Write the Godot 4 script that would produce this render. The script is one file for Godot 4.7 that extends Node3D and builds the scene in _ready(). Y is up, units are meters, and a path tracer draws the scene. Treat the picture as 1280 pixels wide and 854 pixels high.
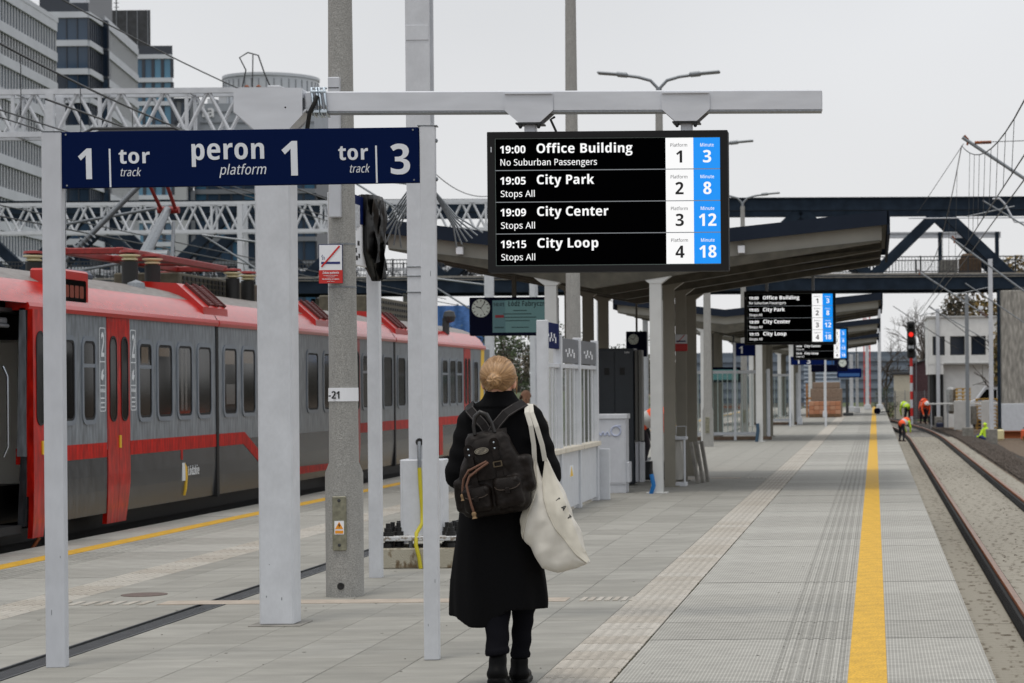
extends Node3D
# A railway platform under an overcast sky: y up, metres, the tracks run along -z.

# ---------------------------------------------------------------- mesh builder
class B:
	var v := PackedVector3Array()
	var n := PackedVector3Array()
	var c := PackedColorArray()
	var col := Color(1, 1, 1)
	var xf := Transform3D.IDENTITY
	func tri(a: Vector3, b: Vector3, d: Vector3) -> void:      # counter-clockwise seen from outside
		var nn := (b - a).cross(d - a)
		if nn.length_squared() < 1e-16: return
		nn = nn.normalized()
		smooth(a, b, d, nn, nn, nn)
	func smooth(a: Vector3, b: Vector3, d: Vector3, na: Vector3, nb: Vector3, nd: Vector3) -> void:
		if (b - a).cross(d - a).dot(na + nb + nd) < 0:
			var s := b; b = d; d = s
			s = nb; nb = nd; nd = s
		v.append_array([xf * a, xf * d, xf * b])
		n.append_array([(xf.basis * na).normalized(), (xf.basis * nd).normalized(), (xf.basis * nb).normalized()])
		c.append_array([col, col, col])
	func quad(a: Vector3, b: Vector3, d: Vector3, e: Vector3) -> void:
		tri(a, b, d)
		tri(a, d, e)
	func squad(a: Vector3, b: Vector3, d: Vector3, e: Vector3, na: Vector3, nb: Vector3, nd: Vector3, ne: Vector3) -> void:
		smooth(a, b, d, na, nb, nd)
		smooth(a, d, e, na, nd, ne)
	func box(at: Vector3, size: Vector3, bas := Basis.IDENTITY) -> B:
		var h := size / 2.0
		var p := []
		for i in 8: p.append(at + bas * Vector3(h.x * (1 if i & 1 else -1), h.y * (1 if i & 2 else -1), h.z * (1 if i & 4 else -1)))
		quad(p[4], p[5], p[7], p[6]); quad(p[1], p[0], p[2], p[3]); quad(p[5], p[1], p[3], p[7])
		quad(p[0], p[4], p[6], p[2]); quad(p[6], p[7], p[3], p[2]); quad(p[0], p[1], p[5], p[4])
		return self
	func span(lo: Vector3, hi: Vector3) -> B:
		return box((lo + hi) / 2.0, (hi - lo).abs())
	# box with all edges chamfered by e
	func cbox(at: Vector3, size: Vector3, e := 0.006, bas := Basis.IDENTITY) -> B:
		var h := size / 2.0
		e = min(e, min(h.x, min(h.y, h.z)) * 0.9)
		for s in [-1.0, 1.0]:
			_face(at, bas, Vector3(0, 0, s), Vector3(s, 0, 0), Vector3(0, 1, 0), h, e)
			_face(at, bas, Vector3(s, 0, 0), Vector3(0, 0, -s), Vector3(0, 1, 0), h, e)
			_face(at, bas, Vector3(0, s, 0), Vector3(1, 0, 0), Vector3(0, 0, -s), h, e)
		for s in [-1.0, 1.0]:
			for t in [-1.0, 1.0]:
				_edge(at, bas, Vector3(s, 0, 0), Vector3(0, t, 0), Vector3(0, 0, 1), h, e)
				_edge(at, bas, Vector3(0, s, 0), Vector3(0, 0, t), Vector3(1, 0, 0), h, e)
				_edge(at, bas, Vector3(0, 0, s), Vector3(t, 0, 0), Vector3(0, 1, 0), h, e)
				for w in [-1.0, 1.0]:
					var k := Vector3(s, t, w)
					var a := at + bas * (k * (h - Vector3(0, e, e)))
					var b := at + bas * (k * (h - Vector3(e, 0, e)))
					var d := at + bas * (k * (h - Vector3(e, e, 0)))
					if s * t * w > 0: tri(a, b, d)
					else: tri(a, d, b)
		return self
	func _face(at: Vector3, bas: Basis, nn: Vector3, u: Vector3, w: Vector3, h: Vector3, e: float) -> void:
		var hu: float = (u * h).length() - e
		var hw: float = (w * h).length() - e
		var o := at + bas * (nn * h)
		quad(o + bas * (-u * hu - w * hw), o + bas * (u * hu - w * hw), o + bas * (u * hu + w * hw), o + bas * (-u * hu + w * hw))
	func _edge(at: Vector3, bas: Basis, a: Vector3, b: Vector3, along: Vector3, h: Vector3, e: float) -> void:
		var l: float = (along * h).length() - e
		var pa := at + bas * (a * h + b * (h - Vector3(e, e, e)))
		var pb := at + bas * (b * h + a * (h - Vector3(e, e, e)))
		var d := bas * (along * l)
		if a.cross(b).dot(along) > 0: quad(pa - d, pb - d, pb + d, pa + d)
		else: quad(pb - d, pa - d, pa + d, pb + d)
	# tube through points, one radius or one per point
	func tube(pts: Array, r, sides := 8, caps := true) -> B:
		var rings := []
		var up := Vector3.UP
		var m := pts.size()
		for i in m:
			var t: Vector3 = (pts[min(i + 1, m - 1)] - pts[max(i - 1, 0)]).normalized()
			var x := t.cross(up)
			if x.length() < 0.05: x = t.cross(Vector3.RIGHT)
			x = x.normalized()
			var y := x.cross(t).normalized()
			up = y
			var rr: float = r[i] if r is Array else r
			var ring := []
			for k in sides:
				var a := TAU * k / sides
				var dv := x * cos(a) + y * sin(a)
				ring.append([pts[i] + dv * rr, dv])
			rings.append(ring)
		for i in m - 1:
			for k in sides:
				var k2 := (k + 1) % sides
				var a = rings[i][k]; var b = rings[i][k2]; var d = rings[i + 1][k2]; var e = rings[i + 1][k]
				squad(a[0], b[0], d[0], e[0], a[1], b[1], d[1], e[1])
		if caps:
			for k in range(1, sides - 1):
				tri(rings[0][0][0], rings[0][k + 1][0], rings[0][k][0])
				tri(rings[m - 1][0][0], rings[m - 1][k][0], rings[m - 1][k + 1][0])
		return self
	# a flat strap (w wide, t thick) along points; "side" gives its width direction at each point
	func strap(pts: Array, side: Vector3, w: float, t: float) -> B:
		var m := pts.size()
		var q := []
		for i in m:
			var tn: Vector3 = (pts[min(i + 1, m - 1)] - pts[max(i - 1, 0)]).normalized()
			var x := (side - tn * side.dot(tn)).normalized()
			var y := x.cross(tn).normalized()
			q.append([pts[i] - x * w / 2 - y * t / 2, pts[i] + x * w / 2 - y * t / 2, pts[i] + x * w / 2 + y * t / 2, pts[i] - x * w / 2 + y * t / 2])
		for i in m - 1:
			for k in 4:
				quad(q[i][k], q[i][(k + 1) % 4], q[i + 1][(k + 1) % 4], q[i + 1][k])
		quad(q[0][3], q[0][2], q[0][1], q[0][0])
		quad(q[m - 1][0], q[m - 1][1], q[m - 1][2], q[m - 1][3])
		return self
	# polygon in x,y (counter-clockwise) pulled along z from z0 (back) to z1 (front)
	func prism(poly: Array, z0: float, z1: float) -> B:
		var p2 := PackedVector2Array(poly)
		var idx := Geometry2D.triangulate_polygon(p2)
		var area := 0.0
		for i in p2.size(): area += p2[i].cross(p2[(i + 1) % p2.size()])
		if area < 0: p2.reverse(); idx = Geometry2D.triangulate_polygon(p2)
		for i in range(0, idx.size(), 3):
			var a := p2[idx[i]]; var b := p2[idx[i + 1]]; var d := p2[idx[i + 2]]
			if (b - a).cross(d - a) < 0:
				var s := b; b = d; d = s
			tri(Vector3(a.x, a.y, z1), Vector3(b.x, b.y, z1), Vector3(d.x, d.y, z1))
			tri(Vector3(a.x, a.y, z0), Vector3(d.x, d.y, z0), Vector3(b.x, b.y, z0))
		for i in p2.size():
			var a := p2[i]; var b := p2[(i + 1) % p2.size()]
			quad(Vector3(a.x, a.y, z0), Vector3(b.x, b.y, z0), Vector3(b.x, b.y, z1), Vector3(a.x, a.y, z1))
		return self
	# ring between two outlines with the same number of points
	func ring(outer: Array, inner: Array, z0: float, z1: float) -> B:
		var m := outer.size()
		for i in m:
			var a: Vector2 = outer[i]; var b: Vector2 = outer[(i + 1) % m]; var p: Vector2 = inner[i]; var q: Vector2 = inner[(i + 1) % m]
			quad(Vector3(a.x, a.y, z1), Vector3(b.x, b.y, z1), Vector3(q.x, q.y, z1), Vector3(p.x, p.y, z1))
			quad(Vector3(a.x, a.y, z0), Vector3(b.x, b.y, z0), Vector3(b.x, b.y, z1), Vector3(a.x, a.y, z1))
			quad(Vector3(q.x, q.y, z0), Vector3(p.x, p.y, z0), Vector3(p.x, p.y, z1), Vector3(q.x, q.y, z1))
		return self
	# turned shape round the y axis: points (radius, y) from bottom to top
	func lathe(prof: Array, sides := 16, at := Vector3.ZERO, bas := Basis.IDENTITY) -> B:
		for i in prof.size() - 1:
			var p: Vector2 = prof[i]; var q: Vector2 = prof[i + 1]
			var sl := Vector2(q.y - p.y, p.x - q.x).normalized()
			for k in sides:
				var a := TAU * k / sides; var b := TAU * (k + 1) / sides
				var da := Vector3(cos(a), 0, -sin(a)); var db := Vector3(cos(b), 0, -sin(b))
				var na := bas * (da * sl.x + Vector3(0, sl.y, 0)); var nb := bas * (db * sl.x + Vector3(0, sl.y, 0))
				squad(at + bas * (da * p.x + Vector3(0, p.y, 0)), at + bas * (db * p.x + Vector3(0, p.y, 0)), at + bas * (db * q.x + Vector3(0, q.y, 0)), at + bas * (da * q.x + Vector3(0, q.y, 0)), na, nb, nb, na)
		return self
	# smooth surface through a grid of points (rows of equal length)
	func grid(rows: Array, closed := false) -> B:
		var m := rows.size(); var w: int = rows[0].size()
		var nn := []
		for i in m:
			var r := []
			for j in w:
				var l: Vector3 = rows[i][(j - 1 + w) % w if closed else max(j - 1, 0)]
				var rr: Vector3 = rows[i][(j + 1) % w if closed else min(j + 1, w - 1)]
				var d: Vector3 = rows[max(i - 1, 0)][j]; var u: Vector3 = rows[min(i + 1, m - 1)][j]
				r.append((rr - l).cross(u - d).normalized())
			nn.append(r)
		for i in m - 1:
			for j in (w if closed else w - 1):
				var k := (j + 1) % w
				squad(rows[i][j], rows[i][k], rows[i + 1][k], rows[i + 1][j], nn[i][j], nn[i][k], nn[i + 1][k], nn[i + 1][j])
		return self
	func mesh(mat: Material = null) -> ArrayMesh:
		var a := []
		a.resize(Mesh.ARRAY_MAX)
		a[Mesh.ARRAY_VERTEX] = v; a[Mesh.ARRAY_NORMAL] = n; a[Mesh.ARRAY_COLOR] = c
		var m := ArrayMesh.new()
		m.add_surface_from_arrays(Mesh.PRIMITIVE_TRIANGLES, a)
		if mat: m.surface_set_material(0, mat)
		return m

# ---------------------------------------------------------------- naming and tagging
var taken := {}
func numbered(parent: Node, called: String) -> String:
	var key := str(parent.get_instance_id()) + called
	var k: int = taken.get(key, 0)
	taken[key] = k + 1
	return called if k == 0 else "%s_%03d" % [called, k]
func put(o: Node3D, called: String, parent: Node = null) -> Node3D:
	if parent == null: parent = self
	o.name = numbered(parent, called)
	parent.add_child(o, true)
	return o
func obj(called: String, b, mat: Material, parent: Node = null) -> MeshInstance3D:
	var m := MeshInstance3D.new()
	m.mesh = b.mesh() if b is B else b
	m.material_override = mat
	put(m, called, parent)
	return m
func thing(called: String, label: String, category: String, at := Vector3.ZERO, turn := 0.0, group := "") -> Node3D:
	var o := Node3D.new()
	put(o, called)
	o.position = at
	o.rotation.y = turn
	return tag(o, label, category, group)
func tag(o: Node3D, label: String, category: String, group := "") -> Node3D:
	o.set_meta("label", label)
	o.set_meta("category", category)
	if group: o.set_meta("group", group)
	return o
func struct(o: Node3D) -> Node3D:
	o.set_meta("kind", "structure")
	return o
func stuff(o: Node3D) -> Node3D:
	o.set_meta("kind", "stuff")
	return o
func copy(o: Node3D, called: String, label: String, at: Vector3, turn := 0.0) -> Node3D:
	var r: Node3D = o.duplicate()
	put(r, called)
	r.position = at
	r.rotation.y = turn
	r.set_meta("label", label)
	return r

# ---------------------------------------------------------------- materials
var tex := {}
func noise_tex(key: String, freq: float, oct: int, lo: Color, hi: Color, seed_ := 1, size := 512, kind := FastNoiseLite.TYPE_SIMPLEX_SMOOTH, mid := -1.0) -> Texture2D:
	if tex.has(key): return tex[key]
	var f := FastNoiseLite.new()
	f.seed = seed_; f.frequency = freq; f.fractal_octaves = oct; f.noise_type = kind
	var t := NoiseTexture2D.new()
	t.width = size; t.height = size; t.seamless = true; t.noise = f; t.normalize = true
	var g := Gradient.new()
	g.set_color(0, lo); g.set_color(1, hi)
	if mid > 0: g.set_offset(0, mid); g.set_offset(1, min(1.0, mid + 0.25))
	t.color_ramp = g
	tex[key] = t
	return t
func bump_tex(key: String, freq: float, oct: int, strength: float, seed_ := 3) -> Texture2D:
	if tex.has(key): return tex[key]
	var f := FastNoiseLite.new()
	f.seed = seed_; f.frequency = freq; f.fractal_octaves = oct
	var t := NoiseTexture2D.new()
	t.width = 512; t.height = 512; t.seamless = true; t.noise = f; t.as_normal_map = true; t.bump_strength = strength
	tex[key] = t
	return t
func grey(x: float) -> Color: return Color(x, x, x)
func mat(rgb: Color, rough := 0.6, metal := 0.0) -> StandardMaterial3D:
	var m := StandardMaterial3D.new()
	m.albedo_color = rgb; m.roughness = rough; m.metallic = metal
	return m
# colour with mottling (a grey multiply texture laid over the world), a second coarser layer and a little relief
func worn(rgb: Color, rough: float, t1: Texture2D, scale1: Vector3, t2: Texture2D = null, scale2 := Vector3.ONE, bump: Texture2D = null, bump_k := 0.4, metal := 0.0) -> StandardMaterial3D:
	var m := mat(rgb, rough, metal)
	m.albedo_texture = t1
	m.uv1_triplanar = true; m.uv1_world_triplanar = true; m.uv1_scale = scale1
	if t2:
		m.detail_enabled = true
		m.detail_blend_mode = BaseMaterial3D.BLEND_MODE_MUL
		m.detail_albedo = t2
		m.detail_uv_layer = BaseMaterial3D.DETAIL_UV_2
		m.uv2_triplanar = true; m.uv2_world_triplanar = true; m.uv2_scale = scale2
	if bump:
		m.normal_enabled = true; m.normal_texture = bump; m.normal_scale = bump_k
	return m
func tinted(m: StandardMaterial3D, k: float) -> StandardMaterial3D:
	var r: StandardMaterial3D = m.duplicate()
	r.albedo_color = Color(m.albedo_color.r * k, m.albedo_color.g * k, m.albedo_color.b * k)
	return r
func glowing(rgb: Color, e: float) -> StandardMaterial3D:
	var m := mat(Color(rgb.r * 0.25, rgb.g * 0.25, rgb.b * 0.25), 0.45)
	m.emission_enabled = true; m.emission = rgb; m.emission_energy_multiplier = e
	return m

# ---------------------------------------------------------------- outlines, lettering
func rrect(w: float, h: float, r: float, cx := 0.0, cy := 0.0, seg := 4) -> Array:
	var out := []
	r = min(r, min(w, h) / 2 - 0.001)
	for q in 4:
		var ox: float = (w / 2 - r) * (1 if q == 0 or q == 3 else -1)
		var oy: float = (h / 2 - r) * (1 if q < 2 else -1)
		for k in seg + 1:
			var a := PI / 2 * (q + float(k) / seg)
			out.append(Vector2(cx + ox + r * cos(a), cy + oy + r * sin(a)))
	return out
var fonts := {}
func font(bold: bool, slant := false) -> Font:
	var key := "%s%s" % [bold, slant]
	if not fonts.has(key):
		var f := SystemFont.new()
		f.font_names = PackedStringArray(["Droid Sans"])
		f.font_weight = 700 if bold else 400
		if slant:
			fonts[key] = f
		else: fonts[key] = f
	return fonts[key]
# flat lettering; cap_h is the height of a capital; align -1 left, 0 middle, 1 right; stands on the baseline at "at"
func letters(text: String, at: Vector3, cap_h: float, m: Material, parent: Node, bold := true, align := -1, slant := false, squeeze := 1.0, called := "lettering", depth := 0.002) -> MeshInstance3D:
	var t := TextMesh.new()
	t.text = text
	t.font = font(bold, slant)
	t.font_size = 64
	t.pixel_size = cap_h / (64 * 0.714)
	t.depth = depth
	t.curve_step = 2.0
	t.horizontal_alignment = HORIZONTAL_ALIGNMENT_LEFT if align < 0 else HORIZONTAL_ALIGNMENT_CENTER if align == 0 else HORIZONTAL_ALIGNMENT_RIGHT
	t.vertical_alignment = VERTICAL_ALIGNMENT_BOTTOM
	var o := MeshInstance3D.new()
	o.mesh = t
	o.material_override = m
	put(o, called, parent)
	var box := t.get_aabb()
	var f := font(bold, slant)
	var drop: float = f.get_descent(64) * t.pixel_size
	if squeeze < 0: squeeze = -squeeze / box.size.x          # a negative squeeze is the wanted width
	var x := 0.0
	if align < 0: x = -box.position.x * squeeze
	elif align == 0: x = -(box.position.x + box.size.x / 2) * squeeze
	else: x = -(box.position.x + box.size.x) * squeeze
	o.position = at + Vector3(x, -drop, depth / 2)
	o.basis = Basis(Vector3(squeeze, 0, 0), Vector3(0.2 if slant else 0.0, 1, 0), Vector3(0, 0, 1))
	return o

# ---------------------------------------------------------------- soft bodies: a distance field meshed as surface nets
func smin(a: float, b: float, k: float) -> float:
	var h: float = max(k - absf(a - b), 0.0) / k
	return min(a, b) - h * h * k * 0.25
func bone(p: Vector3, a: Vector3, b: Vector3, ra: float, rb: float) -> float:
	var ab := b - a
	var h := clampf((p - a).dot(ab) / ab.length_squared(), 0, 1)
	return (p - a - ab * h).length() - lerpf(ra, rb, h)
func nets(b: B, f: Callable, lo: Vector3, hi: Vector3, cell: float) -> void:
	var nx := int((hi.x - lo.x) / cell) + 2; var ny := int((hi.y - lo.y) / cell) + 2; var nz := int((hi.z - lo.z) / cell) + 2
	var g := PackedFloat32Array(); g.resize(nx * ny * nz)
	var i := 0
	for z in nz:
		for y in ny:
			var x := 0
			while x < nx:
				var d: float = f.call(lo + Vector3(x, y, z) * cell)
				g[i] = d
				i += 1; x += 1
				var skip := int(absf(d) * 0.6 / cell) - 1       # far from the surface: the next cells hold nothing
				while skip > 0 and x < nx:
					g[i] = d
					i += 1; x += 1; skip -= 1
	_mesh_nets(b, g, nx, ny, nz, lo, cell)
func _mesh_nets(b: B, g: PackedFloat32Array, nx: int, ny: int, nz: int, lo: Vector3, cell: float) -> void:
	var vid := {}
	var pos := PackedVector3Array()
	var nor := PackedVector3Array()
	var sy := nx; var sz := nx * ny
	var corner := [0, 1, sy, sy + 1, sz, sz + 1, sz + sy, sz + sy + 1]
	var off := []
	for k in 8: off.append(Vector3(k & 1, (k >> 1) & 1, (k >> 2) & 1))
	var edges := [[0, 1], [2, 3], [4, 5], [6, 7], [0, 2], [1, 3], [4, 6], [5, 7], [0, 4], [1, 5], [2, 6], [3, 7]]
	for z in nz - 1:
		for y in ny - 1:
			for x in nx - 1:
				var at := x + y * sy + z * sz
				var s0 := g[at] < 0
				if s0 == (g[at + 1] < 0) and s0 == (g[at + sy] < 0) and s0 == (g[at + sy + 1] < 0) and s0 == (g[at + sz] < 0) and s0 == (g[at + sz + 1] < 0) and s0 == (g[at + sz + sy] < 0) and s0 == (g[at + sz + sy + 1] < 0): continue
				var p := Vector3.ZERO; var cnt := 0
				for e in edges:
					var a := g[at + corner[e[0]]]; var c := g[at + corner[e[1]]]
					if (a < 0) == (c < 0): continue
					p += (off[e[0]] as Vector3).lerp(off[e[1]], a / (a - c)); cnt += 1
				var gr := Vector3.ZERO
				for k in 8: gr += (off[k] * 2.0 - Vector3.ONE) * g[at + corner[k]]
				vid[at] = pos.size()
				pos.append(lo + (Vector3(x, y, z) + p / cnt) * cell)
				nor.append(gr.normalized())
	var st := [[1, sy, sz], [sy, sz, 1], [sz, 1, sy]]
	for at in vid:
		for s in st:
			var a := g[at]; var c := g[at + s[0]]
			if (a < 0) == (c < 0): continue
			if not (vid.has(at - s[1]) and vid.has(at - s[2]) and vid.has(at - s[1] - s[2])): continue
			var q := [vid[at], vid[at - s[1]], vid[at - s[1] - s[2]], vid[at - s[2]]]
			if a >= 0: q.reverse()
			b.squad(pos[q[0]], pos[q[1]], pos[q[2]], pos[q[3]], nor[q[0]], nor[q[1]], nor[q[2]], nor[q[3]])

# ---------------------------------------------------------------- the scene
var M := {}
func _ready() -> void:
	# camera: held level, lens shifted, leaning half a degree
	var near := 0.3
	var cam := Camera3D.new()
	cam.name = "camera"
	cam.projection = Camera3D.PROJECTION_FRUSTUM
	cam.near = near; cam.far = 4000.0
	cam.size = near * 854.0 / 2870.0
	cam.frustum_offset = Vector2(-453.5, 53.0) / 2870.0 * near
	cam.position = Vector3(0, 1.55, 0)
	cam.rotation.z = -0.0087
	var lens := CameraAttributesPhysical.new()
	lens.frustum_focal_length = 54.0
	lens.frustum_focus_distance = 13.5
	lens.exposure_aperture = 5.0
	lens.frustum_near = near; lens.frustum_far = 4000.0
	cam.attributes = lens
	cam.projection = Camera3D.PROJECTION_FRUSTUM
	cam.size = near * 854.0 / 2870.0
	add_child(cam)
	# overcast sky
	var env := Environment.new()
	env.background_mode = Environment.BG_SKY
	var sky := Sky.new()
	var pano := PanoramaSkyMaterial.new()
	pano.panorama = sky_picture()
	sky.sky_material = pano
	env.sky = sky
	env.background_energy_multiplier = 1.0
	env.tonemap_mode = Environment.TONE_MAPPER_LINEAR
	env.tonemap_exposure = 1.0
	env.sdfgi_enabled = true; env.ssao_enabled = true; env.ssil_enabled = true
	var we := WorldEnvironment.new()
	we.name = "environment"
	we.environment = env
	add_child(we)
	# the sun behind thin cloud
	var sun := DirectionalLight3D.new()
	sun.name = "sun"
	sun.light_energy = 0.36
	sun.light_angular_distance = 12.0
	sun.light_color = Color(1.0, 0.97, 0.93)
	sun.shadow_enabled = true
	add_child(sun)
	sun.look_at_from_position(Vector3.ZERO, Vector3(0.10, -1.0, -0.22), Vector3.FORWARD)

	materials()
	build_ground()
	build_platform()
	build_tracks()
	build_buildings()
	build_bridge()
	build_canopies()
	build_portals()
	build_train()
	build_lampposts()
	build_far_right()
	build_platform_furniture()
	build_displays()
	build_front_sign()
	build_woman()
	build_people()
	build_wires()
	build_plants()

func sky_picture() -> ImageTexture:
	var w := 512; var h := 256
	var f := FastNoiseLite.new()
	f.seed = 11; f.frequency = 1.3; f.fractal_octaves = 4
	var im := Image.create(w, h, false, Image.FORMAT_RGBF)
	for y in h:
		var el := PI * (0.5 - (y + 0.5) / h)
		for x in w:
			var az := TAU * (x + 0.5) / w
			var d := Vector3(cos(el) * sin(az), sin(el) * 2.2, cos(el) * cos(az))
			var c := f.get_noise_3dv(d * 1.6)
			var e: float = max(sin(el), 0.0)
			var l := 0.80 - 0.35 * minf(e, 0.16) + 0.5 * maxf(e - 0.16, 0.0) + c * 0.09
			var k := 0.004 + 0.02 * smoothstep(0.0, 0.25, e)
			var col := Color(l * (1.0 - k), l, l * (1.0 + k * 1.6))
			if el < 0: col = Color(0.3, 0.3, 0.29)
			im.set_pixel(x, y, col.linear_to_srgb() if false else col)
	return ImageTexture.create_from_image(im)

func materials() -> void:
	var speck := noise_tex("speck", 0.35, 3, grey(0.72), grey(1.0), 5)
	var blot := noise_tex("blot", 0.012, 4, grey(0.74), grey(1.0), 6)
	var soft := noise_tex("soft", 0.008, 3, grey(0.94), grey(1.0), 7)
	var streak := noise_tex("streak", 0.02, 5, grey(0.62), grey(1.0), 8)
	var stain := noise_tex("stain", 0.01, 5, Color(0.62, 0.55, 0.47), grey(1.0), 9, 512, FastNoiseLite.TYPE_SIMPLEX_SMOOTH, 0.22)
	var rough := bump_tex("rough", 0.12, 3, 3.0)
	var grain := bump_tex("grain", 0.3, 2, 2.0, 4)
	M.paint = worn(Color8(209, 212, 217), 0.45, soft, Vector3.ONE * 0.9, noise_tex("dirty", 0.05, 4, grey(0.97), grey(1.0), 12), Vector3(1.2, 0.8, 1.2))
	M.paint_dull = worn(Color8(200, 203, 209), 0.5, soft, Vector3.ONE * 0.7, noise_tex("dirty", 0.05, 4, grey(0.96), grey(1.0), 12), Vector3(0.8, 0.3, 0.8))
	M.beam = worn(Color8(208, 211, 217), 0.4, soft, Vector3(0.5, 2, 2), null, Vector3.ONE, grain, 0.06)
	M.galv = worn(Color8(150, 155, 160), 0.42, blot, Vector3.ONE * 6, null, Vector3.ONE, null, 0.0, 0.5)
	M.steel_dark = mat(Color8(58, 60, 62), 0.5, 0.3)
	M.chrome = mat(Color8(190, 200, 208), 0.25, 0.9)
	M.concrete = worn(Color8(176, 172, 164), 0.9, speck, Vector3.ONE * 5, blot, Vector3.ONE * 0.8, rough, 0.5)
	M.mast = worn(Color8(214, 213, 208), 0.9, noise_tex("speck2", 0.42, 2, grey(0.5), grey(1.0), 15), Vector3.ONE * 0.5, noise_tex("pour", 0.03, 4, grey(0.9), grey(1.0), 16), Vector3(1.5, 0.4, 1.5), rough, 0.25)
	M.plinth = worn(Color8(196, 190, 172), 0.9, stain, Vector3(1.5, 0.8, 1.5), speck, Vector3.ONE * 5, rough, 0.5)
	M.navy = mat(Color8(8, 24, 74), 0.6)
	M.navy.metallic_specular = 0.12
	M.navy_dark = mat(Color8(10, 14, 38), 0.4)
	M.navy_dark.metallic_specular = 0.15
	M.white_print = mat(Color8(232, 234, 238), 0.5)
	M.black_print = mat(Color8(16, 16, 18), 0.5)
	M.bridge = worn(Color8(42, 53, 66), 0.5, blot, Vector3.ONE * 0.2, null, Vector3.ONE)
	M.fascia = worn(Color8(36, 43, 55), 0.45, soft, Vector3.ONE * 0.5)
	for m in [M.bridge, M.fascia]:
		m.metallic_specular = 0.2
		m.roughness = 0.8
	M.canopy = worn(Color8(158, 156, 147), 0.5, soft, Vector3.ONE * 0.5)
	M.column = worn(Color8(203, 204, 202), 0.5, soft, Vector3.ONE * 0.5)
	M.column_shade = worn(Color8(136, 132, 120), 0.5, soft, Vector3.ONE * 0.5)  # same columns farther under the roof, the canopy shade put into their colour
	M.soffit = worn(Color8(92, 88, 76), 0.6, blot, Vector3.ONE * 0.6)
	M.black = mat(Color8(14, 14, 15), 0.55)
	M.rubber = mat(Color8(24, 24, 25), 0.75)
	M.frame = mat(Color8(40, 40, 41), 0.6)
	M.frame.metallic_specular = 0.2
	M.red = worn(Color8(186, 26, 14), 0.28, soft, Vector3(2, 0.6, 2), null, Vector3.ONE)
	M.red.clearcoat_enabled = true; M.red.clearcoat = 0.3; M.red.clearcoat_roughness = 0.18
	M.yellow = mat(Color8(222, 180, 40), 0.5)
	M.glass_dark = mat(Color8(12, 13, 14), 0.08)
	M.glass_dark.metallic_specular = 0.28
	M.glass = mat(Color8(120, 138, 132), 0.04)
	M.glass.metallic_specular = 0.15
	M.glass.transparency = BaseMaterial3D.TRANSPARENCY_ALPHA
	M.glass.albedo_color.a = 0.14
	M.skin = mat(Color8(214, 164, 138), 0.5)
	M.skin.subsurf_scatter_enabled = true; M.skin.subsurf_scatter_strength = 0.15
	# platform
	var im := Image.create(64, 64, false, Image.FORMAT_RGB8)
	for y in 64:
		for x in 64:
			var u := absf(fmod(x, 16.0) - 7.5) / 8.0; var v := absf(fmod(y, 16.0) - 7.5) / 8.0
			var k: float = 0.86 + 0.14 * smoothstep(0.55, 0.8, u) - 0.06 * smoothstep(0.7, 0.95, v)
			im.set_pixel(x, y, grey(k))
	im.generate_mipmaps()
	var stud := ImageTexture.create_from_image(im)
	M.edge = []
	M.slab = []
	for k in 4:
		var a := worn(Color8(189 - 5 * k, 187 - 5 * k, 179 - 5 * k), 0.85, stud, Vector3.ONE * 12.5, noise_tex("slabdirt", 0.014, 5, grey(0.86), grey(1.0), 21), Vector3(0.45, 1, 1.4))
		a.vertex_color_use_as_albedo = true
		M.edge.append(a)
		var s := worn(Color8(162 - 4 * k, 160 - 4 * k, 152 - 4 * k), 0.88, noise_tex("slabgrain", 0.2, 4, grey(0.92), grey(1.0), 22), Vector3(0.7, 1, 3.0), noise_tex("slabdirt2", 0.012, 5, grey(0.88), grey(1.0), 23), Vector3(0.25, 1, 0.6), grain, 0.15)
		M.slab.append(s)
	M.tactile = []
	for k in 3:
		var t := worn([Color8(209, 202, 190), Color8(202, 194, 181), Color8(214, 208, 197)][k], 0.9, speck, Vector3.ONE * 3, noise_tex("slabdirt2", 0.012, 5, grey(0.88), grey(1.0), 23), Vector3(0.8, 1, 1.2))
		t.vertex_color_use_as_albedo = true
		M.tactile.append(t)
	M.line = worn(Color8(236, 186, 44), 0.7, noise_tex("wearline", 0.05, 5, Color(0.8, 0.78, 0.72), grey(1.0), 24), Vector3(2, 1, 1), noise_tex("slabdirt2", 0.012, 5, grey(0.88), grey(1.0), 23), Vector3(1, 1, 0.7))
	M.soil = worn(Color8(150, 132, 114), 0.95, noise_tex("soil", 0.04, 5, Color(0.6, 0.56, 0.5), grey(1.0), 25), Vector3.ONE * 0.25, speck, Vector3.ONE * 1.5, rough, 1.0)
	M.panel = worn(Color8(170, 164, 150), 0.92, noise_tex("dust", 0.025, 6, Color(0.5, 0.45, 0.39), grey(1.0), 26, 512, FastNoiseLite.TYPE_SIMPLEX_SMOOTH, 0.12), Vector3(0.5, 1, 0.22), speck, Vector3.ONE * 3)
	M.ballast = worn(Color8(96, 88, 80), 0.95, noise_tex("stones", 0.16, 2, grey(0.4), grey(1.0), 27, 512, FastNoiseLite.TYPE_CELLULAR), Vector3.ONE * 1.2, blot, Vector3.ONE * 0.3, rough, 1.5)
	M.rust = worn(Color8(160, 90, 50), 0.7, blot, Vector3(3, 3, 0.6), null, Vector3.ONE, null, 0.0, 0.4)
	M.railtop = worn(Color8(170, 130, 104), 0.35, blot, Vector3(3, 3, 0.6), null, Vector3.ONE, null, 0.0, 0.75)
	M.grass = worn(Color8(92, 104, 62), 0.95, noise_tex("turf", 0.05, 5, Color(0.5, 0.5, 0.42), grey(1.0), 28), Vector3.ONE * 0.3)
	M.hivis = mat(Color8(255, 92, 40), 0.7)
	M.hilime = mat(Color8(186, 226, 40), 0.7)

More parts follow.
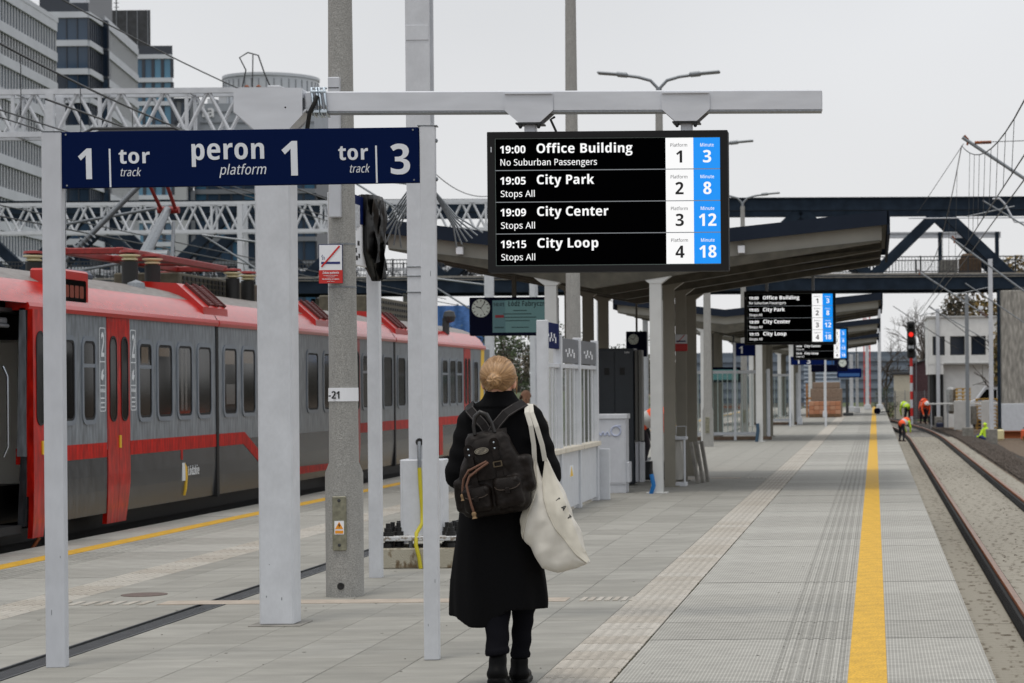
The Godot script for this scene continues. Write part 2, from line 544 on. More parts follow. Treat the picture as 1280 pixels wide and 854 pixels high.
# ---------------------------------------------------------------- ground, platform, tracks
func build_ground() -> void:
	var b := B.new()
	b.box(Vector3(0, -1.65, -900), Vector3(3000, 1.0, 2600))
	struct(obj("ground", b, M.soil))
	b = B.new()
	for q in [[-60.0, -11.6, -600.0, -52.0], [2.0, 5.0, -400.0, -165.0], [-11.6, 0.6, -400.0, -172.0]]:
		b.span(Vector3(q[0], -1.6, q[2]), Vector3(q[1], -1.1, q[3]))
	b.span(Vector3(-300, -1.6, -600), Vector3(-60, -1.095, 20))
	struct(obj("grass_verge", b, M.grass))
	# grassy bank beyond the train
	b = B.new()
	var rows := []
	for i in 9:
		var r := []
		for j in 13:
			var z := -58.0 - j * 9.0
			var t := i / 8.0
			r.append(Vector3(-12.6 - t * 9.0, -1.2 + 2.3 * smoothstep(0.0, 0.7, t) + 0.15 * sin(j * 1.7 + i), z))
		rows.append(r)
	b.grid(rows)
	struct(obj("grass_bank", b, M.grass))
	# ballast under the left hand tracks
	b = B.new()
	b.span(Vector3(-32, -1.6, -500), Vector3(-8.6, -1.06, 15))
	struct(obj("ballast", b, M.ballast))

func slab_mesh(x0: float, x1: float, len: float, grooves: Array, h := 0.12) -> ArrayMesh:
	# a slab whose top runs from x0 to x1, grooves given as [from, to]; its middle lies at z 0, its top at y 0
	var b := B.new()
	var e := 0.003
	var p := [Vector2(x0, -h), Vector2(x0, -e), Vector2(x0 + e, 0)]
	var tone := [1.0, 1.0, 1.0]
	for g in grooves:
		p.append_array([Vector2(g[0], 0), Vector2(g[0] + 0.003, -0.006), Vector2(g[1] - 0.003, -0.006), Vector2(g[1], 0)])
		tone.append_array([1.0, 0.85, 0.85, 1.0])
	p.append_array([Vector2(x1 - e, 0), Vector2(x1, -e), Vector2(x1, -h)])
	tone.append_array([1.0, 1.0, 1.0])
	var l := len / 2 - 0.0025
	for i in p.size() - 1:
		b.col = grey(0.85) if tone[i] < 1 and tone[i + 1] < 1 else Color.WHITE
		b.quad(Vector3(p[i].x, p[i].y, l), Vector3(p[i + 1].x, p[i + 1].y, l), Vector3(p[i + 1].x, p[i + 1].y, -l), Vector3(p[i].x, p[i].y, -l))
	b.col = Color.WHITE
	b.quad(Vector3(x0, -h, l), Vector3(x1, -h, l), Vector3(x1, -0.006, l), Vector3(x0, -0.006, l))
	b.quad(Vector3(x1, -h, -l), Vector3(x0, -h, -l), Vector3(x0, -0.006, -l), Vector3(x1, -0.006, -l))
	return b.mesh()

func part(called: String, m: Mesh, mt: Material, parent: Node, at: Vector3, turn := 0.0) -> MeshInstance3D:
	var o := obj(called, m, mt, parent)
	o.position = at
	o.rotation.y = turn
	return o

func build_platform() -> void:
	var rng := RandomNumberGenerator.new()
	rng.seed = 4
	var pf := Node3D.new()
	put(pf, "platform")
	struct(pf)
	var b := B.new()
	b.span(Vector3(-8.31, -1.6, -158), Vector3(0.57, -0.09, -6))
	b.span(Vector3(-4.9, -0.09, -60), Vector3(-4.7, -0.05, -6))
	obj("core", b, worn(Color8(140, 136, 128), 0.9, tex.speck, Vector3.ONE * 2, tex.blot, Vector3.ONE * 0.5), pf)
	# edge slabs on both sides with their guidance grooves
	var gr := []
	for k in 6: gr.append([-0.56 + k * 0.069, -0.56 + k * 0.069 + 0.034])
	var right := slab_mesh(-1.39, 0.62, 1.0, gr)
	var gl := []
	for g in gr: gl.append([-7.73 - g[1], -7.73 - g[0]])
	gl.reverse()
	var left := slab_mesh(-8.35, -6.345, 1.0, gl)
	for i in 148:
		var z := -9.5 - i
		part("edge_slab", right, M.edge[rng.randi() % 4], pf, Vector3(0, rng.randf_range(-0.0012, 0.0012), z))
		if i >= 5: part("edge_slab", left, M.edge[rng.randi() % 4], pf, Vector3(0, rng.randf_range(-0.0012, 0.0012), z))
	b = B.new()
	b.span(Vector3(-0.155, 0.0005, -157), Vector3(0.052, 0.0042, -8))
	b.span(Vector3(-7.82, 0.0005, -157), Vector3(-7.615, 0.0042, -8))
	var yl := B.new()
	yl.span(Vector3(-0.155, 0.0005, -157), Vector3(0.052, 0.0042, -8))
	obj("yellow_line", yl, M.line, pf)
	yl = B.new()
	yl.span(Vector3(-7.82, 0.0005, -157), Vector3(-7.615, 0.0042, -8))
	obj("yellow_line", yl, M.line, pf)
	# ribbed tactile tiles
	b = B.new()
	b.cbox(Vector3(0, -0.03, 0), Vector3(0.388, 0.06, 0.394), 0.003)
	for k in 6:
		var x := -0.155 + k * 0.062
		b.col = grey(1.0)
		b.prism([Vector2(x - 0.02, -0.001), Vector2(x + 0.02, -0.001), Vector2(x + 0.013, 0.0045), Vector2(x - 0.013, 0.0045)], -0.192, 0.192)
	for k in 5:
		var x := -0.124 + k * 0.062
		b.col = grey(0.84)
		b.box(Vector3(x, -0.0005, 0), Vector3(0.02, 0.002, 0.38))
	var tile := b.mesh()
	for i in 130:
		var z := -9.2 - i * 0.4
		part("tactile_tile", tile, M.tactile[rng.randi() % 3], pf, Vector3(-1.594, rng.randf_range(-0.001, 0.001), z))
		if i >= 14: part("tactile_tile", tile, M.tactile[rng.randi() % 3], pf, Vector3(-6.15, rng.randf_range(-0.001, 0.001), z))
	b = B.new()
	for x in [-1.594, -6.15]:
		for i in 118:
			b.box(Vector3(x, -0.03, -61.4 - i * 0.8), Vector3(0.388, 0.063, 0.79))
	stuff(obj("tactile_strip", b, M.tactile[0], pf))
	# paving slabs of the middle, 40 by 80 cm in broken bond
	var cols := []
	for k in 7: cols.append([-1.79 - 0.415 * k - 0.415, -1.79 - 0.415 * k])
	cols.append([-5.3, -4.905]); cols.append([-5.7, -5.3]); cols.append([-5.95, -5.7])
	cols[6][0] = -4.695
	var far := B.new()
	var count := 0
	for c in cols.size():
		var w: float = cols[c][1] - cols[c][0]
		var one := B.new().cbox(Vector3(0, -0.04, 0), Vector3(w - 0.004, 0.08, 0.796), 0.003).mesh()
		for i in 184:
			var z := -10.0 - i * 0.8 - (0.4 if c % 2 else 0.0)
			var at := Vector3((cols[c][0] + cols[c][1]) / 2, rng.randf_range(-0.0015, 0.0), z)
			if i < 30:
				var o := part("paving_slab", one, M.slab[rng.randi() % 4], pf, at)
				o.rotation.x = rng.randf_range(-0.0012, 0.0012)
				o.rotation.z = rng.randf_range(-0.001, 0.001)
				count += 1
			else: far.box(at + Vector3(0, -0.04, 0), Vector3(w - 0.005, 0.08, 0.794))
	stuff(obj("paving", far, M.slab[1], pf))
	# thin cross strips of beige tiles
	for zc in [-16.7, -38.3]:
		b = B.new()
		b.cbox(Vector3(-3.72, 0.0015, zc), Vector3(2.95, 0.005, 0.28), 0.001)
		obj("cross_strip", b, worn(Color8(206, 192, 176), 0.9, tex.speck, Vector3.ONE * 3, tex.slabdirt2, Vector3(0.8, 1, 1)), pf)
		for k in 14:
			var x := -2.2 + 0.07 + k * 0.06 if k < 7 else -5.92 + (k - 7) * 0.1
			b = B.new()
			b.cbox(Vector3(x, 0.002, zc), Vector3(0.035 if k < 7 else 0.05, 0.009, 0.27), 0.001)
			obj("guide_bar", b, M.tactile[k % 3], pf)
	# slotted drain
	b = B.new()
	b.box(Vector3(-0.093, -0.004, 0), Vector3(0.014, 0.012, 0.998))
	b.box(Vector3(0.093, -0.004, 0), Vector3(0.014, 0.012, 0.998))
	b.box(Vector3(-0.07, -0.03, 0), Vector3(0.02, 0.01, 0.998))
	for k in 40: b.box(Vector3(0.018, -0.004, -0.485 + k * 0.0249), Vector3(0.126, 0.009, 0.013))
	for k in 3: b.box(Vector3(-0.04 + k * 0.055, -0.0055, 0), Vector3(0.008, 0.009, 0.998))
	var grate := b.mesh()
	var gm := worn(Color8(96, 99, 102), 0.5, tex.speck, Vector3.ONE * 6, tex.blot, Vector3.ONE, null, 0.0, 0.35)
	for i in 50: part("drain_grate", grate, gm, pf, Vector3(-4.8, 0.0, -9.5 - i))
	# moss and grit in the joint beside the tactile strip, crumbs on the slabs
	var bit := B.new().box(Vector3.ZERO, Vector3(1, 0.5, 0.8)).box(Vector3(0.2, 0.1, 0.1), Vector3(0.6, 0.6, 0.6), Basis.from_euler(Vector3(0.5, 0.8, 0.3))).mesh()
	for q in [["joint_moss", 1500, Color8(70, 66, 44)], ["grit", 420, Color8(78, 72, 66)], ["gum_spots", 130, Color8(118, 115, 108)]]:
		var mm := MultiMesh.new()
		mm.transform_format = MultiMesh.TRANSFORM_3D
		mm.mesh = bit
		mm.instance_count = q[1]
		for i in int(q[1]):
			var z := -11.0 - pow(rng.randf(), 1.5) * 40.0
			var s := rng.randf_range(0.003, 0.009)
			var x := -1.393 + rng.randfn(0.0, 0.003)
			if q[0] == "grit":
				x = [-1.594, -6.15, -3.9, -0.36][i % 4] + rng.randfn(0.0, 0.14 if i % 4 != 2 else 0.9)
			elif q[0] == "gum_spots":
				x = rng.randf_range(-5.9, -0.2)
				s = rng.randf_range(0.012, 0.024)
			elif sin(z * 3.1) + sin(z * 1.3) < -0.4: s *= 0.3
			mm.set_instance_transform(i, Transform3D(Basis.from_euler(Vector3(0, rng.randf() * 6, 0)).scaled(Vector3(s, s * 0.4 if q[0] != "gum_spots" else 0.002, s * 1.6)), Vector3(x, 0.001, z)))
		var mi := MultiMeshInstance3D.new()
		mi.multimesh = mm
		mi.material_override = mat(q[2], 0.95)
		put(mi, q[0], pf)
		stuff(mi)
	# manhole lid
	b = B.new()
	b.lathe([Vector2(0.17, -0.01), Vector2(0.17, 0.003), Vector2(0.16, 0.004), Vector2(0.0, 0.004)], 20, Vector3(-5.55, 0, -17.4))
	obj("inspection_cover", b, worn(Color8(110, 92, 84), 0.7, tex.blot, Vector3.ONE * 4), pf)

func track_x(x: float, z: float) -> float:
	var t: float = max(-z - 96.0, 0.0)
	return x - 0.00072 * t * t
func sweep(b: B, prof: Array, z0: float, z1: float, step: float, x: float) -> void:
	var z := z0
	while z > z1:
		var q: float = max(z - step, z1)
		var xa := track_x(x, z); var xb := track_x(x, q)
		for i in prof.size():
			var p: Vector2 = prof[i]; var r: Vector2 = prof[(i + 1) % prof.size()]
			b.quad(Vector3(xa + p.x, p.y, z), Vector3(xb + p.x, p.y, q), Vector3(xb + r.x, r.y, q), Vector3(xa + r.x, r.y, z))
		z = q
func build_tracks() -> void:
	var rng := RandomNumberGenerator.new()
	rng.seed = 9
	var tr := Node3D.new()
	put(tr, "railway_track")
	struct(tr)
	var head := [Vector2(-0.036, -0.80), Vector2(-0.036, -0.768), Vector2(-0.03, -0.7615), Vector2(0.03, -0.7615), Vector2(0.036, -0.768), Vector2(0.036, -0.80), Vector2(0.012, -0.815), Vector2(0.012, -0.9), Vector2(0.07, -0.925), Vector2(0.07, -0.94), Vector2(-0.07, -0.94), Vector2(-0.07, -0.925), Vector2(-0.012, -0.9), Vector2(-0.012, -0.815)]
	for x in [1.505, 2.94]:
		var b := B.new()
		sweep(b, head, -14, -96, 41, x); sweep(b, head, -96, -260, 6, x)
		obj("rail", b, M.rust, tr)
		b = B.new()
		var top := [Vector2(-0.031, -0.7625), Vector2(-0.031, -0.7605), Vector2(0.031, -0.7605), Vector2(0.031, -0.7625)]
		sweep(b, top, -14, -96, 41, x); sweep(b, top, -96, -260, 6, x)
		obj("running_surface", b, M.railtop, tr)
		b = B.new()
		for s in [-1.0, 1.0]:
			var pr := [Vector2(s * 0.02, -0.95), Vector2(s * 0.02, -0.815), Vector2(s * 0.06, -0.83), Vector2(s * 0.085, -0.91), Vector2(s * 0.085, -0.95)]
			if s < 0: pr.reverse()
			sweep(b, pr, -14, -96, 41, x); sweep(b, pr, -96, -160, 6, x)
			for i in 520:
				b.box(Vector3(x + s * 0.083, -0.865, -16 - i * 0.085), Vector3(0.03, 0.075, 0.045), Basis(Vector3(0, 0, 1), s * 0.49))
		stuff(obj("rubber_jacket", b, M.rubber, tr))
	# dusty bed panels: ribbed beside the platform, smoother between the rails
	for i in 36:
		var z0 := -16.0 - i * 2.5
		for q in [[0.72, 1.395, 15, 0.014], [1.61, 2.835, 7, 0.003], [3.05, 3.6, 7, 0.003]]:
			var b := B.new()
			var n: int = q[2] * 4 if i < 16 else q[2] * 2
			var rows := []
			for k in n + 1:
				var z: float = z0 - 2.49 * k / n
				var y: float = -0.93 + q[3] * cos(TAU * k * q[2] / n) + rng.randf_range(-0.0015, 0.0015)
				rows.append([Vector3(track_x(q[0], z), y, z), Vector3(track_x(q[0] * 0.7 + q[1] * 0.3, z), y + 0.002, z), Vector3(track_x(q[0] * 0.3 + q[1] * 0.7, z), y + 0.002, z), Vector3(track_x(q[1], z), y, z)])
			b.grid(rows)
			b.quad(rows[0][0] - Vector3(0, 0.12, 0), rows[0][3] - Vector3(0, 0.12, 0), rows[0][3], rows[0][0])
			b.quad(rows[n][0] - Vector3(0, 0.12, 0), rows[0][0] - Vector3(0, 0.12, 0), rows[0][0], rows[n][0])
			b.quad(rows[0][3] - Vector3(0, 0.12, 0), rows[n][3] - Vector3(0, 0.12, 0), rows[n][3], rows[0][3])
			obj("bed_panel", b, M.panel, tr)
	var b2 := B.new()
	b2.span(Vector3(0.5, -1.3, -106), Vector3(3.7, -0.955, -10))
	obj("bed", b2, M.soil, tr)
	# sleepers of the far, open stretch
	for i in 70:
		var z := -107.0 - i * 0.65
		b2 = B.new()
		b2.cbox(Vector3(track_x(2.22, z), -1.0, z), Vector3(2.5, 0.14, 0.26), 0.02)
		obj("sleeper", b2, M.concrete, tr)
	# loose earth along the wall and on the panels
	var lump := B.new()
	for k in 3: lump.box(Vector3(0, 0, 0), Vector3(1, 0.6, 0.8), Basis.from_euler(Vector3(k * 0.9, k * 1.3, k * 0.5)))
	var mm := MultiMesh.new()
	mm.transform_format = MultiMesh.TRANSFORM_3D
	mm.mesh = lump.mesh()
	mm.instance_count = 5200
	for i in 5200:
		var z := -15.0 - pow(rng.randf(), 1.4) * 90.0
		var at := Vector3(0.66 + absf(rng.randfn(0.0, 0.07)), -0.935, z)
		var s := rng.randf_range(0.012, 0.035)
		if i % 4 == 0:
			at = Vector3([0.9, 1.8, 2.3, 2.7, 3.3][rng.randi() % 5] + rng.randfn(0.0, 0.22), -0.928, z + sin(z * 0.9) * 2.0)
			s *= 0.8
			if sin(at.z * 0.7) + sin(at.z * 0.23 + at.x * 2) < 0.35: s *= 0.35
		elif rng.randf() < 0.3: at.x += rng.randf() * 0.12
		mm.set_instance_transform(i, Transform3D(Basis.from_euler(Vector3(rng.randf() * 3, rng.randf() * 6, 0)).scaled(Vector3(s, s * 0.7, s)), at))
	var mi := MultiMeshInstance3D.new()
	mi.multimesh = mm
	mi.material_override = worn(Color8(92, 78, 64), 0.95, tex.speck, Vector3.ONE * 3)
	put(mi, "loose_earth")
	stuff(mi)
	# ballast shoulder right of the track: stones over a bank
	b2 = B.new()
	var rows2 := []
	for i in 60:
		var z := -18.0 - i * 2.6
		var r := []
		for q in [[3.62, -1.0], [3.75, -0.9], [4.3, -0.88], [4.9, -1.0], [5.3, -1.13]]:
			r.append(Vector3(track_x(q[0], z) + rng.randf_range(-0.04, 0.04), q[1] + rng.randf_range(-0.03, 0.03), z))
		rows2.append(r)
	b2.grid(rows2)
	struct(obj("ballast_shoulder", b2, M.ballast))
	var mm2 := MultiMesh.new()
	mm2.transform_format = MultiMesh.TRANSFORM_3D
	mm2.mesh = mm.mesh
	mm2.instance_count = 16000
	for i in 16000:
		var z := -26.0 - rng.randf() * 100.0
		var t := rng.randf()
		var s := rng.randf_range(0.03, 0.07)
		mm2.set_instance_transform(i, Transform3D(Basis.from_euler(Vector3(rng.randf() * 3, rng.randf() * 6, rng.randf())).scaled(Vector3(s, s * 0.8, s)), Vector3(track_x(3.68 + t * 1.5, z), -0.9 - 0.22 * maxf(t - 0.5, 0.0) * 2 + rng.randf() * 0.03, z)))
	mi = MultiMeshInstance3D.new()
	mi.multimesh = mm2
	mi.material_override = worn(Color8(108, 98, 90), 0.95, tex.speck, Vector3.ONE * 3)
	put(mi, "ballast_stones")
	stuff(mi)

# shapes given in world coordinates, kept relative to the thing they belong to
func bb(parent: Node3D) -> B:
	var b := B.new()
	b.xf = parent.transform.affine_inverse()
	return b

# ---------------------------------------------------------------- train
const SIDE := -8.45
# an outline in (depth, height) on the train's side, from x0 outwards to x1
func side_plate(parent: Node3D, poly: Array, x0: float, x1: float) -> B:
	var b := B.new()
	var q := []
	for p in poly: q.append(Vector2(p.x, p.y))
	b.xf = parent.transform.affine_inverse() * Transform3D(Basis(Vector3(0, 0, -1), Vector3(0, 1, 0), Vector3(1, 0, 0)), Vector3.ZERO)
	b.prism(q, x0, x1)
	return b
func side_ring(parent: Node3D, outer: Array, inner: Array, x0: float, x1: float) -> B:
	var b := B.new()
	b.xf = parent.transform.affine_inverse() * Transform3D(Basis(Vector3(0, 0, -1), Vector3(0, 1, 0), Vector3(1, 0, 0)), Vector3.ZERO)
	b.ring(outer, inner, x0, x1)
	return b
func body_prof(y0: float, y1: float, out: float, thick := 0.0) -> Array:
	# the train's outer line between two heights, pushed out a little, closed inside
	var ys := [y0]
	for y in [0.45, 0.62]:
		if y > y0 and y < y1: ys.append(y)
	ys.append(y1)
	var p := []
	for y in ys:
		var x := SIDE + out
		if y < 0.62: x -= 0.035 * pow((0.62 - y) / 0.5, 1.6)
		p.append(Vector2(x, y))
	if thick > 0.0:
		p.append(Vector2(SIDE + out - thick, y1)); p.append(Vector2(SIDE + out - thick - 0.035, y0))
		return p
	p.append(Vector2(SIDE - 0.12, y1)); p.append(Vector2(SIDE - 0.3, y0))
	return p
func build_train() -> void:
	var t := thing("commuter_train", "grey and red electric commuter train standing at the left platform edge", "train", Vector3(-9.9, -0.76, -33))
	var streak: Texture2D = tex.streak
	var upper := worn(Color8(146, 154, 162), 0.33, streak, Vector3(1.2, 0.25, 1.2), tex.soft, Vector3(0.6, 0.4, 0.6))
	var lower := worn(Color8(78, 81, 86), 0.26, streak, Vector3(1.4, 0.2, 1.4), tex.blot, Vector3(0.8, 0.6, 0.8))
	var band := worn(Color8(210, 30, 14), 0.5, streak, Vector3(1.2, 0.3, 1.2))
	var roof_red := worn(Color8(200, 38, 28), 0.26, noise_tex("roofdirt", 0.02, 5, Color(0.75, 0.7, 0.68), grey(1.0), 31), Vector3(1.5, 1.5, 0.3))
	roof_red.clearcoat_enabled = true; roof_red.clearcoat = 0.4; roof_red.clearcoat_roughness = 0.22
	var roof_grey := worn(Color8(150, 146, 142), 0.5, noise_tex("roofdirt", 0.02, 5, Color(0.75, 0.7, 0.68), grey(1.0), 31), Vector3(2.5, 1, 0.35), tex.blot, Vector3.ONE)
	var door_red := worn(Color8(208, 28, 12), 0.34, streak, Vector3(1.0, 0.3, 1.0))
	door_red.clearcoat_enabled = true; door_red.clearcoat = 0.3; door_red.clearcoat_roughness = 0.12
	var trim := worn(Color8(118, 126, 136), 0.35, tex.soft, Vector3.ONE)
	for m in [band, door_red]: m.metallic_specular = 0.3
	# car body sections: [from, to, open door?]
	for s in [[14.0, 21.9], [22.85, 29.46], [29.5, 40.36], [40.42, 49.7]]:
		var b := bb(t)
		b.prism(body_prof(0.2, 0.9, 0.0, 0.06), -s[1], -s[0])
		obj("lower_panel", b, lower, t)
		b = bb(t)
		b.prism(body_prof(0.9, 2.38, 0.0, 0.06), -s[1], -s[0])
		obj("side_wall", b, upper, t)
		b = bb(t)
		b.prism([Vector2(SIDE - 0.2, 2.36), Vector2(SIDE + 0.03, 2.36), Vector2(SIDE + 0.045, 2.40), Vector2(SIDE + 0.03, 2.44), Vector2(SIDE - 0.2, 2.44)], -s[1], -s[0])
		obj("gutter", b, M.red, t)
	var b := bb(t)
	b.span(Vector3(-11.3, 0.0, -49.6), Vector3(SIDE - 0.32, 0.6, -14))
	b.span(Vector3(-11.0, -0.6, -48.5), Vector3(SIDE - 0.45, 0.0, -14))
	b.span(Vector3(-11.35, 0.6, -49.68), Vector3(SIDE - 1.6, 2.38, -14))
	b.span(Vector3(SIDE - 1.6, 0.6, -40.5), Vector3(SIDE - 0.12, 2.38, -40.3))
	obj("underframe", b, M.black, t)
	for d in [29.48, 40.39]:
		b = bb(t)
		b.span(Vector3(SIDE - 0.25, 0.18, -d - 0.05), Vector3(SIDE + 0.012, 2.37, -d + 0.05))
		obj("joint_strip", b, M.rubber, t)
	# red stripe: straight, dropping past the first joint, straight again farther on
	for q in [[[22.86, 0.82], [25.24, 0.82], [25.24, 0.98], [22.86, 0.98]], [[26.04, 0.82], [29.42, 0.82], [29.42, 0.98], [26.04, 0.98]],
			[[29.54, 0.82], [30.7, 0.82], [31.9, 0.4], [32.4, 0.30], [36.9, 0.30], [36.9, 0.38], [32.4, 0.42], [32.0, 0.52], [30.75, 0.98], [29.54, 0.98]],
			[[37.7, 0.82], [40.33, 0.82], [40.33, 0.98], [37.7, 0.98]], [[40.45, 0.82], [47.1, 0.82], [47.1, 0.98], [40.45, 0.98]]]:
		var poly := []
		for p in q: poly.append(Vector2(p[0], p[1]))
		obj("stripe", side_plate(t, poly, SIDE - 0.11, SIDE + 0.004), band, t)
	obj("stripe", side_plate(t, [Vector2(44.5, 0.24), Vector2(44.85, 0.24), Vector2(44.85, 0.82), Vector2(44.5, 0.82)], SIDE - 0.16, SIDE + 0.003), band, t)
	obj("stripe", side_plate(t, [Vector2(49.0, 0.3), Vector2(49.4, 0.3), Vector2(49.7, 2.37), Vector2(49.3, 2.37)], SIDE - 0.16, SIDE + 0.004), M.yellow, t)
	# windows
	var wins := [[23.3, 23.62, 1], [23.8, 24.22, 0], [24.5, 24.86, 1], [26.36, 26.8, 1], [27.05, 27.58, 0], [27.83, 28.38, 0], [28.66, 29.2, 0], [29.8, 30.37, 0], [30.68, 31.27, 0],
		[31.6, 32.2, 0], [32.6, 33.2, 1], [34.18, 34.82, 0], [35.2, 35.8, 0], [37.86, 38.4, 1], [38.65, 39.2, 1], [39.47, 40.16, 0], [40.66, 41.28, 0], [41.6, 42.2, 0], [42.6, 43.2, 0], [43.5, 44.1, 0],
		[44.85, 45.37, 1], [45.63, 46.24, 0], [46.42, 46.96, 1], [48.36, 48.85, 0]]
	var frame_mesh := {}
	for w in wins:
		var wd: float = w[1] - w[0]
		var mid: float = (w[0] + w[1]) / 2
		var f := obj("window", side_ring(t, rrect(wd + 0.10, 0.95, 0.12, mid, 1.66), rrect(wd, 0.85, 0.075, mid, 1.66), SIDE - 0.05, SIDE + 0.014), trim, t)
		obj("pane", side_plate(t, rrect(wd + 0.005, 0.855, 0.075, mid, 1.66), SIDE - 0.02, SIDE + 0.003), M.glass_dark, f)
		obj("seal", side_ring(t, rrect(wd + 0.004, 0.852, 0.075, mid, 1.66), rrect(wd - 0.045, 0.80, 0.06, mid, 1.66), SIDE - 0.01, SIDE + 0.008), M.rubber, f)
		if w[2]: obj("transom", side_plate(t, [Vector2(w[0], 1.80), Vector2(w[1], 1.80), Vector2(w[1], 1.84), Vector2(w[0], 1.84)], SIDE - 0.01, SIDE + 0.01), trim, f)
	# things seen behind the panes: curtains, ochre seats
	for q in [[27.1, 27.5, 1.95, 2.05, 0], [27.95, 28.05, 1.3, 2.05, 1], [28.12, 28.2, 1.3, 2.05, 1], [29.85, 30.3, 1.88, 2.06, 0], [30.72, 31.2, 1.9, 2.06, 0], [29.9, 30.3, 1.36, 1.62, 1], [26.45, 26.7, 1.86, 2.05, 0]]:
		obj("blind", side_plate(t, [Vector2(q[0], q[2]), Vector2(q[1], q[2]), Vector2(q[1], q[3]), Vector2(q[0], q[3])], SIDE - 0.005, SIDE + 0.0035), [mat(Color8(74, 54, 22), 0.15), mat(Color8(62, 62, 60), 0.15)][q[4]], t)
	# doors: [middle, shut or slid out]
	for q in [[25.64, 0.0], [37.28, 0.0], [47.6, 0.0]]:
		for s in [-1, 1]: door_leaf(t, q[0] + s * 0.19, 0.375, 0.008, door_red, s)
	door_leaf(t, 23.06, 0.4, 0.07, door_red)
	door_leaf(t, 21.72, 0.4, 0.07, door_red)
	# the open doorway: floor, step, cream partition, handrail
	b = bb(t)
	b.span(Vector3(SIDE - 1.6, 0.14, -24.2), Vector3(SIDE - 0.32, 0.22, -21.9)); b.span(Vector3(SIDE - 0.31, 0.14, -22.84), Vector3(SIDE - 0.05, 0.22, -21.91))
	obj("doorway_floor", b, M.rubber, t)
	b = bb(t)
	b.span(Vector3(SIDE - 1.6, 0.22, -24.2), Vector3(SIDE - 0.31, 2.36, -24.1))
	b.span(Vector3(SIDE - 1.6, 2.34, -24.2), Vector3(SIDE - 0.13, 2.38, -21.9))
	obj("doorway_wall", b, mat(Color8(30, 32, 34), 0.5), t)
	b = bb(t)
	b.cbox(Vector3(SIDE - 0.66, 1.15, -23.7), Vector3(0.62, 1.86, 0.12), 0.03)
	obj("partition", b, mat(Color8(232, 232, 222), 0.4), t)
	b = bb(t)
	b.tube([Vector3(SIDE - 0.2, 0.9, -22.78), Vector3(SIDE - 0.16, 1.0, -22.79), Vector3(SIDE - 0.16, 1.7, -22.79), Vector3(SIDE - 0.2, 1.8, -22.78)], 0.012)
	obj("handrail", b, M.chrome, t)
	b = bb(t)
	b.tube([Vector3(SIDE - 0.22, 0.3, -22.5), Vector3(SIDE - 0.2, 0.7, -22.55), Vector3(SIDE - 0.2, 2.0, -22.6)], 0.012)
	obj("door_post", b, M.red, t)
	b = bb(t)
	b.cbox(Vector3(SIDE - 0.2, 2.25, -22.4), Vector3(0.12, 0.06, 0.7), 0.01)
	b.tube([Vector3(SIDE - 0.14, 2.2, -22.0), Vector3(SIDE - 0.14, 2.2, -22.75)], 0.02)
	obj("door_mechanism", b, M.galv, t)
	b = bb(t)
	b.tube([Vector3(SIDE - 0.25, -0.3, -23.2), Vector3(SIDE - 0.1, 0.05, -23.45)], 0.02)
	b.tube([Vector3(SIDE - 0.25, -0.1, -23.2), Vector3(SIDE - 0.1, -0.12, -23.4)], 0.015)
	obj("step_bracket", b, M.rust, t)
	# roof: red shoulder, grey top
	var red_prof := [Vector2(SIDE + 0.02, 2.43), Vector2(SIDE - 0.02, 2.50), Vector2(SIDE - 0.08, 2.58), Vector2(SIDE - 0.17, 2.655), Vector2(SIDE - 0.22, 2.685)]
	var grey_prof := [Vector2(SIDE - 0.22, 2.685), Vector2(SIDE - 0.32, 2.74), Vector2(SIDE - 0.45, 2.79), Vector2(SIDE - 0.65, 2.84), Vector2(SIDE - 0.9, 2.88), Vector2(SIDE - 1.2, 2.905), Vector2(SIDE - 1.45, 2.91), Vector2(SIDE - 1.9, 2.89), Vector2(SIDE - 2.4, 2.75), Vector2(SIDE - 2.9, 2.4)]
	for s in [[14.0, 29.46], [29.5, 40.36], [40.42, 49.6]]:
		for k in 2:
			var rows := []
			var prof: Array = [red_prof, grey_prof][k]
			var n := 24
			for i in n + 1:
				var z := lerpf(-s[0], -s[1], float(i) / n)
				var r := []
				for p in prof: r.append(Vector3(p.x, p.y, z))
				rows.append(r)
			b = bb(t)
			b.grid(rows)
			obj(["roof_shoulder", "roof"][k], b, [roof_red, roof_grey][k], t)
	# air intakes on the roof edge
	for d in [29.35, 35.2, 41.0]:
		var pr := [Vector2(SIDE - 0.02, 2.44), Vector2(SIDE - 0.03, 2.60), Vector2(SIDE - 0.36, 2.90), Vector2(SIDE - 0.85, 2.93), Vector2(SIDE - 0.85, 2.5)]
		b = bb(t)
		b.prism(pr, -d - 0.75, -d + 0.35)
		var f := obj("roof_intake", b, M.red, t)
		for k in 2:
			b = bb(t)
			var zc: float = -d - 0.52 + k * 0.4
			var u := Vector3(-0.33, 0.30, 0).normalized()
			var nn := Vector3(0.30, 0.33, 0).normalized()
			var o := Vector3(SIDE - 0.2, 2.755, zc) + nn * 0.012
			for j in 9: b.box(o + u * (j - 4) * 0.042, Vector3(0.014, 0.03, 0.26), Basis(nn, u, nn.cross(u)).orthonormalized())
			b.box(o + Vector3(0, 0, 0.15), Vector3(0.05, 0.42, 0.03), Basis(nn, u, nn.cross(u)).orthonormalized())
			b.box(o - Vector3(0, 0, 0.15), Vector3(0.05, 0.42, 0.03), Basis(nn, u, nn.cross(u)).orthonormalized())
			obj("louvre", b, worn(Color8(96, 34, 30), 0.6, tex.blot, Vector3.ONE * 3), f)
	# destination box
	b = bb(t)
	b.cbox(Vector3(SIDE - 0.17, 2.63, -24.3), Vector3(0.3, 0.40, 0.92), 0.02)
	var db := obj("destination_box", b, M.red, t)
	obj("screen", side_plate(t, rrect(0.74, 0.25, 0.03, 24.3, 2.6), SIDE - 0.03, SIDE - 0.016), M.glass_dark, db)
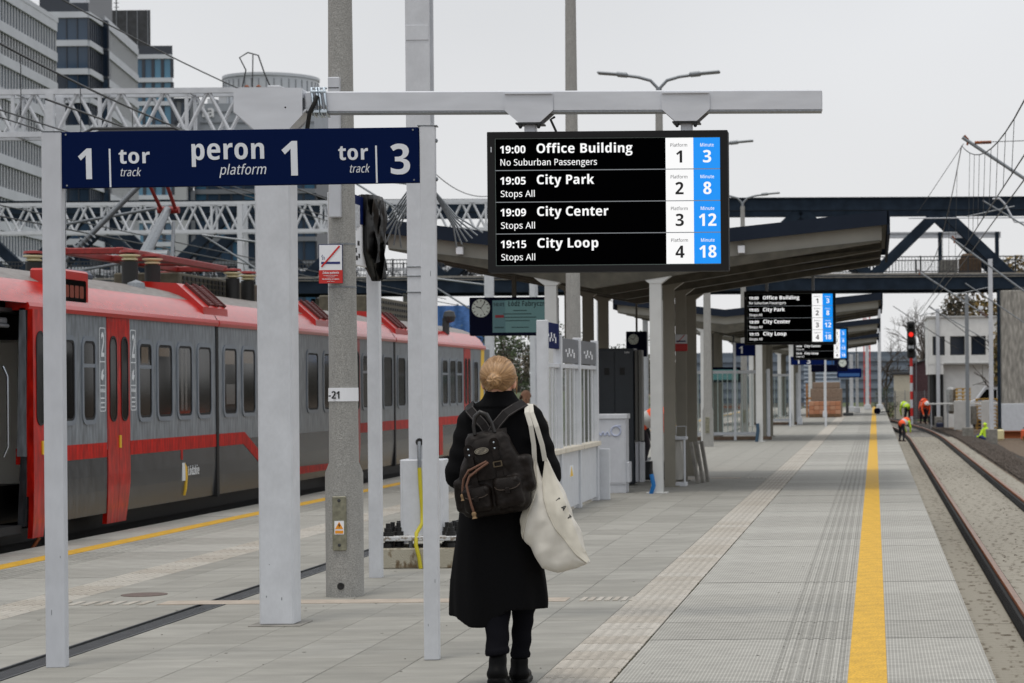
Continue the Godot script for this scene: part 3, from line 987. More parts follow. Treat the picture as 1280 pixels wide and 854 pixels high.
	for k in 4:
		obj("screen_row", side_plate(t, rrect(0.12, 0.13, 0.02, 24.08 + k * 0.15, 2.6), SIDE - 0.02, SIDE - 0.0145), mat(Color8(120, 44, 16), 0.3), db)
	# roof equipment: pantograph on its red frame, resistor housings, insulators
	var rb := Color8(150, 34, 30)
	var frame_red := worn(rb, 0.45, tex.blot, Vector3.ONE * 2)
	b = bb(t)
	for x in [-9.55, -10.25]: b.cbox(Vector3(x, 3.32, -31.4), Vector3(0.1, 0.09, 4.7), 0.01)
	for z in [-29.1, -30.8, -32.0, -33.7]: b.cbox(Vector3(-9.9, 3.32, z), Vector3(0.62, 0.08, 0.12), 0.01)
	obj("pantograph_frame", b, frame_red, t)
	for q in [[-9.3, 28.7], [-9.3, 29.6], [-9.3, 33.3], [-9.3, 34.1], [-10.5, 28.7], [-10.5, 34.0]]:
		b = bb(t)
		b.lathe([Vector2(0.02, 2.78), Vector2(0.1, 2.78), Vector2(0.1, 3.1), Vector2(0.02, 3.1)], 12, Vector3(q[0], 0.06, -q[1]))
		var st := obj("insulator_stand", b, M.black, t)
		b = bb(t)
		b.lathe([Vector2(0.04, 3.1), Vector2(0.10, 3.12), Vector2(0.10, 3.135), Vector2(0.07, 3.15), Vector2(0.13, 3.17), Vector2(0.13, 3.185), Vector2(0.03, 3.2)], 12, Vector3(q[0], 0.06, -q[1]))
		obj("insulator", b, mat(Color8(206, 196, 158), 0.3), st)
		b = bb(t)
		b.lathe([Vector2(0.03, 3.2), Vector2(0.13, 3.21), Vector2(0.12, 3.24), Vector2(0.02, 3.25)], 12, Vector3(q[0], 0.06, -q[1]))
		obj("insulator_cap", b, frame_red, st)
	b = bb(t)
	b.tube([Vector3(-9.9, 3.34, -31.1), Vector3(-9.9, 4.08, -32.2)], [0.085, 0.055], 10)
	b.tube([Vector3(-9.75, 3.32, -31.9), Vector3(-9.8, 3.9, -32.15)], 0.025, 6)
	b.lathe([Vector2(0.02, -0.35), Vector2(0.09, -0.35), Vector2(0.09, 0.35), Vector2(0.02, 0.35)], 10, Vector3(-9.9, 3.36, -31.1), Basis(Vector3(0, 0, 1), PI / 2))
	obj("pantograph_lower_arm", b, M.galv, t)
	b = bb(t)
	b.tube([Vector3(-10.05, 4.08, -32.25), Vector3(-9.75, 4.08, -32.25)], 0.05, 8)
	for s in [-1, 1]: b.tube([Vector3(-9.9 + s * 0.1, 4.08, -32.25), Vector3(-9.9 + s * 0.16, 5.0, -30.9)], 0.028, 6)
	obj("pantograph_upper_arm", b, frame_red, t)
	b = bb(t)
	for z in [-30.75, -31.05]:
		b.tube([Vector3(-10.75, 4.9, z), Vector3(-10.45, 5.06, z), Vector3(-9.35, 5.06, z), Vector3(-9.05, 4.9, z)], 0.022, 6)
	b.tube([Vector3(-9.9, 4.98, -30.7), Vector3(-9.9, 4.98, -31.1)], 0.03, 6)
	obj("pantograph_head", b, M.steel_dark, t)
	var olive := worn(Color8(96, 90, 74), 0.7, tex.blot, Vector3.ONE)
	for q in [[31.4, 33.9, 0.34, 12], [34.1, 36.0, 0.34, 0], [43.0, 48.4, 0.48, 24], [22.4, 24.6, 0.36, 8]]:
		b = bb(t)
		var m := Vector3(-9.95, 2.82 + q[2] / 2, -(q[0] + q[1]) / 2)
		b.cbox(m, Vector3(0.9, q[2], q[1] - q[0]), 0.02)
		var h := obj("equipment_box", b, olive if q[0] > 30 else M.steel_dark, t)
		if q[3]:
			b = bb(t)
			for k in int(q[3]):
				for j in 4: b.box(Vector3(-9.495, 2.88 + j * (q[2] - 0.1) / 3.4, -q[0] - 0.2 - k * (q[1] - q[0] - 0.4) / (q[3] - 1)), Vector3(0.02, 0.05, 0.12))
			stuff(obj("vent_slots", b, M.black, h))
	b = bb(t)
	b.cbox(Vector3(-9.75, 2.95, -36.9), Vector3(0.7, 0.24, 1.2), 0.03)
	obj("equipment_box", b, mat(Color8(60, 68, 82), 0.5), t)
	b = bb(t)
	b.cbox(Vector3(-9.3, 2.88, -26.6), Vector3(0.3, 0.14, 0.7), 0.05)
	obj("cable_box", b, mat(Color8(60, 68, 82), 0.5), t)
	b = bb(t)
	b.lathe([Vector2(0.0, 2.7), Vector2(0.13, 2.72), Vector2(0.1, 2.86), Vector2(0.0, 2.9)], 12, Vector3(-9.0, 0, -28.0))
	obj("roof_horn", b, M.galv, t)
	# far end: raked cab
	b = bb(t)
	b.prism([Vector2(-11.35, 0.2), Vector2(SIDE, 0.2), Vector2(SIDE, 2.38), Vector2(-9.0, 2.78), Vector2(-10.8, 2.78), Vector2(-11.35, 2.38)], -50.4, -49.7)
	obj("cab_front", b, upper, t)
	b = bb(t)
	b.tube([Vector3(-8.62, 2.62, -46.2), Vector3(-8.62, 2.95, -46.2)], 0.07, 8)
	b.lathe([Vector2(0, -0.13), Vector2(0.1, -0.1), Vector2(0.13, 0), Vector2(0.1, 0.1), Vector2(0, 0.13)], 12, Vector3(-8.55, 2.98, -46.2))
	obj("roof_lamp", b, M.steel_dark, t)
	# numbers, class signs and markings on the side
	var white := mat(Color8(214, 218, 222), 0.5)
	for d in [25.12, 26.16]:
		obj("class_sign", side_ring(t, rrect(0.19, 0.92, 0.03, d, 1.78), rrect(0.17, 0.90, 0.025, d, 1.78), SIDE, SIDE + 0.003), white, t)
		for y in [1.86, 1.6]: obj("class_sign_line", side_plate(t, [Vector2(d - 0.085, y), Vector2(d + 0.085, y), Vector2(d + 0.085, y + 0.012), Vector2(d - 0.085, y + 0.012)], SIDE, SIDE + 0.003), white, t)
		side_text(t, "2", d, 1.92, 0.26, white, 0.55)
		obj("pictogram", side_plate(t, [Vector2(d - 0.05, 1.68), Vector2(d, 1.66), Vector2(d + 0.05, 1.72), Vector2(d + 0.01, 1.73), Vector2(d + 0.03, 1.79), Vector2(d - 0.03, 1.76)], SIDE, SIDE + 0.003), white, t)
		side_text(t, "UWAGA", d, 1.53, 0.04, white, 0.8)
		for k in 3: obj("small_print", side_plate(t, [Vector2(d - 0.06, 1.36 + k * 0.05), Vector2(d + 0.06, 1.36 + k * 0.05), Vector2(d + 0.06, 1.375 + k * 0.05), Vector2(d - 0.06, 1.375 + k * 0.05)], SIDE, SIDE + 0.0025), white, t)
	obj("mark", side_plate(t, [Vector2(27.98, 0.44), Vector2(28.1, 0.44), Vector2(28.1, 0.66), Vector2(27.98, 0.66)], SIDE - 0.06, SIDE + 0.003), white, t)
	obj("mark", side_plate(t, [Vector2(28.08, 0.66), Vector2(28.17, 0.6), Vector2(28.19, 0.48), Vector2(28.15, 0.34), Vector2(28.09, 0.26), Vector2(28.12, 0.44)], SIDE - 0.08, SIDE + 0.005), M.yellow, t)
	obj("mark", side_plate(t, [Vector2(27.93, 0.7), Vector2(28.0, 0.7), Vector2(28.0, 0.84), Vector2(27.93, 0.84)], SIDE - 0.06, SIDE + 0.0035), band, t)
	side_text(t, "Łódzkie", 28.2, 0.5, 0.11, white, 0.85, -1)
	side_text(t, "22 PL", 24.38, 0.24, 0.07, white, 0.9, 0, -0.083)
	obj("mark", side_ring(t, rrect(0.42, 0.15, 0.01, 24.44, 0.27), rrect(0.40, 0.13, 0.008, 24.44, 0.27), SIDE - 0.12, SIDE - 0.082), white, t)
	obj("mark", side_plate(t, rrect(0.08, 0.15, 0.01, 24.68, 0.27), SIDE - 0.12, SIDE - 0.08), white, t)
	for q in [[23.55, 0.2], [24.0, 0.22], [25.0, 0.26], [27.0, 0.3], [28.0, 0.32], [28.6, 0.34], [31.0, 0.34]]:
		for k in 3: obj("small_print", side_plate(t, rrect(0.055, 0.03 + 0.01 * (k % 2), 0.004, q[0] + k * 0.08, 0.33), SIDE - 0.1, SIDE - 0.062), white, t)
	for d in [25.66, 23.1]: obj("door_label", side_plate(t, rrect(0.05, 0.14, 0.01, d, 0.98), SIDE, SIDE + (0.082 if d < 24 else 0.02)), M.yellow, t)

func side_text(t: Node3D, s: String, d: float, y: float, h: float, m: Material, squeeze := 1.0, align := 0, dx := 0.0) -> void:
	var o := letters(s, Vector3.ZERO, h, m, t, true, align, false, squeeze)
	var off := o.position
	o.basis = Basis(Vector3(0, 1, 0), PI / 2) * Basis.from_scale(Vector3(squeeze, 1, 1))
	o.position = Vector3(SIDE + 0.003 + dx, y, -d) - t.position + Basis(Vector3(0, 1, 0), PI / 2) * off

func door_leaf(t: Node3D, mid: float, w: float, out: float, m: Material, outer := 0) -> void:
	var b := bb(t)
	b.prism(body_prof(0.5, 2.37, out, 0.05), -mid - w / 2, -mid + w / 2)
	# the foot of the leaf draws in a little
	var ys := [0.5, 0.4, 0.25, 0.08]
	for i in 3:
		var xa := SIDE + out - 0.035 * pow((0.62 - ys[i]) / 0.5, 1.6); var xb := SIDE + out - 0.035 * pow((0.62 - ys[i + 1]) / 0.5, 1.6)
		var wa := w / 2 - 0.05 * pow((0.5 - ys[i]) / 0.42, 0.8) * (1.0 if ys[i] < 0.5 else 0.0); var wb := w / 2 - 0.05 * pow((0.5 - ys[i + 1]) / 0.42, 0.8)
		# the edge where two leaves meet stays straight
		var na := wa if outer <= 0 else w / 2; var fa := wa if outer >= 0 else w / 2
		var nb := wb if outer <= 0 else w / 2; var fb := wb if outer >= 0 else w / 2
		for q in [0.0, 0.05]:
			b.quad(Vector3(xa - q, ys[i], -mid + na), Vector3(xa - q, ys[i], -mid - fa), Vector3(xb - q, ys[i + 1], -mid - fb), Vector3(xb - q, ys[i + 1], -mid + nb))
		b.quad(Vector3(xa, ys[i], -mid + na), Vector3(xa - 0.05, ys[i], -mid + na), Vector3(xb - 0.05, ys[i + 1], -mid + nb), Vector3(xb, ys[i + 1], -mid + nb))
		b.quad(Vector3(xa, ys[i], -mid - fa), Vector3(xa - 0.05, ys[i], -mid - fa), Vector3(xb - 0.05, ys[i + 1], -mid - fb), Vector3(xb, ys[i + 1], -mid - fb))
	var leaf := obj("door", b, m, t)
	obj("door_window_frame", side_ring(t, rrect(0.235, 0.95, 0.11, mid, 1.68, 6), rrect(0.2, 0.91, 0.095, mid, 1.68, 6), SIDE + out - 0.03, SIDE + out + 0.008), M.rubber, leaf)
	obj("pane", side_plate(t, rrect(0.21, 0.92, 0.1, mid, 1.68, 6), SIDE + out - 0.03, SIDE + out + 0.003), M.glass_dark, leaf)

# ---------------------------------------------------------------- office blocks behind the tracks
# one face: from a to b (on the ground), storeys downwards from the roof; opts: storey height, band height, fin pitch and width
func face(parent: Node3D, a: Vector3, b: Vector3, top: float, storey: float, band: float, floors: int, pitch: float, fin: float, wall: Material, glass: Array, finm: Material, panes := false) -> void:
	var u := (b - a).normalized()
	var w := (b - a).length()
	var nn := Vector3(-u.z, 0, u.x)                 # outwards: to the viewer when a is left of b
	var bas := Basis(u, Vector3.UP, u.cross(Vector3.UP))
	var fins := B.new()
	fins.xf = parent.transform.affine_inverse()
	var rng := RandomNumberGenerator.new()
	rng.seed = int(w * 100 + top)
	for k in floors:
		var y := top - k * storey
		var s := bb(parent)
		s.box((a + b) / 2 + Vector3(0, y - band / 2, 0) + nn * 0.05, Vector3(w, band, 0.5), bas)
		obj("spandrel", s, wall, parent)
		var n := int(round(w / pitch))
		if panes:
			for j in n:
				s = bb(parent)
				s.box(a.lerp(b, (j + 0.5) / n) + Vector3(0, y - (band + storey) / 2, 0) - nn * 0.05, Vector3(w / n - fin, storey - band, 0.1), bas)
				obj("window", s, glass[rng.randi() % glass.size()], parent)
		else:
			s = bb(parent)
			s.box((a + b) / 2 + Vector3(0, y - (band + storey) / 2, 0) - nn * 0.05, Vector3(w, storey - band, 0.1), bas)
			obj("window_band", s, glass[rng.randi() % glass.size()], parent)
		for j in n + 1:
			fins.box(a.lerp(b, float(j) / n) + Vector3(0, y - (band + storey) / 2, 0) + nn * 0.05, Vector3(fin, storey - band, 0.14), bas)
	stuff(obj("window_fins", fins, finm, parent))
func block(parent: Node3D, called: String, lo: Vector3, hi: Vector3, m: Material) -> MeshInstance3D:
	var b := bb(parent)
	b.span(lo, hi)
	return obj(called, b, m, parent)
func plan(parent: Node3D, called: String, pts: Array, y0: float, y1: float, m: Material) -> MeshInstance3D:
	# walls over a ground plan of (x, distance) corners
	var b := B.new()
	b.xf = parent.transform.affine_inverse() * Transform3D(Basis(Vector3(1, 0, 0), Vector3(0, 0, -1), Vector3(0, 1, 0)), Vector3.ZERO)
	b.prism(pts, y0, y1)
	return obj(called, b, m, parent)
func build_buildings() -> void:
	var white := worn(Color8(198, 202, 208), 0.7, tex.soft, Vector3.ONE * 0.05)
	var finw := mat(Color8(190, 192, 194), 0.6)
	var fing := mat(Color8(120, 124, 130), 0.6)
	var dark := mat(Color8(48, 54, 64), 0.4)
	var g1 := mat(Color8(42, 58, 76), 0.12); var g2 := mat(Color8(54, 72, 92), 0.12); var g3 := mat(Color8(32, 44, 60), 0.12)
	var blue := [mat(Color8(78, 124, 150), 0.1), mat(Color8(60, 96, 122), 0.1), mat(Color8(46, 60, 76), 0.1)]
	# white banded block at the left edge
	var t := thing("office_block", "white office block with dark window bands and closely set fins, at the left edge", "building", Vector3(-100, -1.2, -260), 0, "office blocks behind the station")
	face(t, Vector3(-93.6, 0, -210), Vector3(-101.4, 0, -285), 47.3, 3.77, 1.15, 13, 1.25, 0.26, white, [g1, g2, g3], finw)
	plan(t, "roof_slab", [Vector2(-93.0, 208), Vector2(-101.1, 285.4), Vector2(-115, 285.4), Vector2(-115, 208)], 47.3, 47.9, white)
	plan(t, "rear_wall", [Vector2(-93.9, 210), Vector2(-101.7, 284.9), Vector2(-114, 284.9), Vector2(-114, 210)], -1.2, 47.25, g3)
	# dark glass block with white bands
	t = thing("office_block", "dark glass office block with thin white bands, between two white facades", "building", Vector3(-106, -1.2, -306), 0, "office blocks behind the station")
	face(t, Vector3(-109.8, 0, -305), Vector3(-104.1, 0, -305), 51.9, 3.77, 0.8, 14, 1.3, 0.12, white, [g1, g3, g2], dark, true)
	face(t, Vector3(-104.1, 0, -305), Vector3(-104.9, 0, -312.5), 51.9, 3.77, 0.8, 14, 1.2, 0.2, white, [g1, g3], dark)
	face(t, Vector3(-104.85, 0, -312.6), Vector3(-103.95, 0, -312.6), 51.9, 3.77, 0.3, 14, 1.2, 0.2, dark, [g2, g3], dark)
	plan(t, "rear_wall", [Vector2(-109.6, 305.4), Vector2(-104.5, 305.4), Vector2(-105.3, 312.8), Vector2(-104.3, 312.9), Vector2(-106.5, 322), Vector2(-113, 322)], -1.2, 51.8, dark)
	plan(t, "parapet", [Vector2(-110, 304.9), Vector2(-104.0, 304.9), Vector2(-105.2, 314), Vector2(-112, 318)], 51.9, 53.1, dark)
	plan(t, "penthouse", [Vector2(-112, 309), Vector2(-105.6, 309), Vector2(-107.5, 325), Vector2(-116, 325)], 53.1, 58.5, dark)
	plan(t, "penthouse", [Vector2(-107.6, 308), Vector2(-105.4, 308), Vector2(-106, 312), Vector2(-108.5, 312)], 53.1, 54.6, white)
	# slim white facade turned away
	t = thing("office_block", "slim white facade of upright window slots, seen nearly edge on", "building", Vector3(-107, -1.2, -328), 0, "office blocks behind the station")
	face(t, Vector3(-105.2, 0, -315), Vector3(-109.55, 0, -342), 52.4, 3.95, 1.05, 14, 1.1, 0.3, white, [g2, fing], finw)
	plan(t, "rear_wall", [Vector2(-105.4, 315.1), Vector2(-109.8, 341.9), Vector2(-116, 341.9), Vector2(-111, 315.1)], -1.2, 52.3, g3)
	plan(t, "roof_slab", [Vector2(-105.1, 314.8), Vector2(-109.4, 342.2), Vector2(-116, 342.2), Vector2(-111, 314.8)], 52.4, 52.9, white)
	# tower with blue windows
	t = thing("office_block", "office tower of dark cladding with tall blue windows and white bands", "building", Vector3(-116, -1.2, -369), 0, "office blocks behind the station")
	face(t, Vector3(-118.6, 0, -369), Vector3(-112.5, 0, -369), 55.5, 3.77, 0.7, 15, 1.55, 0.5, white, [blue[0], blue[1], blue[0]], dark, true)
	plan(t, "parapet", [Vector2(-118.8, 368.9), Vector2(-112.4, 368.9), Vector2(-117.4, 385), Vector2(-124, 385)], 55.5, 56.9, dark)
	plan(t, "rear_wall", [Vector2(-118.4, 369.3), Vector2(-112.7, 369.3), Vector2(-117.5, 385), Vector2(-124, 385)], -1.2, 55.4, dark)
	plan(t, "roof_plant", [Vector2(-127.4, 374), Vector2(-117.5, 374), Vector2(-126, 400), Vector2(-136, 400)], 56.9, 63.5, worn(Color8(62, 64, 68), 0.6, tex.streak, Vector3.ONE * 0.08))
	var b := bb(t)
	for k in 6: b.box(Vector3(-126.4 + k * 1.7, 60.2, -373.95), Vector3(0.12, 6.5, 0.15))
	stuff(obj("cladding_ribs", b, fing, t))
	b = bb(t)
	b.tube([Vector3(-125, 63, -380), Vector3(-125, 67, -380)], 0.1, 6)
	for k in 3: b.box(Vector3(-125, 65 + k * 0.7, -380), Vector3(0.8, 0.1, 0.1))
	obj("antenna", b, M.steel_dark, t)
	# long glass block with a drum on its roof
	t = thing("office_block", "long blue glass office block with a grey drum on its roof", "building", Vector3(-110, -1.2, -402), 0, "office blocks behind the station")
	face(t, Vector3(-140, 0, -402), Vector3(-123.6, 0, -402), 36, 4.2, 0.9, 9, 2.2, 0.4, white, blue, dark, true)
	face(t, Vector3(-123.4, 0, -401), Vector3(-118.8, 0, -401), 52.5, 3.9, 0.5, 13, 2.4, 0.7, dark, [blue[2], g1], fing, true)
	plan(t, "stepped_wall", [Vector2(-123.2, 401.4), Vector2(-118.9, 401.4), Vector2(-122, 410), Vector2(-127, 410)], -1.2, 52.4, dark)
	face(t, Vector3(-118.7, 0, -402), Vector3(-97.6, 0, -402), 45, 4.2, 0.8, 11, 2.2, 0.35, fing, [blue[2], g2, blue[1]], dark, true)
	block(t, "stair_core", Vector3(-121.9, -1, -400.8), Vector3(-119.6, 45, -399.8), finw)
	var hall := worn(Color8(158, 164, 172), 0.6, tex.soft, Vector3.ONE * 0.1)
	block(t, "upper_storeys", Vector3(-118.6, 45, -420), Vector3(-98, 51.8, -403), hall)
	b = bb(t)
	for k in 3: b.box(Vector3(-108, 46.5 + k * 1.9, -402.95), Vector3(20, 0.25, 0.12))
	obj("bands", b, fing, t)
	b = bb(t)
	b.lathe([Vector2(8.3, 51.8), Vector2(8.3, 56.6), Vector2(8.5, 56.7), Vector2(8.5, 57.2), Vector2(0, 57.3)], 32, Vector3(-107.6, 0, -411))
	var dr := obj("roof_drum", b, worn(Color8(196, 201, 207), 0.5, tex.soft, Vector3.ONE * 0.15), t)
	b = bb(t)
	for k in 40: b.box(Vector3(-107.6 + 8.33 * sin(k * TAU / 40), 54.0, -411 + 8.33 * cos(k * TAU / 40)), Vector3(0.12, 4.4, 0.12), Basis(Vector3.UP, k * TAU / 40))
	stuff(obj("seams", b, fing, dr))
	letters("ia", Vector3(-117.6, 49.4, -402.9) - t.position, 2.0, M.white_print, t, true, -1, false, 1.0, "lettering", 0.1)
	block(t, "rear_wall", Vector3(-140, -1, -420), Vector3(-98.0, 35.8, -402.6), dark)
	block(t, "rear_wall", Vector3(-118.4, 35, -420), Vector3(-98.0, 44.8, -402.6), dark)
	for k in 3: block(t, "roof_unit", Vector3(-117.6 + k * 2.0, 51.8, -412), Vector3(-116.2 + k * 2.0, 53.0 + k * 0.6, -406), finw)

# ---------------------------------------------------------------- truss footbridge over the tracks
func build_bridge() -> void:
	var t := thing("truss_bridge", "dark blue steel truss footbridge spanning all the tracks", "bridge", Vector3(-7, -1.2, -115))
	var turn := Basis(Vector3.UP, 0.05)
	var base := Vector3(-7, 0, -115)
	var P := func(x: float, y: float, z: float) -> Vector3: return base + turn * Vector3(x + 7, y, -z)
	for z in [0.0, 4.2]:
		for q in [[10.27, 10.87], [6.27, 6.95]]:
			var b := bb(t)
			b.box(P.call(-17, (q[0] + q[1]) / 2, z), Vector3(62, q[1] - q[0], 0.55), turn)
			var ch := obj("top_chord" if q[0] > 8 else "bottom_chord", b, M.bridge, t)
			b = bb(t)
			b.box(P.call(-17, q[1] + 0.02, z), Vector3(62, 0.05, 0.75), turn)
			obj("flange", b, M.bridge, ch)
		for k in 16:
			var xt := 3.42 - 7.06 * (k / 2) - (0.0 if k % 2 == 0 else 0.0)
			var x0 := xt; var x1 := xt + (3.53 if k % 2 == 0 else -3.53)
			var a: Vector3 = P.call(x0, 10.3, z); var c: Vector3 = P.call(x1, 6.9, z)
			var d := (c - a)
			var b := bb(t)
			var y := d.normalized()
			var zz := turn * Vector3(0, 0, 1)
			b.cbox((a + c) / 2, Vector3(0.52, d.length(), 0.42), 0.02, Basis(y.cross(zz), y, zz))
			obj("diagonal", b, M.bridge, t)
	var b := bb(t)
	b.box(P.call(-17, 6.62, 2.1), Vector3(62, 0.18, 4.0), turn)
	obj("deck", b, M.concrete, t)
	b = bb(t)
	b.box(P.call(-17, 6.99, -0.32), Vector3(62, 0.22, 0.06), turn)
	obj("kerb_strip", b, M.concrete, t)
	for z in [0.4, 3.8]:
		b = bb(t)
		for y in [7.2, 7.95]: b.box(P.call(-17, y, z), Vector3(62, 0.05, 0.05), turn)
		var r := obj("railing", b, M.steel_dark, t)
		b = bb(t)
		for k in 380: b.box(P.call(13 - k * 0.16, 7.57, z), Vector3(0.022, 0.72, 0.022), turn)
		stuff(obj("balusters", b, M.steel_dark, r))
		for k in 24:
			b = bb(t)
			b.box(P.call(12 - k * 2.4, 7.45, z), Vector3(0.07, 1.1, 0.07), turn)
			obj("railing_post", b, M.steel_dark, r)
	for q in [[3.64, 2.3], [6.6, 2.3], [-4.8, 2.3]]:
		b = bb(t)
		b.cbox(P.call(q[0], 8.15, 3.5), Vector3(0.2, 2.5, 0.2), 0.01, turn)
		obj("sign_frame_leg", b, M.bridge, t)
	b = bb(t)
	b.box(P.call(1.0, 9.12, 3.5), Vector3(11.6, 0.08, 0.12), turn)
	b.box(P.call(1.0, 9.36, 3.5), Vector3(11.6, 0.08, 0.12), turn)
	b.box(P.call(1.0, 9.24, 3.5), Vector3(11.6, 0.2, 0.04), turn)
	obj("sign_frame_beam", b, M.paint_dull, t)
	# orange site barriers on the deck
	for k in 7:
		b = bb(t)
		for y in [7.25, 7.55, 7.95]: b.box(P.call(-24.6 + k * 1.6, y, 1.2), Vector3(1.5, 0.1, 0.03), turn)
		for s in [-0.72, 0.72]: b.box(P.call(-24.6 + k * 1.6 + s, 7.5, 1.2), Vector3(0.05, 1.0, 0.05), turn)
		tag(obj("site_barrier", b, mat(Color8(216, 132, 40), 0.6)), ["leftmost orange site barrier on the footbridge deck", "second orange site barrier from the left on the footbridge", "third orange site barrier from the left on the footbridge", "fourth orange site barrier on the footbridge, in the middle of the row", "fifth orange site barrier from the left on the footbridge", "sixth orange site barrier on the footbridge, last but one on the right", "rightmost orange site barrier on the footbridge deck"][k], "barrier", "site barriers on the footbridge")
	# material stacks and a covered trolley
	b = B.new()
	b.cbox(P.call(5.0, 7.35, 1.6), Vector3(1.1, 1.1, 0.9), 0.03, turn)
	b.cbox(P.call(4.9, 8.0, 1.6), Vector3(0.7, 0.3, 0.7), 0.1, turn)
	tag(obj("material_crate", b, worn(Color8(112, 92, 74), 0.9, tex.blot, Vector3.ONE)), "brown crate of building material standing on the footbridge", "crate")
	b = B.new()
	b.cbox(P.call(3.9, 7.3, 1.4), Vector3(0.9, 1.0, 0.6), 0.02, turn)
	tag(obj("grey_box", b, M.concrete), "grey box beside the brown crate on the footbridge", "box")
	# concrete piers
	for q in [[7.9, 3.3, -113.2], [-27.0, 2.4, -116.0]]:
		var pr := thing("bridge_pier", "grey concrete pier with a pale painted foot, carrying the footbridge at the right edge" if q[0] > 0 else "grey concrete pier carrying the footbridge far left behind the train", "pier", Vector3(q[0], -1.2, q[2] - 1.6))
		b = bb(pr)
		b.cbox(Vector3(q[0], 3.3, q[2] - 1.5), Vector3(q[1], 5.6, 3.4), 0.03)
		obj("shaft", b, worn(Color8(184, 180, 172), 0.9, tex.soft, Vector3.ONE * 2, tex.streak, Vector3(0.5, 0.12, 0.5)), pr)
		b = bb(pr)
		b.cbox(Vector3(q[0], -0.42, q[2] - 1.5), Vector3(q[1] + 0.06, 1.9, 3.46), 0.02)
		obj("painted_foot", b, worn(Color8(196, 200, 206), 0.6, tex.soft, Vector3.ONE), pr)
		b = bb(pr)
		b.cbox(Vector3(q[0], 6.17, q[2] - 1.5), Vector3(q[1] * 0.6, 0.16, 3.0), 0.02)
		obj("bearing", b, M.steel_dark, pr)
		b = bb(pr)
		b.cbox(Vector3(q[0] - q[1] / 2 - 0.12, 2.4, q[2] + 0.1), Vector3(0.16, 7.4, 0.2), 0.02)
		obj("drain_pipe", b, M.bridge, pr)

# ---------------------------------------------------------------- platform canopies
const CX := -4.05
func roof_y(x: float) -> float:
	return 3.605 + (0.1007 * (x - CX) if x > CX else 0.1226 * (CX - x))
func vee(b: B, x0: float, x1: float, hi: float, lo: float, z0: float, z1: float, lo_mid := -1.0) -> void:
	# a V-shaped band hung below the roof line
	if lo_mid < 0: lo_mid = lo
	b.prism([Vector2(x0, roof_y(x0) - lo), Vector2(CX, roof_y(CX) - lo_mid), Vector2(x1, roof_y(x1) - lo), Vector2(x1, roof_y(x1) - hi), Vector2(CX, roof_y(CX) - hi), Vector2(x0, roof_y(x0) - hi)], z0, z1)
func build_canopies() -> void:
	canopy(32.9, "nearest platform canopy, a shallow V roof with a dark blue fascia on white columns", true)
	canopy(62.4, "second platform canopy along the platform, standing behind the nearest one", false)
	canopy(86.5, "third platform canopy along the platform, small above the brick pallet", false)
	canopy(112.0, "farthest platform canopy, almost hidden behind the others", false)
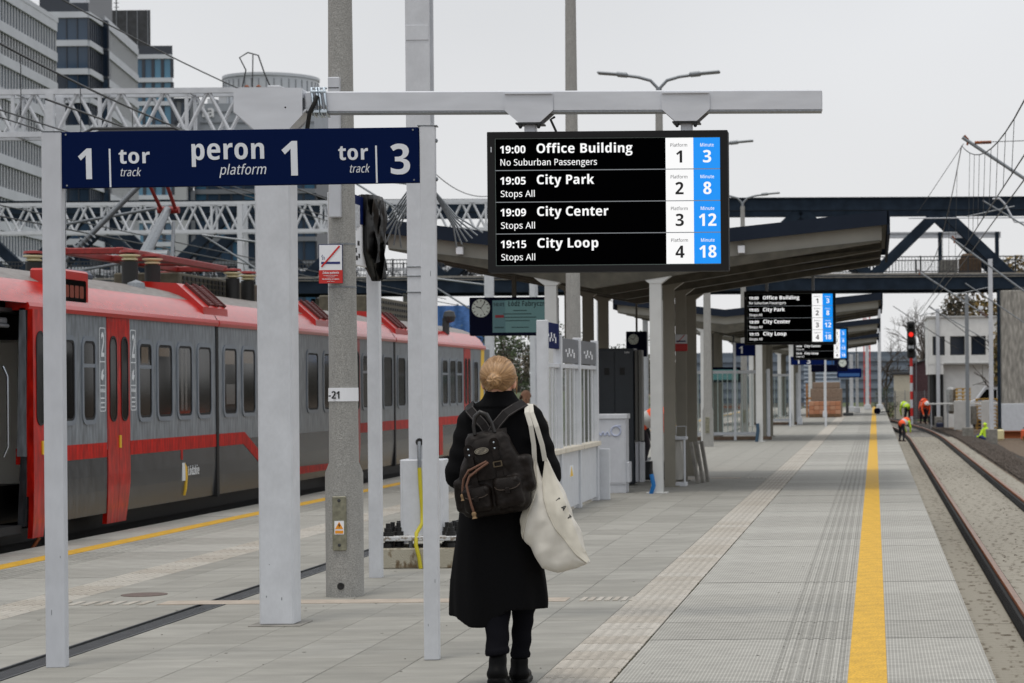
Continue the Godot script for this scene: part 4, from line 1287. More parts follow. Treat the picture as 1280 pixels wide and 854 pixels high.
func canopy(d: float, label: String, close: bool) -> void:
	var t := thing("platform_canopy", label, "canopy", Vector3(CX, 0, -d), 0, "platform canopies")
	var len := 7.7
	for k in 2:
		var b := bb(t)
		var z: float = -d if k == 0 else -d - len
		vee(b, -7.08, 0.22, 0.0, 0.2, z - 0.04, z)
		obj("fascia", b, M.fascia, t)
	for x in [-7.08, 0.22]:
		var b := bb(t)
		b.span(Vector3(x - 0.02, roof_y(x) - 0.34, -d - len), Vector3(x + 0.02, roof_y(x), -d))
		obj("side_fascia", b, M.fascia, t)
	var b := bb(t)
	vee(b, -7.06, 0.2, 0.02, 0.1, -d - len + 0.04, -d - 0.04)
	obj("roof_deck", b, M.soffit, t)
	# trapezoid sheeting under the deck, ribs running across the platform
	b = bb(t)
	var n := 26
	for i in n:
		var z := -d - 0.2 - i * (len - 0.4) / n
		vee(b, -7.0, 0.14, 0.1, 0.16, z - 0.16, z)
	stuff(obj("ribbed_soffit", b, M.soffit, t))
	var frames := [0.25, 2.35, 4.5, 6.6]
	for k in 4:
		b = bb(t)
		var z: float = -d - frames[k]
		vee(b, -7.0, 0.12, 0.16, 0.40, z - 0.05, z + 0.05, 0.62)
		var bm := obj("roof_beam", b, M.canopy if k == 0 else M.soffit, t)  # rear beams take the dark soffit colour, their shade painted in
		b = bb(t)
		vee(b, -6.98, 0.10, 0.40, 0.425, z - 0.1, z + 0.1, 0.645)
		obj("flange", b, M.soffit, bm)
		for x in [-4.66, -3.15]:
			var top := roof_y(x) - 0.55
			b = bb(t)
			for s in [-1.0, 1.0]: b.cbox(Vector3(x, top / 2, z + s * 0.075), Vector3(0.17, top, 0.014), 0.003)
			b.box(Vector3(x, top / 2, z), Vector3(0.012, top, 0.14))
			var c := obj("column", b, M.column if k == 0 else M.column_shade, t)  # only the front pair is pale, shade is painted on the rest
			b = bb(t)
			b.prism([Vector2(x - 0.3, top + 0.04), Vector2(x - 0.085, top - 0.12), Vector2(x + 0.085, top - 0.12), Vector2(x + 0.3, top + 0.04)], z - 0.08, z + 0.09)
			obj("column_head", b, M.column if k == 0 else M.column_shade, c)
			b = bb(t)
			b.cbox(Vector3(x, 0.008, z), Vector3(0.3, 0.016, 0.28), 0.003)
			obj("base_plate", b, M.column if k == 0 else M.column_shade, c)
	for q in [[-5.95, 0.0], [-1.9, 0.0], [-3.4, 2.1], [-5.2, 4.2]]:
		b = bb(t)
		b.cbox(Vector3(q[0], roof_y(q[0]) - 0.32, -d - 0.12 - q[1]), Vector3(0.1, 0.11, 0.1), 0.006)
		obj("roof_light", b, M.white_print, t)
	for x in [-5.6, -2.2]:
		b = bb(t)
		b.cbox(Vector3(x, roof_y(x) - 0.3, -d - len / 2), Vector3(0.06, 0.08, len - 0.6), 0.01)
		obj("cable_tray", b, M.soffit, t)
	if close:
		b = bb(t)
		b.tube([Vector3(-3.23, 0.0, -d - 0.12), Vector3(-3.19, 0.12, -d - 0.1), Vector3(-3.22, 0.28, -d - 0.1)], 0.032, 8)
		var h := obj("cable_end", b, mat(Color8(20, 108, 176), 0.5), t)
		b = bb(t)
		b.tube([Vector3(-3.22, 0.28, -d - 0.1), Vector3(-3.225, 0.35, -d - 0.11), Vector3(-3.215, 0.47, -d - 0.12)], [0.03, 0.024, 0.012], 8)
		obj("cable_core", b, M.black, h)
	else:
		b = bb(t)
		b.tube([Vector3(-3.23, 0.0, -d - 0.12), Vector3(-3.19, 0.3, -d - 0.12), Vector3(-3.2, 0.5, -d - 0.12)], 0.05, 6)
		obj("cable_end", b, mat(Color8(46, 74, 96), 0.6), t)
	# glazed wind screen between the columns
	if d > 40.0 and d < 100.0:
		var w := thing("wind_screen", "barred glass wind screen between the columns of the second canopy" if d < 70 else "barred glass wind screen between the columns of the third canopy", "screen", Vector3(-4.0, 0, -d - 2.3), 0, "wind screens")
		var z := -d - 2.35
		for y in [0.18, 1.92]:
			b = bb(w)
			b.cbox(Vector3(-4.02, y, z), Vector3(2.1, 0.09, 0.06), 0.005)
			obj("rail", b, M.paint, w)
		for k in 15:
			b = bb(w)
			b.box(Vector3(-4.98 + k * 0.138, 1.05, z + 0.02), Vector3(0.022, 1.66, 0.03))
			obj("bar", b, worn(Color8(176, 190, 186), 0.4, tex.soft, Vector3.ONE), w)
		b = bb(w)
		b.box(Vector3(-4.02, 1.05, z - 0.03), Vector3(2.06, 1.66, 0.008))
		obj("pane", b, M.glass, w)
		for x in [-5.05, -3.0]:
			b = bb(w)
			b.cbox(Vector3(x, 1.0, z), Vector3(0.09, 2.0, 0.09), 0.005)
			obj("post", b, M.paint, w)
		b = bb(w)
		b.cbox(Vector3(-4.02, 0.05, z), Vector3(2.2, 0.1, 0.2), 0.01)
		obj("sill", b, worn(Color8(120, 100, 84), 0.9, tex.blot, Vector3.ONE), w)

# ---------------------------------------------------------------- catenary portals on the left
func lattice(t: Node3D, x0: float, x1: float, y0: float, y1: float, z0: float, depth: float, pitch: float, bar: float) -> void:
	for z in [z0, z0 - depth]:
		for y in [y0, y1]:
			var b := bb(t)
			b.box(Vector3((x0 + x1) / 2, y, z), Vector3(x1 - x0, bar * 1.7, bar * 1.5))
			obj("top_chord" if y == y1 else "bottom_chord", b, M.paint, t)
		var n := int((x1 - x0) / pitch)
		for k in n:
			var xa := x1 - k * pitch; var xb := x1 - (k + 1) * pitch
			var up: bool = (k % 2 == 0) == (z == z0)
			var a := Vector3(xa, y0 if up else y1, z); var c := Vector3(xb, y1 if up else y0, z)
			var b := bb(t)
			b.tube([a, c], bar * 0.62, 4, false)
			obj("lacing", b, M.paint, t)
	for k in int((x1 - x0) / (pitch * 4)) + 1:
		var b := bb(t)
		for y in [y0, y1]: b.box(Vector3(x1 - k * pitch * 4, y, z0 - depth / 2), Vector3(bar, bar, depth))
		b.box(Vector3(x1 - k * pitch * 4, (y0 + y1) / 2, z0), Vector3(bar, y1 - y0, bar))
		b.box(Vector3(x1 - k * pitch * 4, (y0 + y1) / 2, z0 - depth), Vector3(bar, y1 - y0, bar))
		obj("cross_frame", b, M.paint, t)
func build_portals() -> void:
	var group := "catenary portals over the left tracks"
	var specs := [[-27.0, -14.35, 7.7, 8.72, 55.0, "nearest white lattice catenary portal, level with the top of the blue platform sign"],
		[-42.0, -12.6, 7.55, 8.62, 87.0, "second white lattice catenary portal, seen below the blue platform sign"],
		[-46.0, -11.4, 6.55, 7.65, 117.5, "third white lattice catenary portal, low beyond the pantograph"]]
	for i in 3:
		var s = specs[i]
		var t := thing("catenary_portal", s[5], "catenary portal", Vector3(s[1], -1.2, -s[4]), 0, group)
		lattice(t, s[0], s[1], s[2], s[3], -s[4], 0.7, 0.52, 0.075)
		for x in ([s[1] - 0.35, -19.7] if i == 0 else [s[1] - 0.35, -24.0]):
			for z in [-s[4], -s[4] - 0.7]:
				var b := bb(t)
				b.cbox(Vector3(x, (s[3] - 1.2) / 2, z), Vector3(0.2, s[3] + 1.2, 0.12), 0.01)
				obj("leg", b, M.paint, t)
			for k in 12:
				var b := bb(t)
				var y: float = -0.8 + k * (s[2] + 0.6) / 12
				var y2: float = y + (s[2] + 0.6) / 12
				b.tube([Vector3(x, y if k % 2 else y2, -s[4]), Vector3(x, y2 if k % 2 else y, -s[4] - 0.7)], 0.03, 4, false)
				obj("leg_lacing", b, M.paint, t)
		if i == 0:
			var b := bb(t)
			b.cbox(Vector3(-14.3, 8.66, -55.1), Vector3(0.32, 0.3, 0.5), 0.02)
			obj("end_box", b, M.paint, t)
			b = bb(t)
			b.tube([Vector3(-15.1, 8.75, -55), Vector3(-15.0, 9.2, -55), Vector3(-15.15, 9.5, -55), Vector3(-14.95, 9.62, -55), Vector3(-14.7, 9.55, -55), Vector3(-14.55, 9.1, -55), Vector3(-14.4, 8.75, -55)], 0.018, 5)
			b.tube([Vector3(-14.85, 8.75, -55), Vector3(-14.83, 9.6, -55)], 0.015, 5)
			obj("jumper_cable", b, M.steel_dark, t)
			b = bb(t)
			for k in 4: b.lathe([Vector2(0.02, 0), Vector2(0.07, 0.03), Vector2(0.02, 0.07)], 8, Vector3(-15.12 + k * 0.14, 8.72 + 0.05 * (k % 2), -55))
			obj("insulators", b, M.rust, t)
	# extra left-hand mast pair near the frame's edge
	var mst := thing("catenary_mast", "white steel catenary mast at the left edge, left of the nearest portal leg", "mast", Vector3(-20.25, -1.2, -56.5))
	var b := bb(mst)
	b.cbox(Vector3(-20.25, 3.8, -56.5), Vector3(0.22, 9.6, 0.2), 0.01)
	obj("pole", b, M.paint, mst)
	b = bb(mst)
	b.cbox(Vector3(-20.25, -1.0, -56.5), Vector3(0.8, 0.5, 0.8), 0.03)
	obj("footing", b, M.concrete, mst)
	for y in [4.4, 5.6]:
		b = bb(mst)
		b.tube([Vector3(-20.2, y, -56.5), Vector3(-17.2, y + 0.5, -56.5)], 0.04, 6)
		obj("bracket_arm", b, M.galv, mst)
	# cantilever over the train's track
	var cl := thing("cantilever_arm", "grey diagonal catenary cantilever tube with a ribbed insulator, above the train roof", "cantilever", Vector3(-15.5, 4.4, -45.0))
	b = bb(cl)
	b.tube([Vector3(-15.85, 4.1, -45), Vector3(-14.3, 5.65, -45), Vector3(-13.7, 6.2, -45)], 0.055, 8)
	obj("tube", b, M.galv, cl)
	b = bb(cl)
	for k in 7: b.lathe([Vector2(0.05, -0.02), Vector2(0.11, 0), Vector2(0.05, 0.02)], 10, Vector3(-15.75 + k * 0.07, 4.2 + k * 0.07, -45), Basis(Vector3(0, 0, 1), -PI / 4))
	obj("insulator", b, M.galv, cl)
	var post := thing("catenary_mast", "slim steel catenary mast behind the train, holding the diagonal cantilever", "mast", Vector3(-15.95, -1.2, -45))
	b = bb(post)
	b.cbox(Vector3(-15.95, 2.6, -45), Vector3(0.18, 7.6, 0.18), 0.01)
	obj("pole", b, M.bridge, post)
	b = bb(post)
	b.cbox(Vector3(-15.95, -1.0, -45), Vector3(0.7, 0.4, 0.7), 0.03)
	obj("footing", b, M.concrete, post)
	# tall white masts behind the train
	for q in [[-12.1, 62.0, 7.5, 0.2, "white steel mast behind the train end, left of the clock display"], [-11.9, 71.0, 5.2, 0.26, "white steel mast behind the woman's head, below the clock display"], [-12.4, 104.0, 7.0, 0.3, "distant white mast beyond the end of the train"], [-17.1, 66.0, 6.2, 0.2, "white mast right of the pantograph, behind the tall gantry post"]]:
		var m := thing("catenary_mast", q[4], "mast", Vector3(q[0], -1.2, -q[1]), 0, "white masts beyond the train")
		b = bb(m)
		b.cbox(Vector3(q[0], q[2] / 2 - 0.6, -q[1]), Vector3(q[3], q[2] + 1.2, q[3]), 0.01)
		obj("pole", b, M.paint, m)
		b = bb(m)
		b.cbox(Vector3(q[0], -1.05, -q[1]), Vector3(0.9, 0.4, 0.9), 0.03)
		obj("footing", b, M.concrete, m)
		b = bb(m)
		b.tube([Vector3(q[0], q[2] - 0.5, -q[1]), Vector3(q[0] - 2.2, q[2] - 0.2, -q[1])], 0.035, 6)
		b.tube([Vector3(q[0], q[2] - 1.6, -q[1]), Vector3(q[0] - 2.2, q[2] - 0.2, -q[1])], 0.03, 6)
		obj("bracket_arm", b, M.galv, m)

# ---------------------------------------------------------------- concrete lamp posts along the platform
func lamppost(t: Node3D, at: Vector3, tall: float, face_cam: bool) -> void:
	var b := bb(t)
	# tapering shoulder, then the slim shaft
	var lv := [[0.0, 0.139], [0.92, 0.139], [1.0, 0.109], [tall, 0.07]]
	for i in 3:
		for k in 12:
			var a0 := TAU * (k - 0.5) / 12; var a1 := TAU * (k + 0.5) / 12
			var p := func(a: float, y: float, r: float) -> Vector3: return at + Vector3(cos(a) * r, y, -sin(a) * r)
			b.squad(p.call(a0, lv[i][0], lv[i][1]), p.call(a1, lv[i][0], lv[i][1]), p.call(a1, lv[i + 1][0], lv[i + 1][1]), p.call(a0, lv[i + 1][0], lv[i + 1][1]), Vector3(cos(a0), 0, -sin(a0)), Vector3(cos(a1), 0, -sin(a1)), Vector3(cos(a1), 0, -sin(a1)), Vector3(cos(a0), 0, -sin(a0)))
	obj("shaft", b, M.mast, t)
	for s in [-1.0, 1.0]:
		b = bb(t)
		b.tube([at + Vector3(0, tall - 0.1, 0), at + Vector3(s * 0.03, tall + 0.12, 0), at + Vector3(s * 0.16, tall + 0.26, 0), at + Vector3(s * 0.4, tall + 0.33, 0), at + Vector3(s * 0.62, tall + 0.36, 0)], 0.032, 8)
		var arm := obj("arm", b, M.galv, t)
		b = bb(t)
		b.cbox(at + Vector3(s * 0.72, tall + 0.38, 0), Vector3(0.24, 0.09, 0.2), 0.03, Basis(Vector3(0, 0, 1), s * 0.1))
		b.cbox(at + Vector3(s * 1.0, tall + 0.405, 0), Vector3(0.42, 0.05, 0.22), 0.02, Basis(Vector3(0, 0, 1), s * 0.08))
		obj("lamp_head", b, M.galv, arm)
	b = bb(t)
	b.cbox(at + Vector3(-0.005, 0.55, 0.138), Vector3(0.102, 0.4, 0.022), 0.004)
	var hatch := obj("hatch", b, worn(Color8(150, 148, 128), 0.4, tex.blot, Vector3.ONE * 3, null, Vector3.ONE, null, 0.0, 0.3), t)
	for y in [0.39, 0.72]:
		b = bb(t)
		b.lathe([Vector2(0.012, -0.004), Vector2(0.012, 0.004), Vector2(0.0, 0.006)], 10, at + Vector3(-0.005, y, 0.15), Basis(Vector3(1, 0, 0), PI / 2))
		obj("screw", b, M.steel_dark, hatch)
func build_lampposts() -> void:
	var group := "concrete lamp posts along the platform"
	var specs := [[-3.97, 17.15, "concrete lamp post with no smoking sign, nearest on the platform"], [-4.09, 31.2, "concrete lamp post rising behind the big departure screen"], [-4.2, 45.2, "concrete lamp post with double lamp seen just above the gantry beam"], [-4.22, 58.0, "concrete lamp post between the first and second canopies"], [-4.2, 73.8, "farthest concrete double lamp post, above the right side of the canopy"]]
	for i in 5:
		var s = specs[i]
		var t := thing("lamp_post", s[2], "lamp post", Vector3(s[0], 0, -s[1]), 0, group)
		lamppost(t, Vector3(s[0], 0, -s[1]), 7.3, i == 0)
	# fittings on the nearest post
	var post := get_node("lamp_post") as Node3D
	var P := Vector3(-3.97, 0, -17.15)
	var b := bb(post)
	b.lathe([Vector2(0.104, 1.455), Vector2(0.1105, 1.455), Vector2(0.1095, 1.555), Vector2(0.103, 1.555)], 24, P)
	obj("number_band", b, M.white_print, post)
	letters("-21", Vector3(-0.085, 1.475, 0.1085), 0.055, M.black_print, post, true, -1, false, 0.85, "lettering", 0.004)
	b = bb(post)
	b.cbox(P + Vector3(-0.022, 3.34, 0.108), Vector3(0.085, 1.04, 0.06), 0.006)
	var ch := obj("cable_channel", b, M.paint_dull, post)
	for y in [3.78]:
		b = bb(post)
		b.box(P + Vector3(-0.022, y, 0.139), Vector3(0.08, 0.006, 0.004))
		obj("seam", b, M.steel_dark, ch)
	for y in [3.6, 3.45, 2.62, 2.3]:
		b = bb(post)
		var sr: float = lerpf(0.109, 0.07, (y - 1.0) / 6.3) + 0.002
		b.lathe([Vector2(sr - 0.003, y), Vector2(sr, y), Vector2(sr, y + 0.012), Vector2(sr - 0.003, y + 0.012)], 24, P)
		obj("steel_strap", b, M.galv, post)
	b = bb(post)
	b.lathe([Vector2(0.026, -0.01), Vector2(0.026, 0.004), Vector2(0.018, 0.0045), Vector2(0.0, 0.002)], 14, P + Vector3(0.0, 0.085, 0.141), Basis(Vector3(1, 0, 0), PI / 2))
	obj("cable_hole", b, M.black, post)
	# warning sticker on the hatch
	b = bb(post)
	b.box(P + Vector3(-0.005, 0.52, 0.1505), Vector3(0.07, 0.1, 0.002))
	var st := obj("warning_sticker", b, M.white_print, post)
	b = bb(post)
	b.prism([Vector2(P.x - 0.035, 0.51), Vector2(P.x + 0.025, 0.51), Vector2(P.x - 0.005, 0.563)], P.z + 0.1515, P.z + 0.1535)
	obj("triangle", b, mat(Color8(232, 150, 30), 0.5), st)
	b = bb(post)
	b.prism([Vector2(P.x - 0.005, 0.552), Vector2(P.x - 0.013, 0.535), Vector2(P.x - 0.004, 0.537), Vector2(P.x - 0.008, 0.517), Vector2(P.x + 0.006, 0.541), Vector2(P.x - 0.001, 0.54)], P.z + 0.1535, P.z + 0.155)
	obj("flash", b, M.black_print, st)
	b = bb(post)
	b.box(P + Vector3(-0.005, 0.487, 0.152), Vector3(0.06, 0.022, 0.002))
	obj("sticker_bar", b, mat(Color8(232, 150, 30), 0.5), st)
	# no smoking sign strapped to it
	var ns := thing("no_smoking_sign", "no smoking sign with red lower half strapped to the nearest concrete post", "sign", P + Vector3(-0.055, 2.33, 0.13))
	var o := ns.position
	b = bb(ns)
	b.cbox(o + Vector3(0, 0.145, 0), Vector3(0.178, 0.29, 0.006), 0.002)
	obj("plate", b, M.navy, ns)
	b = bb(ns)
	b.box(o + Vector3(0, 0.192, 0.0035), Vector3(0.168, 0.186, 0.002))
	obj("white_field", b, M.white_print, ns)
	b = bb(ns)
	b.box(o + Vector3(0, 0.05, 0.0035), Vector3(0.176, 0.098, 0.002))
	obj("red_field", b, mat(Color8(196, 42, 36), 0.5), ns)
	b = bb(ns)
	b.box(o + Vector3(0, 0.152, 0.005), Vector3(0.14, 0.017, 0.002))
	obj("cigarette", b, mat(Color8(36, 44, 110), 0.5), ns)
	b = bb(ns)
	b.tube([o + Vector3(-0.062, 0.175, 0.005), o + Vector3(-0.056, 0.19, 0.005), o + Vector3(-0.066, 0.2, 0.005), o + Vector3(-0.058, 0.212, 0.005)], 0.0022, 4)
	b.tube([o + Vector3(-0.05, 0.175, 0.005), o + Vector3(-0.044, 0.19, 0.005), o + Vector3(-0.052, 0.2, 0.005)], 0.0018, 4)
	obj("smoke", b, mat(Color8(36, 44, 110), 0.5), ns)
	b = bb(ns)
	b.box(o + Vector3(0.0, 0.2, 0.0075), Vector3(0.012, 0.205, 0.002), Basis(Vector3(0, 0, 1), -0.72))
	obj("bar", b, mat(Color8(200, 36, 32), 0.5), ns)
	letters("Zakaz palenia", Vector3(0, 0.072, 0.0045), 0.0155, M.white_print, ns, true, 0, false, 0.86)
	letters("na całym terenie dworca", Vector3(0, 0.056, 0.0045), 0.007, M.white_print, ns, false, 0)
	letters("i na peronach", Vector3(0, 0.045, 0.0045), 0.007, M.white_print, ns, false, 0)
	letters("No smoking, не курить", Vector3(0, 0.028, 0.0045), 0.0095, M.white_print, ns, true, 0, false, 0.85)
	letters("in the station", Vector3(0, 0.012, 0.0045), 0.0065, M.white_print, ns, false, 0)

# ---------------------------------------------------------------- things standing on the platform
func build_platform_furniture() -> void:
	white_pylon()
	wrapped_sign()
	notice_wall()
	var b: B
	# street cabinet with graffiti
	var t := thing("electrical_cabinet", "pale grey electrical cabinet with blue graffiti, in front of the dark cabinet", "cabinet", Vector3(-3.83, 0, -33.4))
	b = bb(t); b.cbox(Vector3(-3.84, 0.6, -33.45), Vector3(0.46, 0.96, 0.4), 0.008); obj("body", b, M.paint_dull, t)
	b = bb(t); b.cbox(Vector3(-3.84, 1.11, -33.45), Vector3(0.5, 0.075, 0.44), 0.01); obj("lid", b, M.paint, t)
	b = bb(t); b.cbox(Vector3(-3.84, 0.06, -33.45), Vector3(0.45, 0.12, 0.38), 0.005); obj("plinth", b, M.paint_dull, t)
	b = bb(t); b.cbox(Vector3(-3.59, 0.3, -33.4), Vector3(0.06, 0.3, 0.26), 0.01); obj("side_box", b, M.paint_dull, t)
	b = bb(t); b.cbox(Vector3(-3.84, 0.6, -33.248), Vector3(0.42, 0.9, 0.006), 0.002)
	var door := obj("door", b, M.paint_dull, t)
	b = bb(t)
	var g := []
	for k in 15: g.append(Vector3(-4.02 + k * 0.013, 0.86 + 0.03 * sin(k * 1.3), -33.243))
	b.tube(g, 0.012, 5)
	g = []
	for k in 15: g.append(Vector3(-3.755 + 0.07 * cos(k * 0.45), 0.9 + 0.07 * sin(k * 0.45), -33.243))
	b.tube(g, 0.013, 5)
	b.tube([Vector3(-3.77, 0.98, -33.243), Vector3(-3.68, 0.975, -33.243)], 0.009, 5)
	obj("graffiti", b, mat(Color8(176, 184, 206), 0.7), door)
	# tall dark cabinet
	t = thing("dark_cabinet", "tall anthracite double door cabinet behind the graffiti cabinet", "cabinet", Vector3(-4.05, 0, -35.9))
	var ant := worn(Color8(46, 54, 62), 0.4, tex.soft, Vector3.ONE)
	b = bb(t); b.cbox(Vector3(-4.06, 1.08, -36.1), Vector3(0.6, 2.12, 0.5), 0.01); obj("body", b, ant, t)
	for s in [-1, 1]:
		b = bb(t); b.cbox(Vector3(-4.06 + s * 0.148, 1.08, -35.845), Vector3(0.285, 2.06, 0.02), 0.004)
		door = obj("door", b, ant, t)
		b = bb(t); b.cbox(Vector3(-4.06 + s * 0.12, 1.78, -35.833), Vector3(0.08, 0.11, 0.008), 0.003); obj("vent", b, M.black, door)
	letters("info", Vector3(-3.9, 2.06, -35.832) - t.position, 0.03, M.white_print, t)
	for k in 2:
		b = bb(t); b.cbox(Vector3(-3.72 + k * 0.07, 1.4, -36.0 + k * 0.1), Vector3(0.05, 1.42, 0.3), 0.005); obj("side_strip", b, worn(Color8(108, 108, 104), 0.5, tex.soft, Vector3.ONE), t)
		b = bb(t); b.cbox(Vector3(-3.72 + k * 0.075, 0.36, -36.0 + k * 0.1), Vector3(0.055, 0.62, 0.32), 0.005); obj("side_foot", b, M.paint_dull, t)
	# bin with a clear bag
	t = thing("litter_bin", "litter bin with hanging clear bag in a pale frame beside the column", "bin", Vector3(-3.07, 0, -35.4))
	b = bb(t); b.cbox(Vector3(-3.07, 0.03, -35.4), Vector3(0.32, 0.06, 0.32), 0.006); obj("base", b, M.paint, t)
	for x in [-0.14, 0.14]:
		b = bb(t); b.cbox(Vector3(-3.07 + x, 0.38, -35.27), Vector3(0.03, 0.68, 0.03), 0.004); obj("leg", b, M.paint, t)
	b = bb(t); b.cbox(Vector3(-3.07, 0.74, -35.4), Vector3(0.34, 0.05, 0.3), 0.01); obj("rim", b, M.paint_dull, t)
	b = bb(t); b.tube([Vector3(-3.22, 0.76, -35.45), Vector3(-3.22, 0.92, -35.45), Vector3(-2.92, 0.92, -35.45), Vector3(-2.92, 0.76, -35.45)], 0.008, 6); b.tube([Vector3(-3.07, 0.76, -35.3), Vector3(-3.07, 0.92, -35.45)], 0.007, 6); obj("hoop", b, M.paint_dull, t)
	b = bb(t)
	var rows := []
	for i in 7:
		var r := []
		for k in 14:
			var a := -TAU * k / 14
			var rr := 0.12 + 0.012 * sin(k * 2.3 + i) - 0.02 * absf(i - 3) / 3.0
			r.append(Vector3(-3.07 + rr * cos(a), 0.1 + i * 0.1, -35.4 + rr * sin(a)))
		rows.append(r)
	b.grid(rows, true)
	var bag := mat(Color8(196, 194, 188), 0.3)
	bag.transparency = BaseMaterial3D.TRANSPARENCY_ALPHA
	bag.albedo_color.a = 0.55
	obj("bag", b, bag, t)
	# boards leaning on the column
	for k in 3:
		b = B.new(); b.cbox(Vector3(0, 0, 0), Vector3(0.05, 0.66, 0.2), 0.004, Basis(Vector3(0, 0, 1), 0.16))
		var o := obj("board", b, M.concrete, self)
		o.position = Vector3(-2.86 + k * 0.055, 0.325, -36.3 - k * 0.35)
		tag(o, ["grey board leaning beside the litter bin, nearest of three", "grey board leaning behind the litter bin, middle of three", "grey board leaning behind the litter bin, farthest of three"][k], "board", "boards leaning by the bin")
	# rubbish on the ground
	b = B.new(); b.cbox(Vector3(-3.62, 0.18, -37.2), Vector3(0.6, 0.3, 0.3), 0.03); b.tube([Vector3(-3.5, 0.5, -36.8), Vector3(-3.66, 0.86, -36.9)], 0.03, 6)
	tag(obj("tool_trolley", b, M.steel_dark), "dark tool trolley with handle between the cabinet and the white column", "trolley")
	# hanging clocks and their screens
	clock_display()
	t = thing("platform_clock", "small dark clock box hanging under the nearest canopy, right of the cabinet", "clock", Vector3(-4.16, 2.3, -40.0))
	b = bb(t); b.cbox(Vector3(-4.14, 2.28, -40.0), Vector3(0.36, 0.44, 0.14), 0.01); obj("case", b, M.navy_dark, t)
	clock_face(t, Vector3(-4.19, 2.36, -39.925), 0.09)
	b = bb(t); b.tube([Vector3(-4.14, 2.5, -40.0), Vector3(-4.14, 3.2, -40.0)], 0.02, 6); obj("hanger", b, M.soffit, t)
	# blue signs and screens farther along
	for q in [[-4.35, 1.85, 66.0, 1.0, 0.44, "teal screen", "blue framed teal departure screen behind the barred wind screen"], [-1.75, 2.4, 101.0, 1.15, 0.55, "teal screen", "dark blue clock display under the far canopies, right of the small screens"], [-1.15, 2.05, 104.0, 1.1, 0.42, "teal screen", "blue departure display low behind the smallest departure screen"], [-2.1, 2.22, 96.0, 1.1, 0.3, "teal screen", "dark unlit display under the smallest departure screen"]]:
		var i: int = ["66", "101", "104", "96"].find(str(int(q[2])))
		t = thing("platform_display", q[6], "display", Vector3(q[0], q[1], -q[2]), 0, "blue displays along the platform")
		b = bb(t); b.cbox(Vector3(q[0], q[1], -q[2]), Vector3(q[3], q[4], 0.2), 0.02); obj("case", b, M.navy if i == 2 else M.navy_dark, t)
		if i != 3:
			b = bb(t); b.box(Vector3(q[0] - (0.0 if i != 1 else 0.25), q[1] - (0.0 if i != 2 else 0.08), -q[2] + 0.102), Vector3(q[3] * (0.86 if i != 1 else 0.4), q[4] * (0.66 if i != 2 else 0.35), 0.004)); obj("screen", b, glowing(Color8(86, 140, 140) if i == 0 else Color8(40, 90, 150), 0.5), t)
		if i == 1: clock_face(t, Vector3(q[0] + 0.35, q[1] + 0.08, -q[2] + 0.105), 0.17)
		for s in [-0.3, 0.3]:
			b = bb(t); b.tube([Vector3(q[0] + s * q[3], q[1] + q[4] / 2, -q[2]), Vector3(q[0] + s * q[3], 3.3, -q[2])], 0.025, 6); obj("hanger", b, M.steel_dark, t)
	for q in [[-3.62, 2.55, 64.5, 0.62, 0.36, "1", "navy platform sign with a white 1, left of the second departure screen"], [-2.45, 2.42, 84.0, 1.3, 0.3, "1   3", "navy platform sign under the second departure screen"]]:
		t = thing("platform_sign", q[6], "sign", Vector3(q[0], q[1], -q[2]), 0, "small navy platform signs")
		b = bb(t); b.cbox(Vector3(q[0], q[1], -q[2]), Vector3(q[3], q[4], 0.05), 0.008); obj("panel", b, M.navy, t)
		letters(q[5], Vector3(-0.18 if q[3] < 1 else -0.4, -0.11, 0.027), 0.2, M.white_print, t)
		for s in [-0.5, 0.5]:
			b = bb(t); b.cbox(Vector3(q[0] + s * q[3], (q[1] + 0.2) / 2, -q[2]), Vector3(0.07, q[1] + 0.2, 0.07), 0.006); obj("post", b, M.paint, t)
	# no smoking sign and fire box on a canopy column
	t = thing("no_smoking_sign", "no smoking sign in the shade on a canopy column", "sign", Vector3(-3.14, 2.15, -37.2))
	b = bb(t); b.cbox(Vector3(-3.14, 2.3, -37.29), Vector3(0.2, 0.16, 0.008), 0.002); obj("plate", b, worn(Color8(200, 202, 206), 0.5, tex.soft, Vector3.ONE), t)
	b = bb(t); b.cbox(Vector3(-3.14, 2.17, -37.285), Vector3(0.21, 0.12, 0.03), 0.004); obj("red_field", b, mat(Color8(170, 30, 28), 0.5), t)
	b = bb(t); b.box(Vector3(-3.14, 2.31, -37.284), Vector3(0.012, 0.17, 0.003), Basis(Vector3(0, 0, 1), -0.75)); obj("bar", b, mat(Color8(170, 30, 28), 0.5), t)
	b = bb(t); b.box(Vector3(-3.14, 2.27, -37.2835), Vector3(0.15, 0.018, 0.003)); obj("cigarette", b, M.navy, t)
	# pallet of bricks and timber by the third canopy
	t = thing("brick_pallet", "wrapped pallet of orange bricks on the far platform", "pallet", Vector3(-2.35, 0, -108.0))
	b = bb(t); b.cbox(Vector3(-2.35, 0.08, -108), Vector3(1.5, 0.14, 1.1), 0.01); obj("pallet", b, worn(Color8(120, 92, 66), 0.9, tex.blot, Vector3.ONE), t)
	for k in 6:
		for j in 3:
			b = bb(t); b.cbox(Vector3(-2.97 + k * 0.248, 0.25 + j * 0.2, -108), Vector3(0.242, 0.19, 1.0), 0.012); obj("brick", b, worn([Color8(206, 146, 112), Color8(198, 136, 102), Color8(210, 158, 126)][(k + j) % 3], 0.9, tex.speck, Vector3.ONE), t)
	b = B.new(); b.cbox(Vector3(-2.3, 1.0, -109.3), Vector3(1.5, 0.7, 0.9), 0.02); b.cbox(Vector3(-2.3, 1.5, -109.3), Vector3(1.3, 0.3, 0.8), 0.03); b.cbox(Vector3(-2.3, 0.33, -109.3), Vector3(1.5, 0.66, 0.9), 0.02)
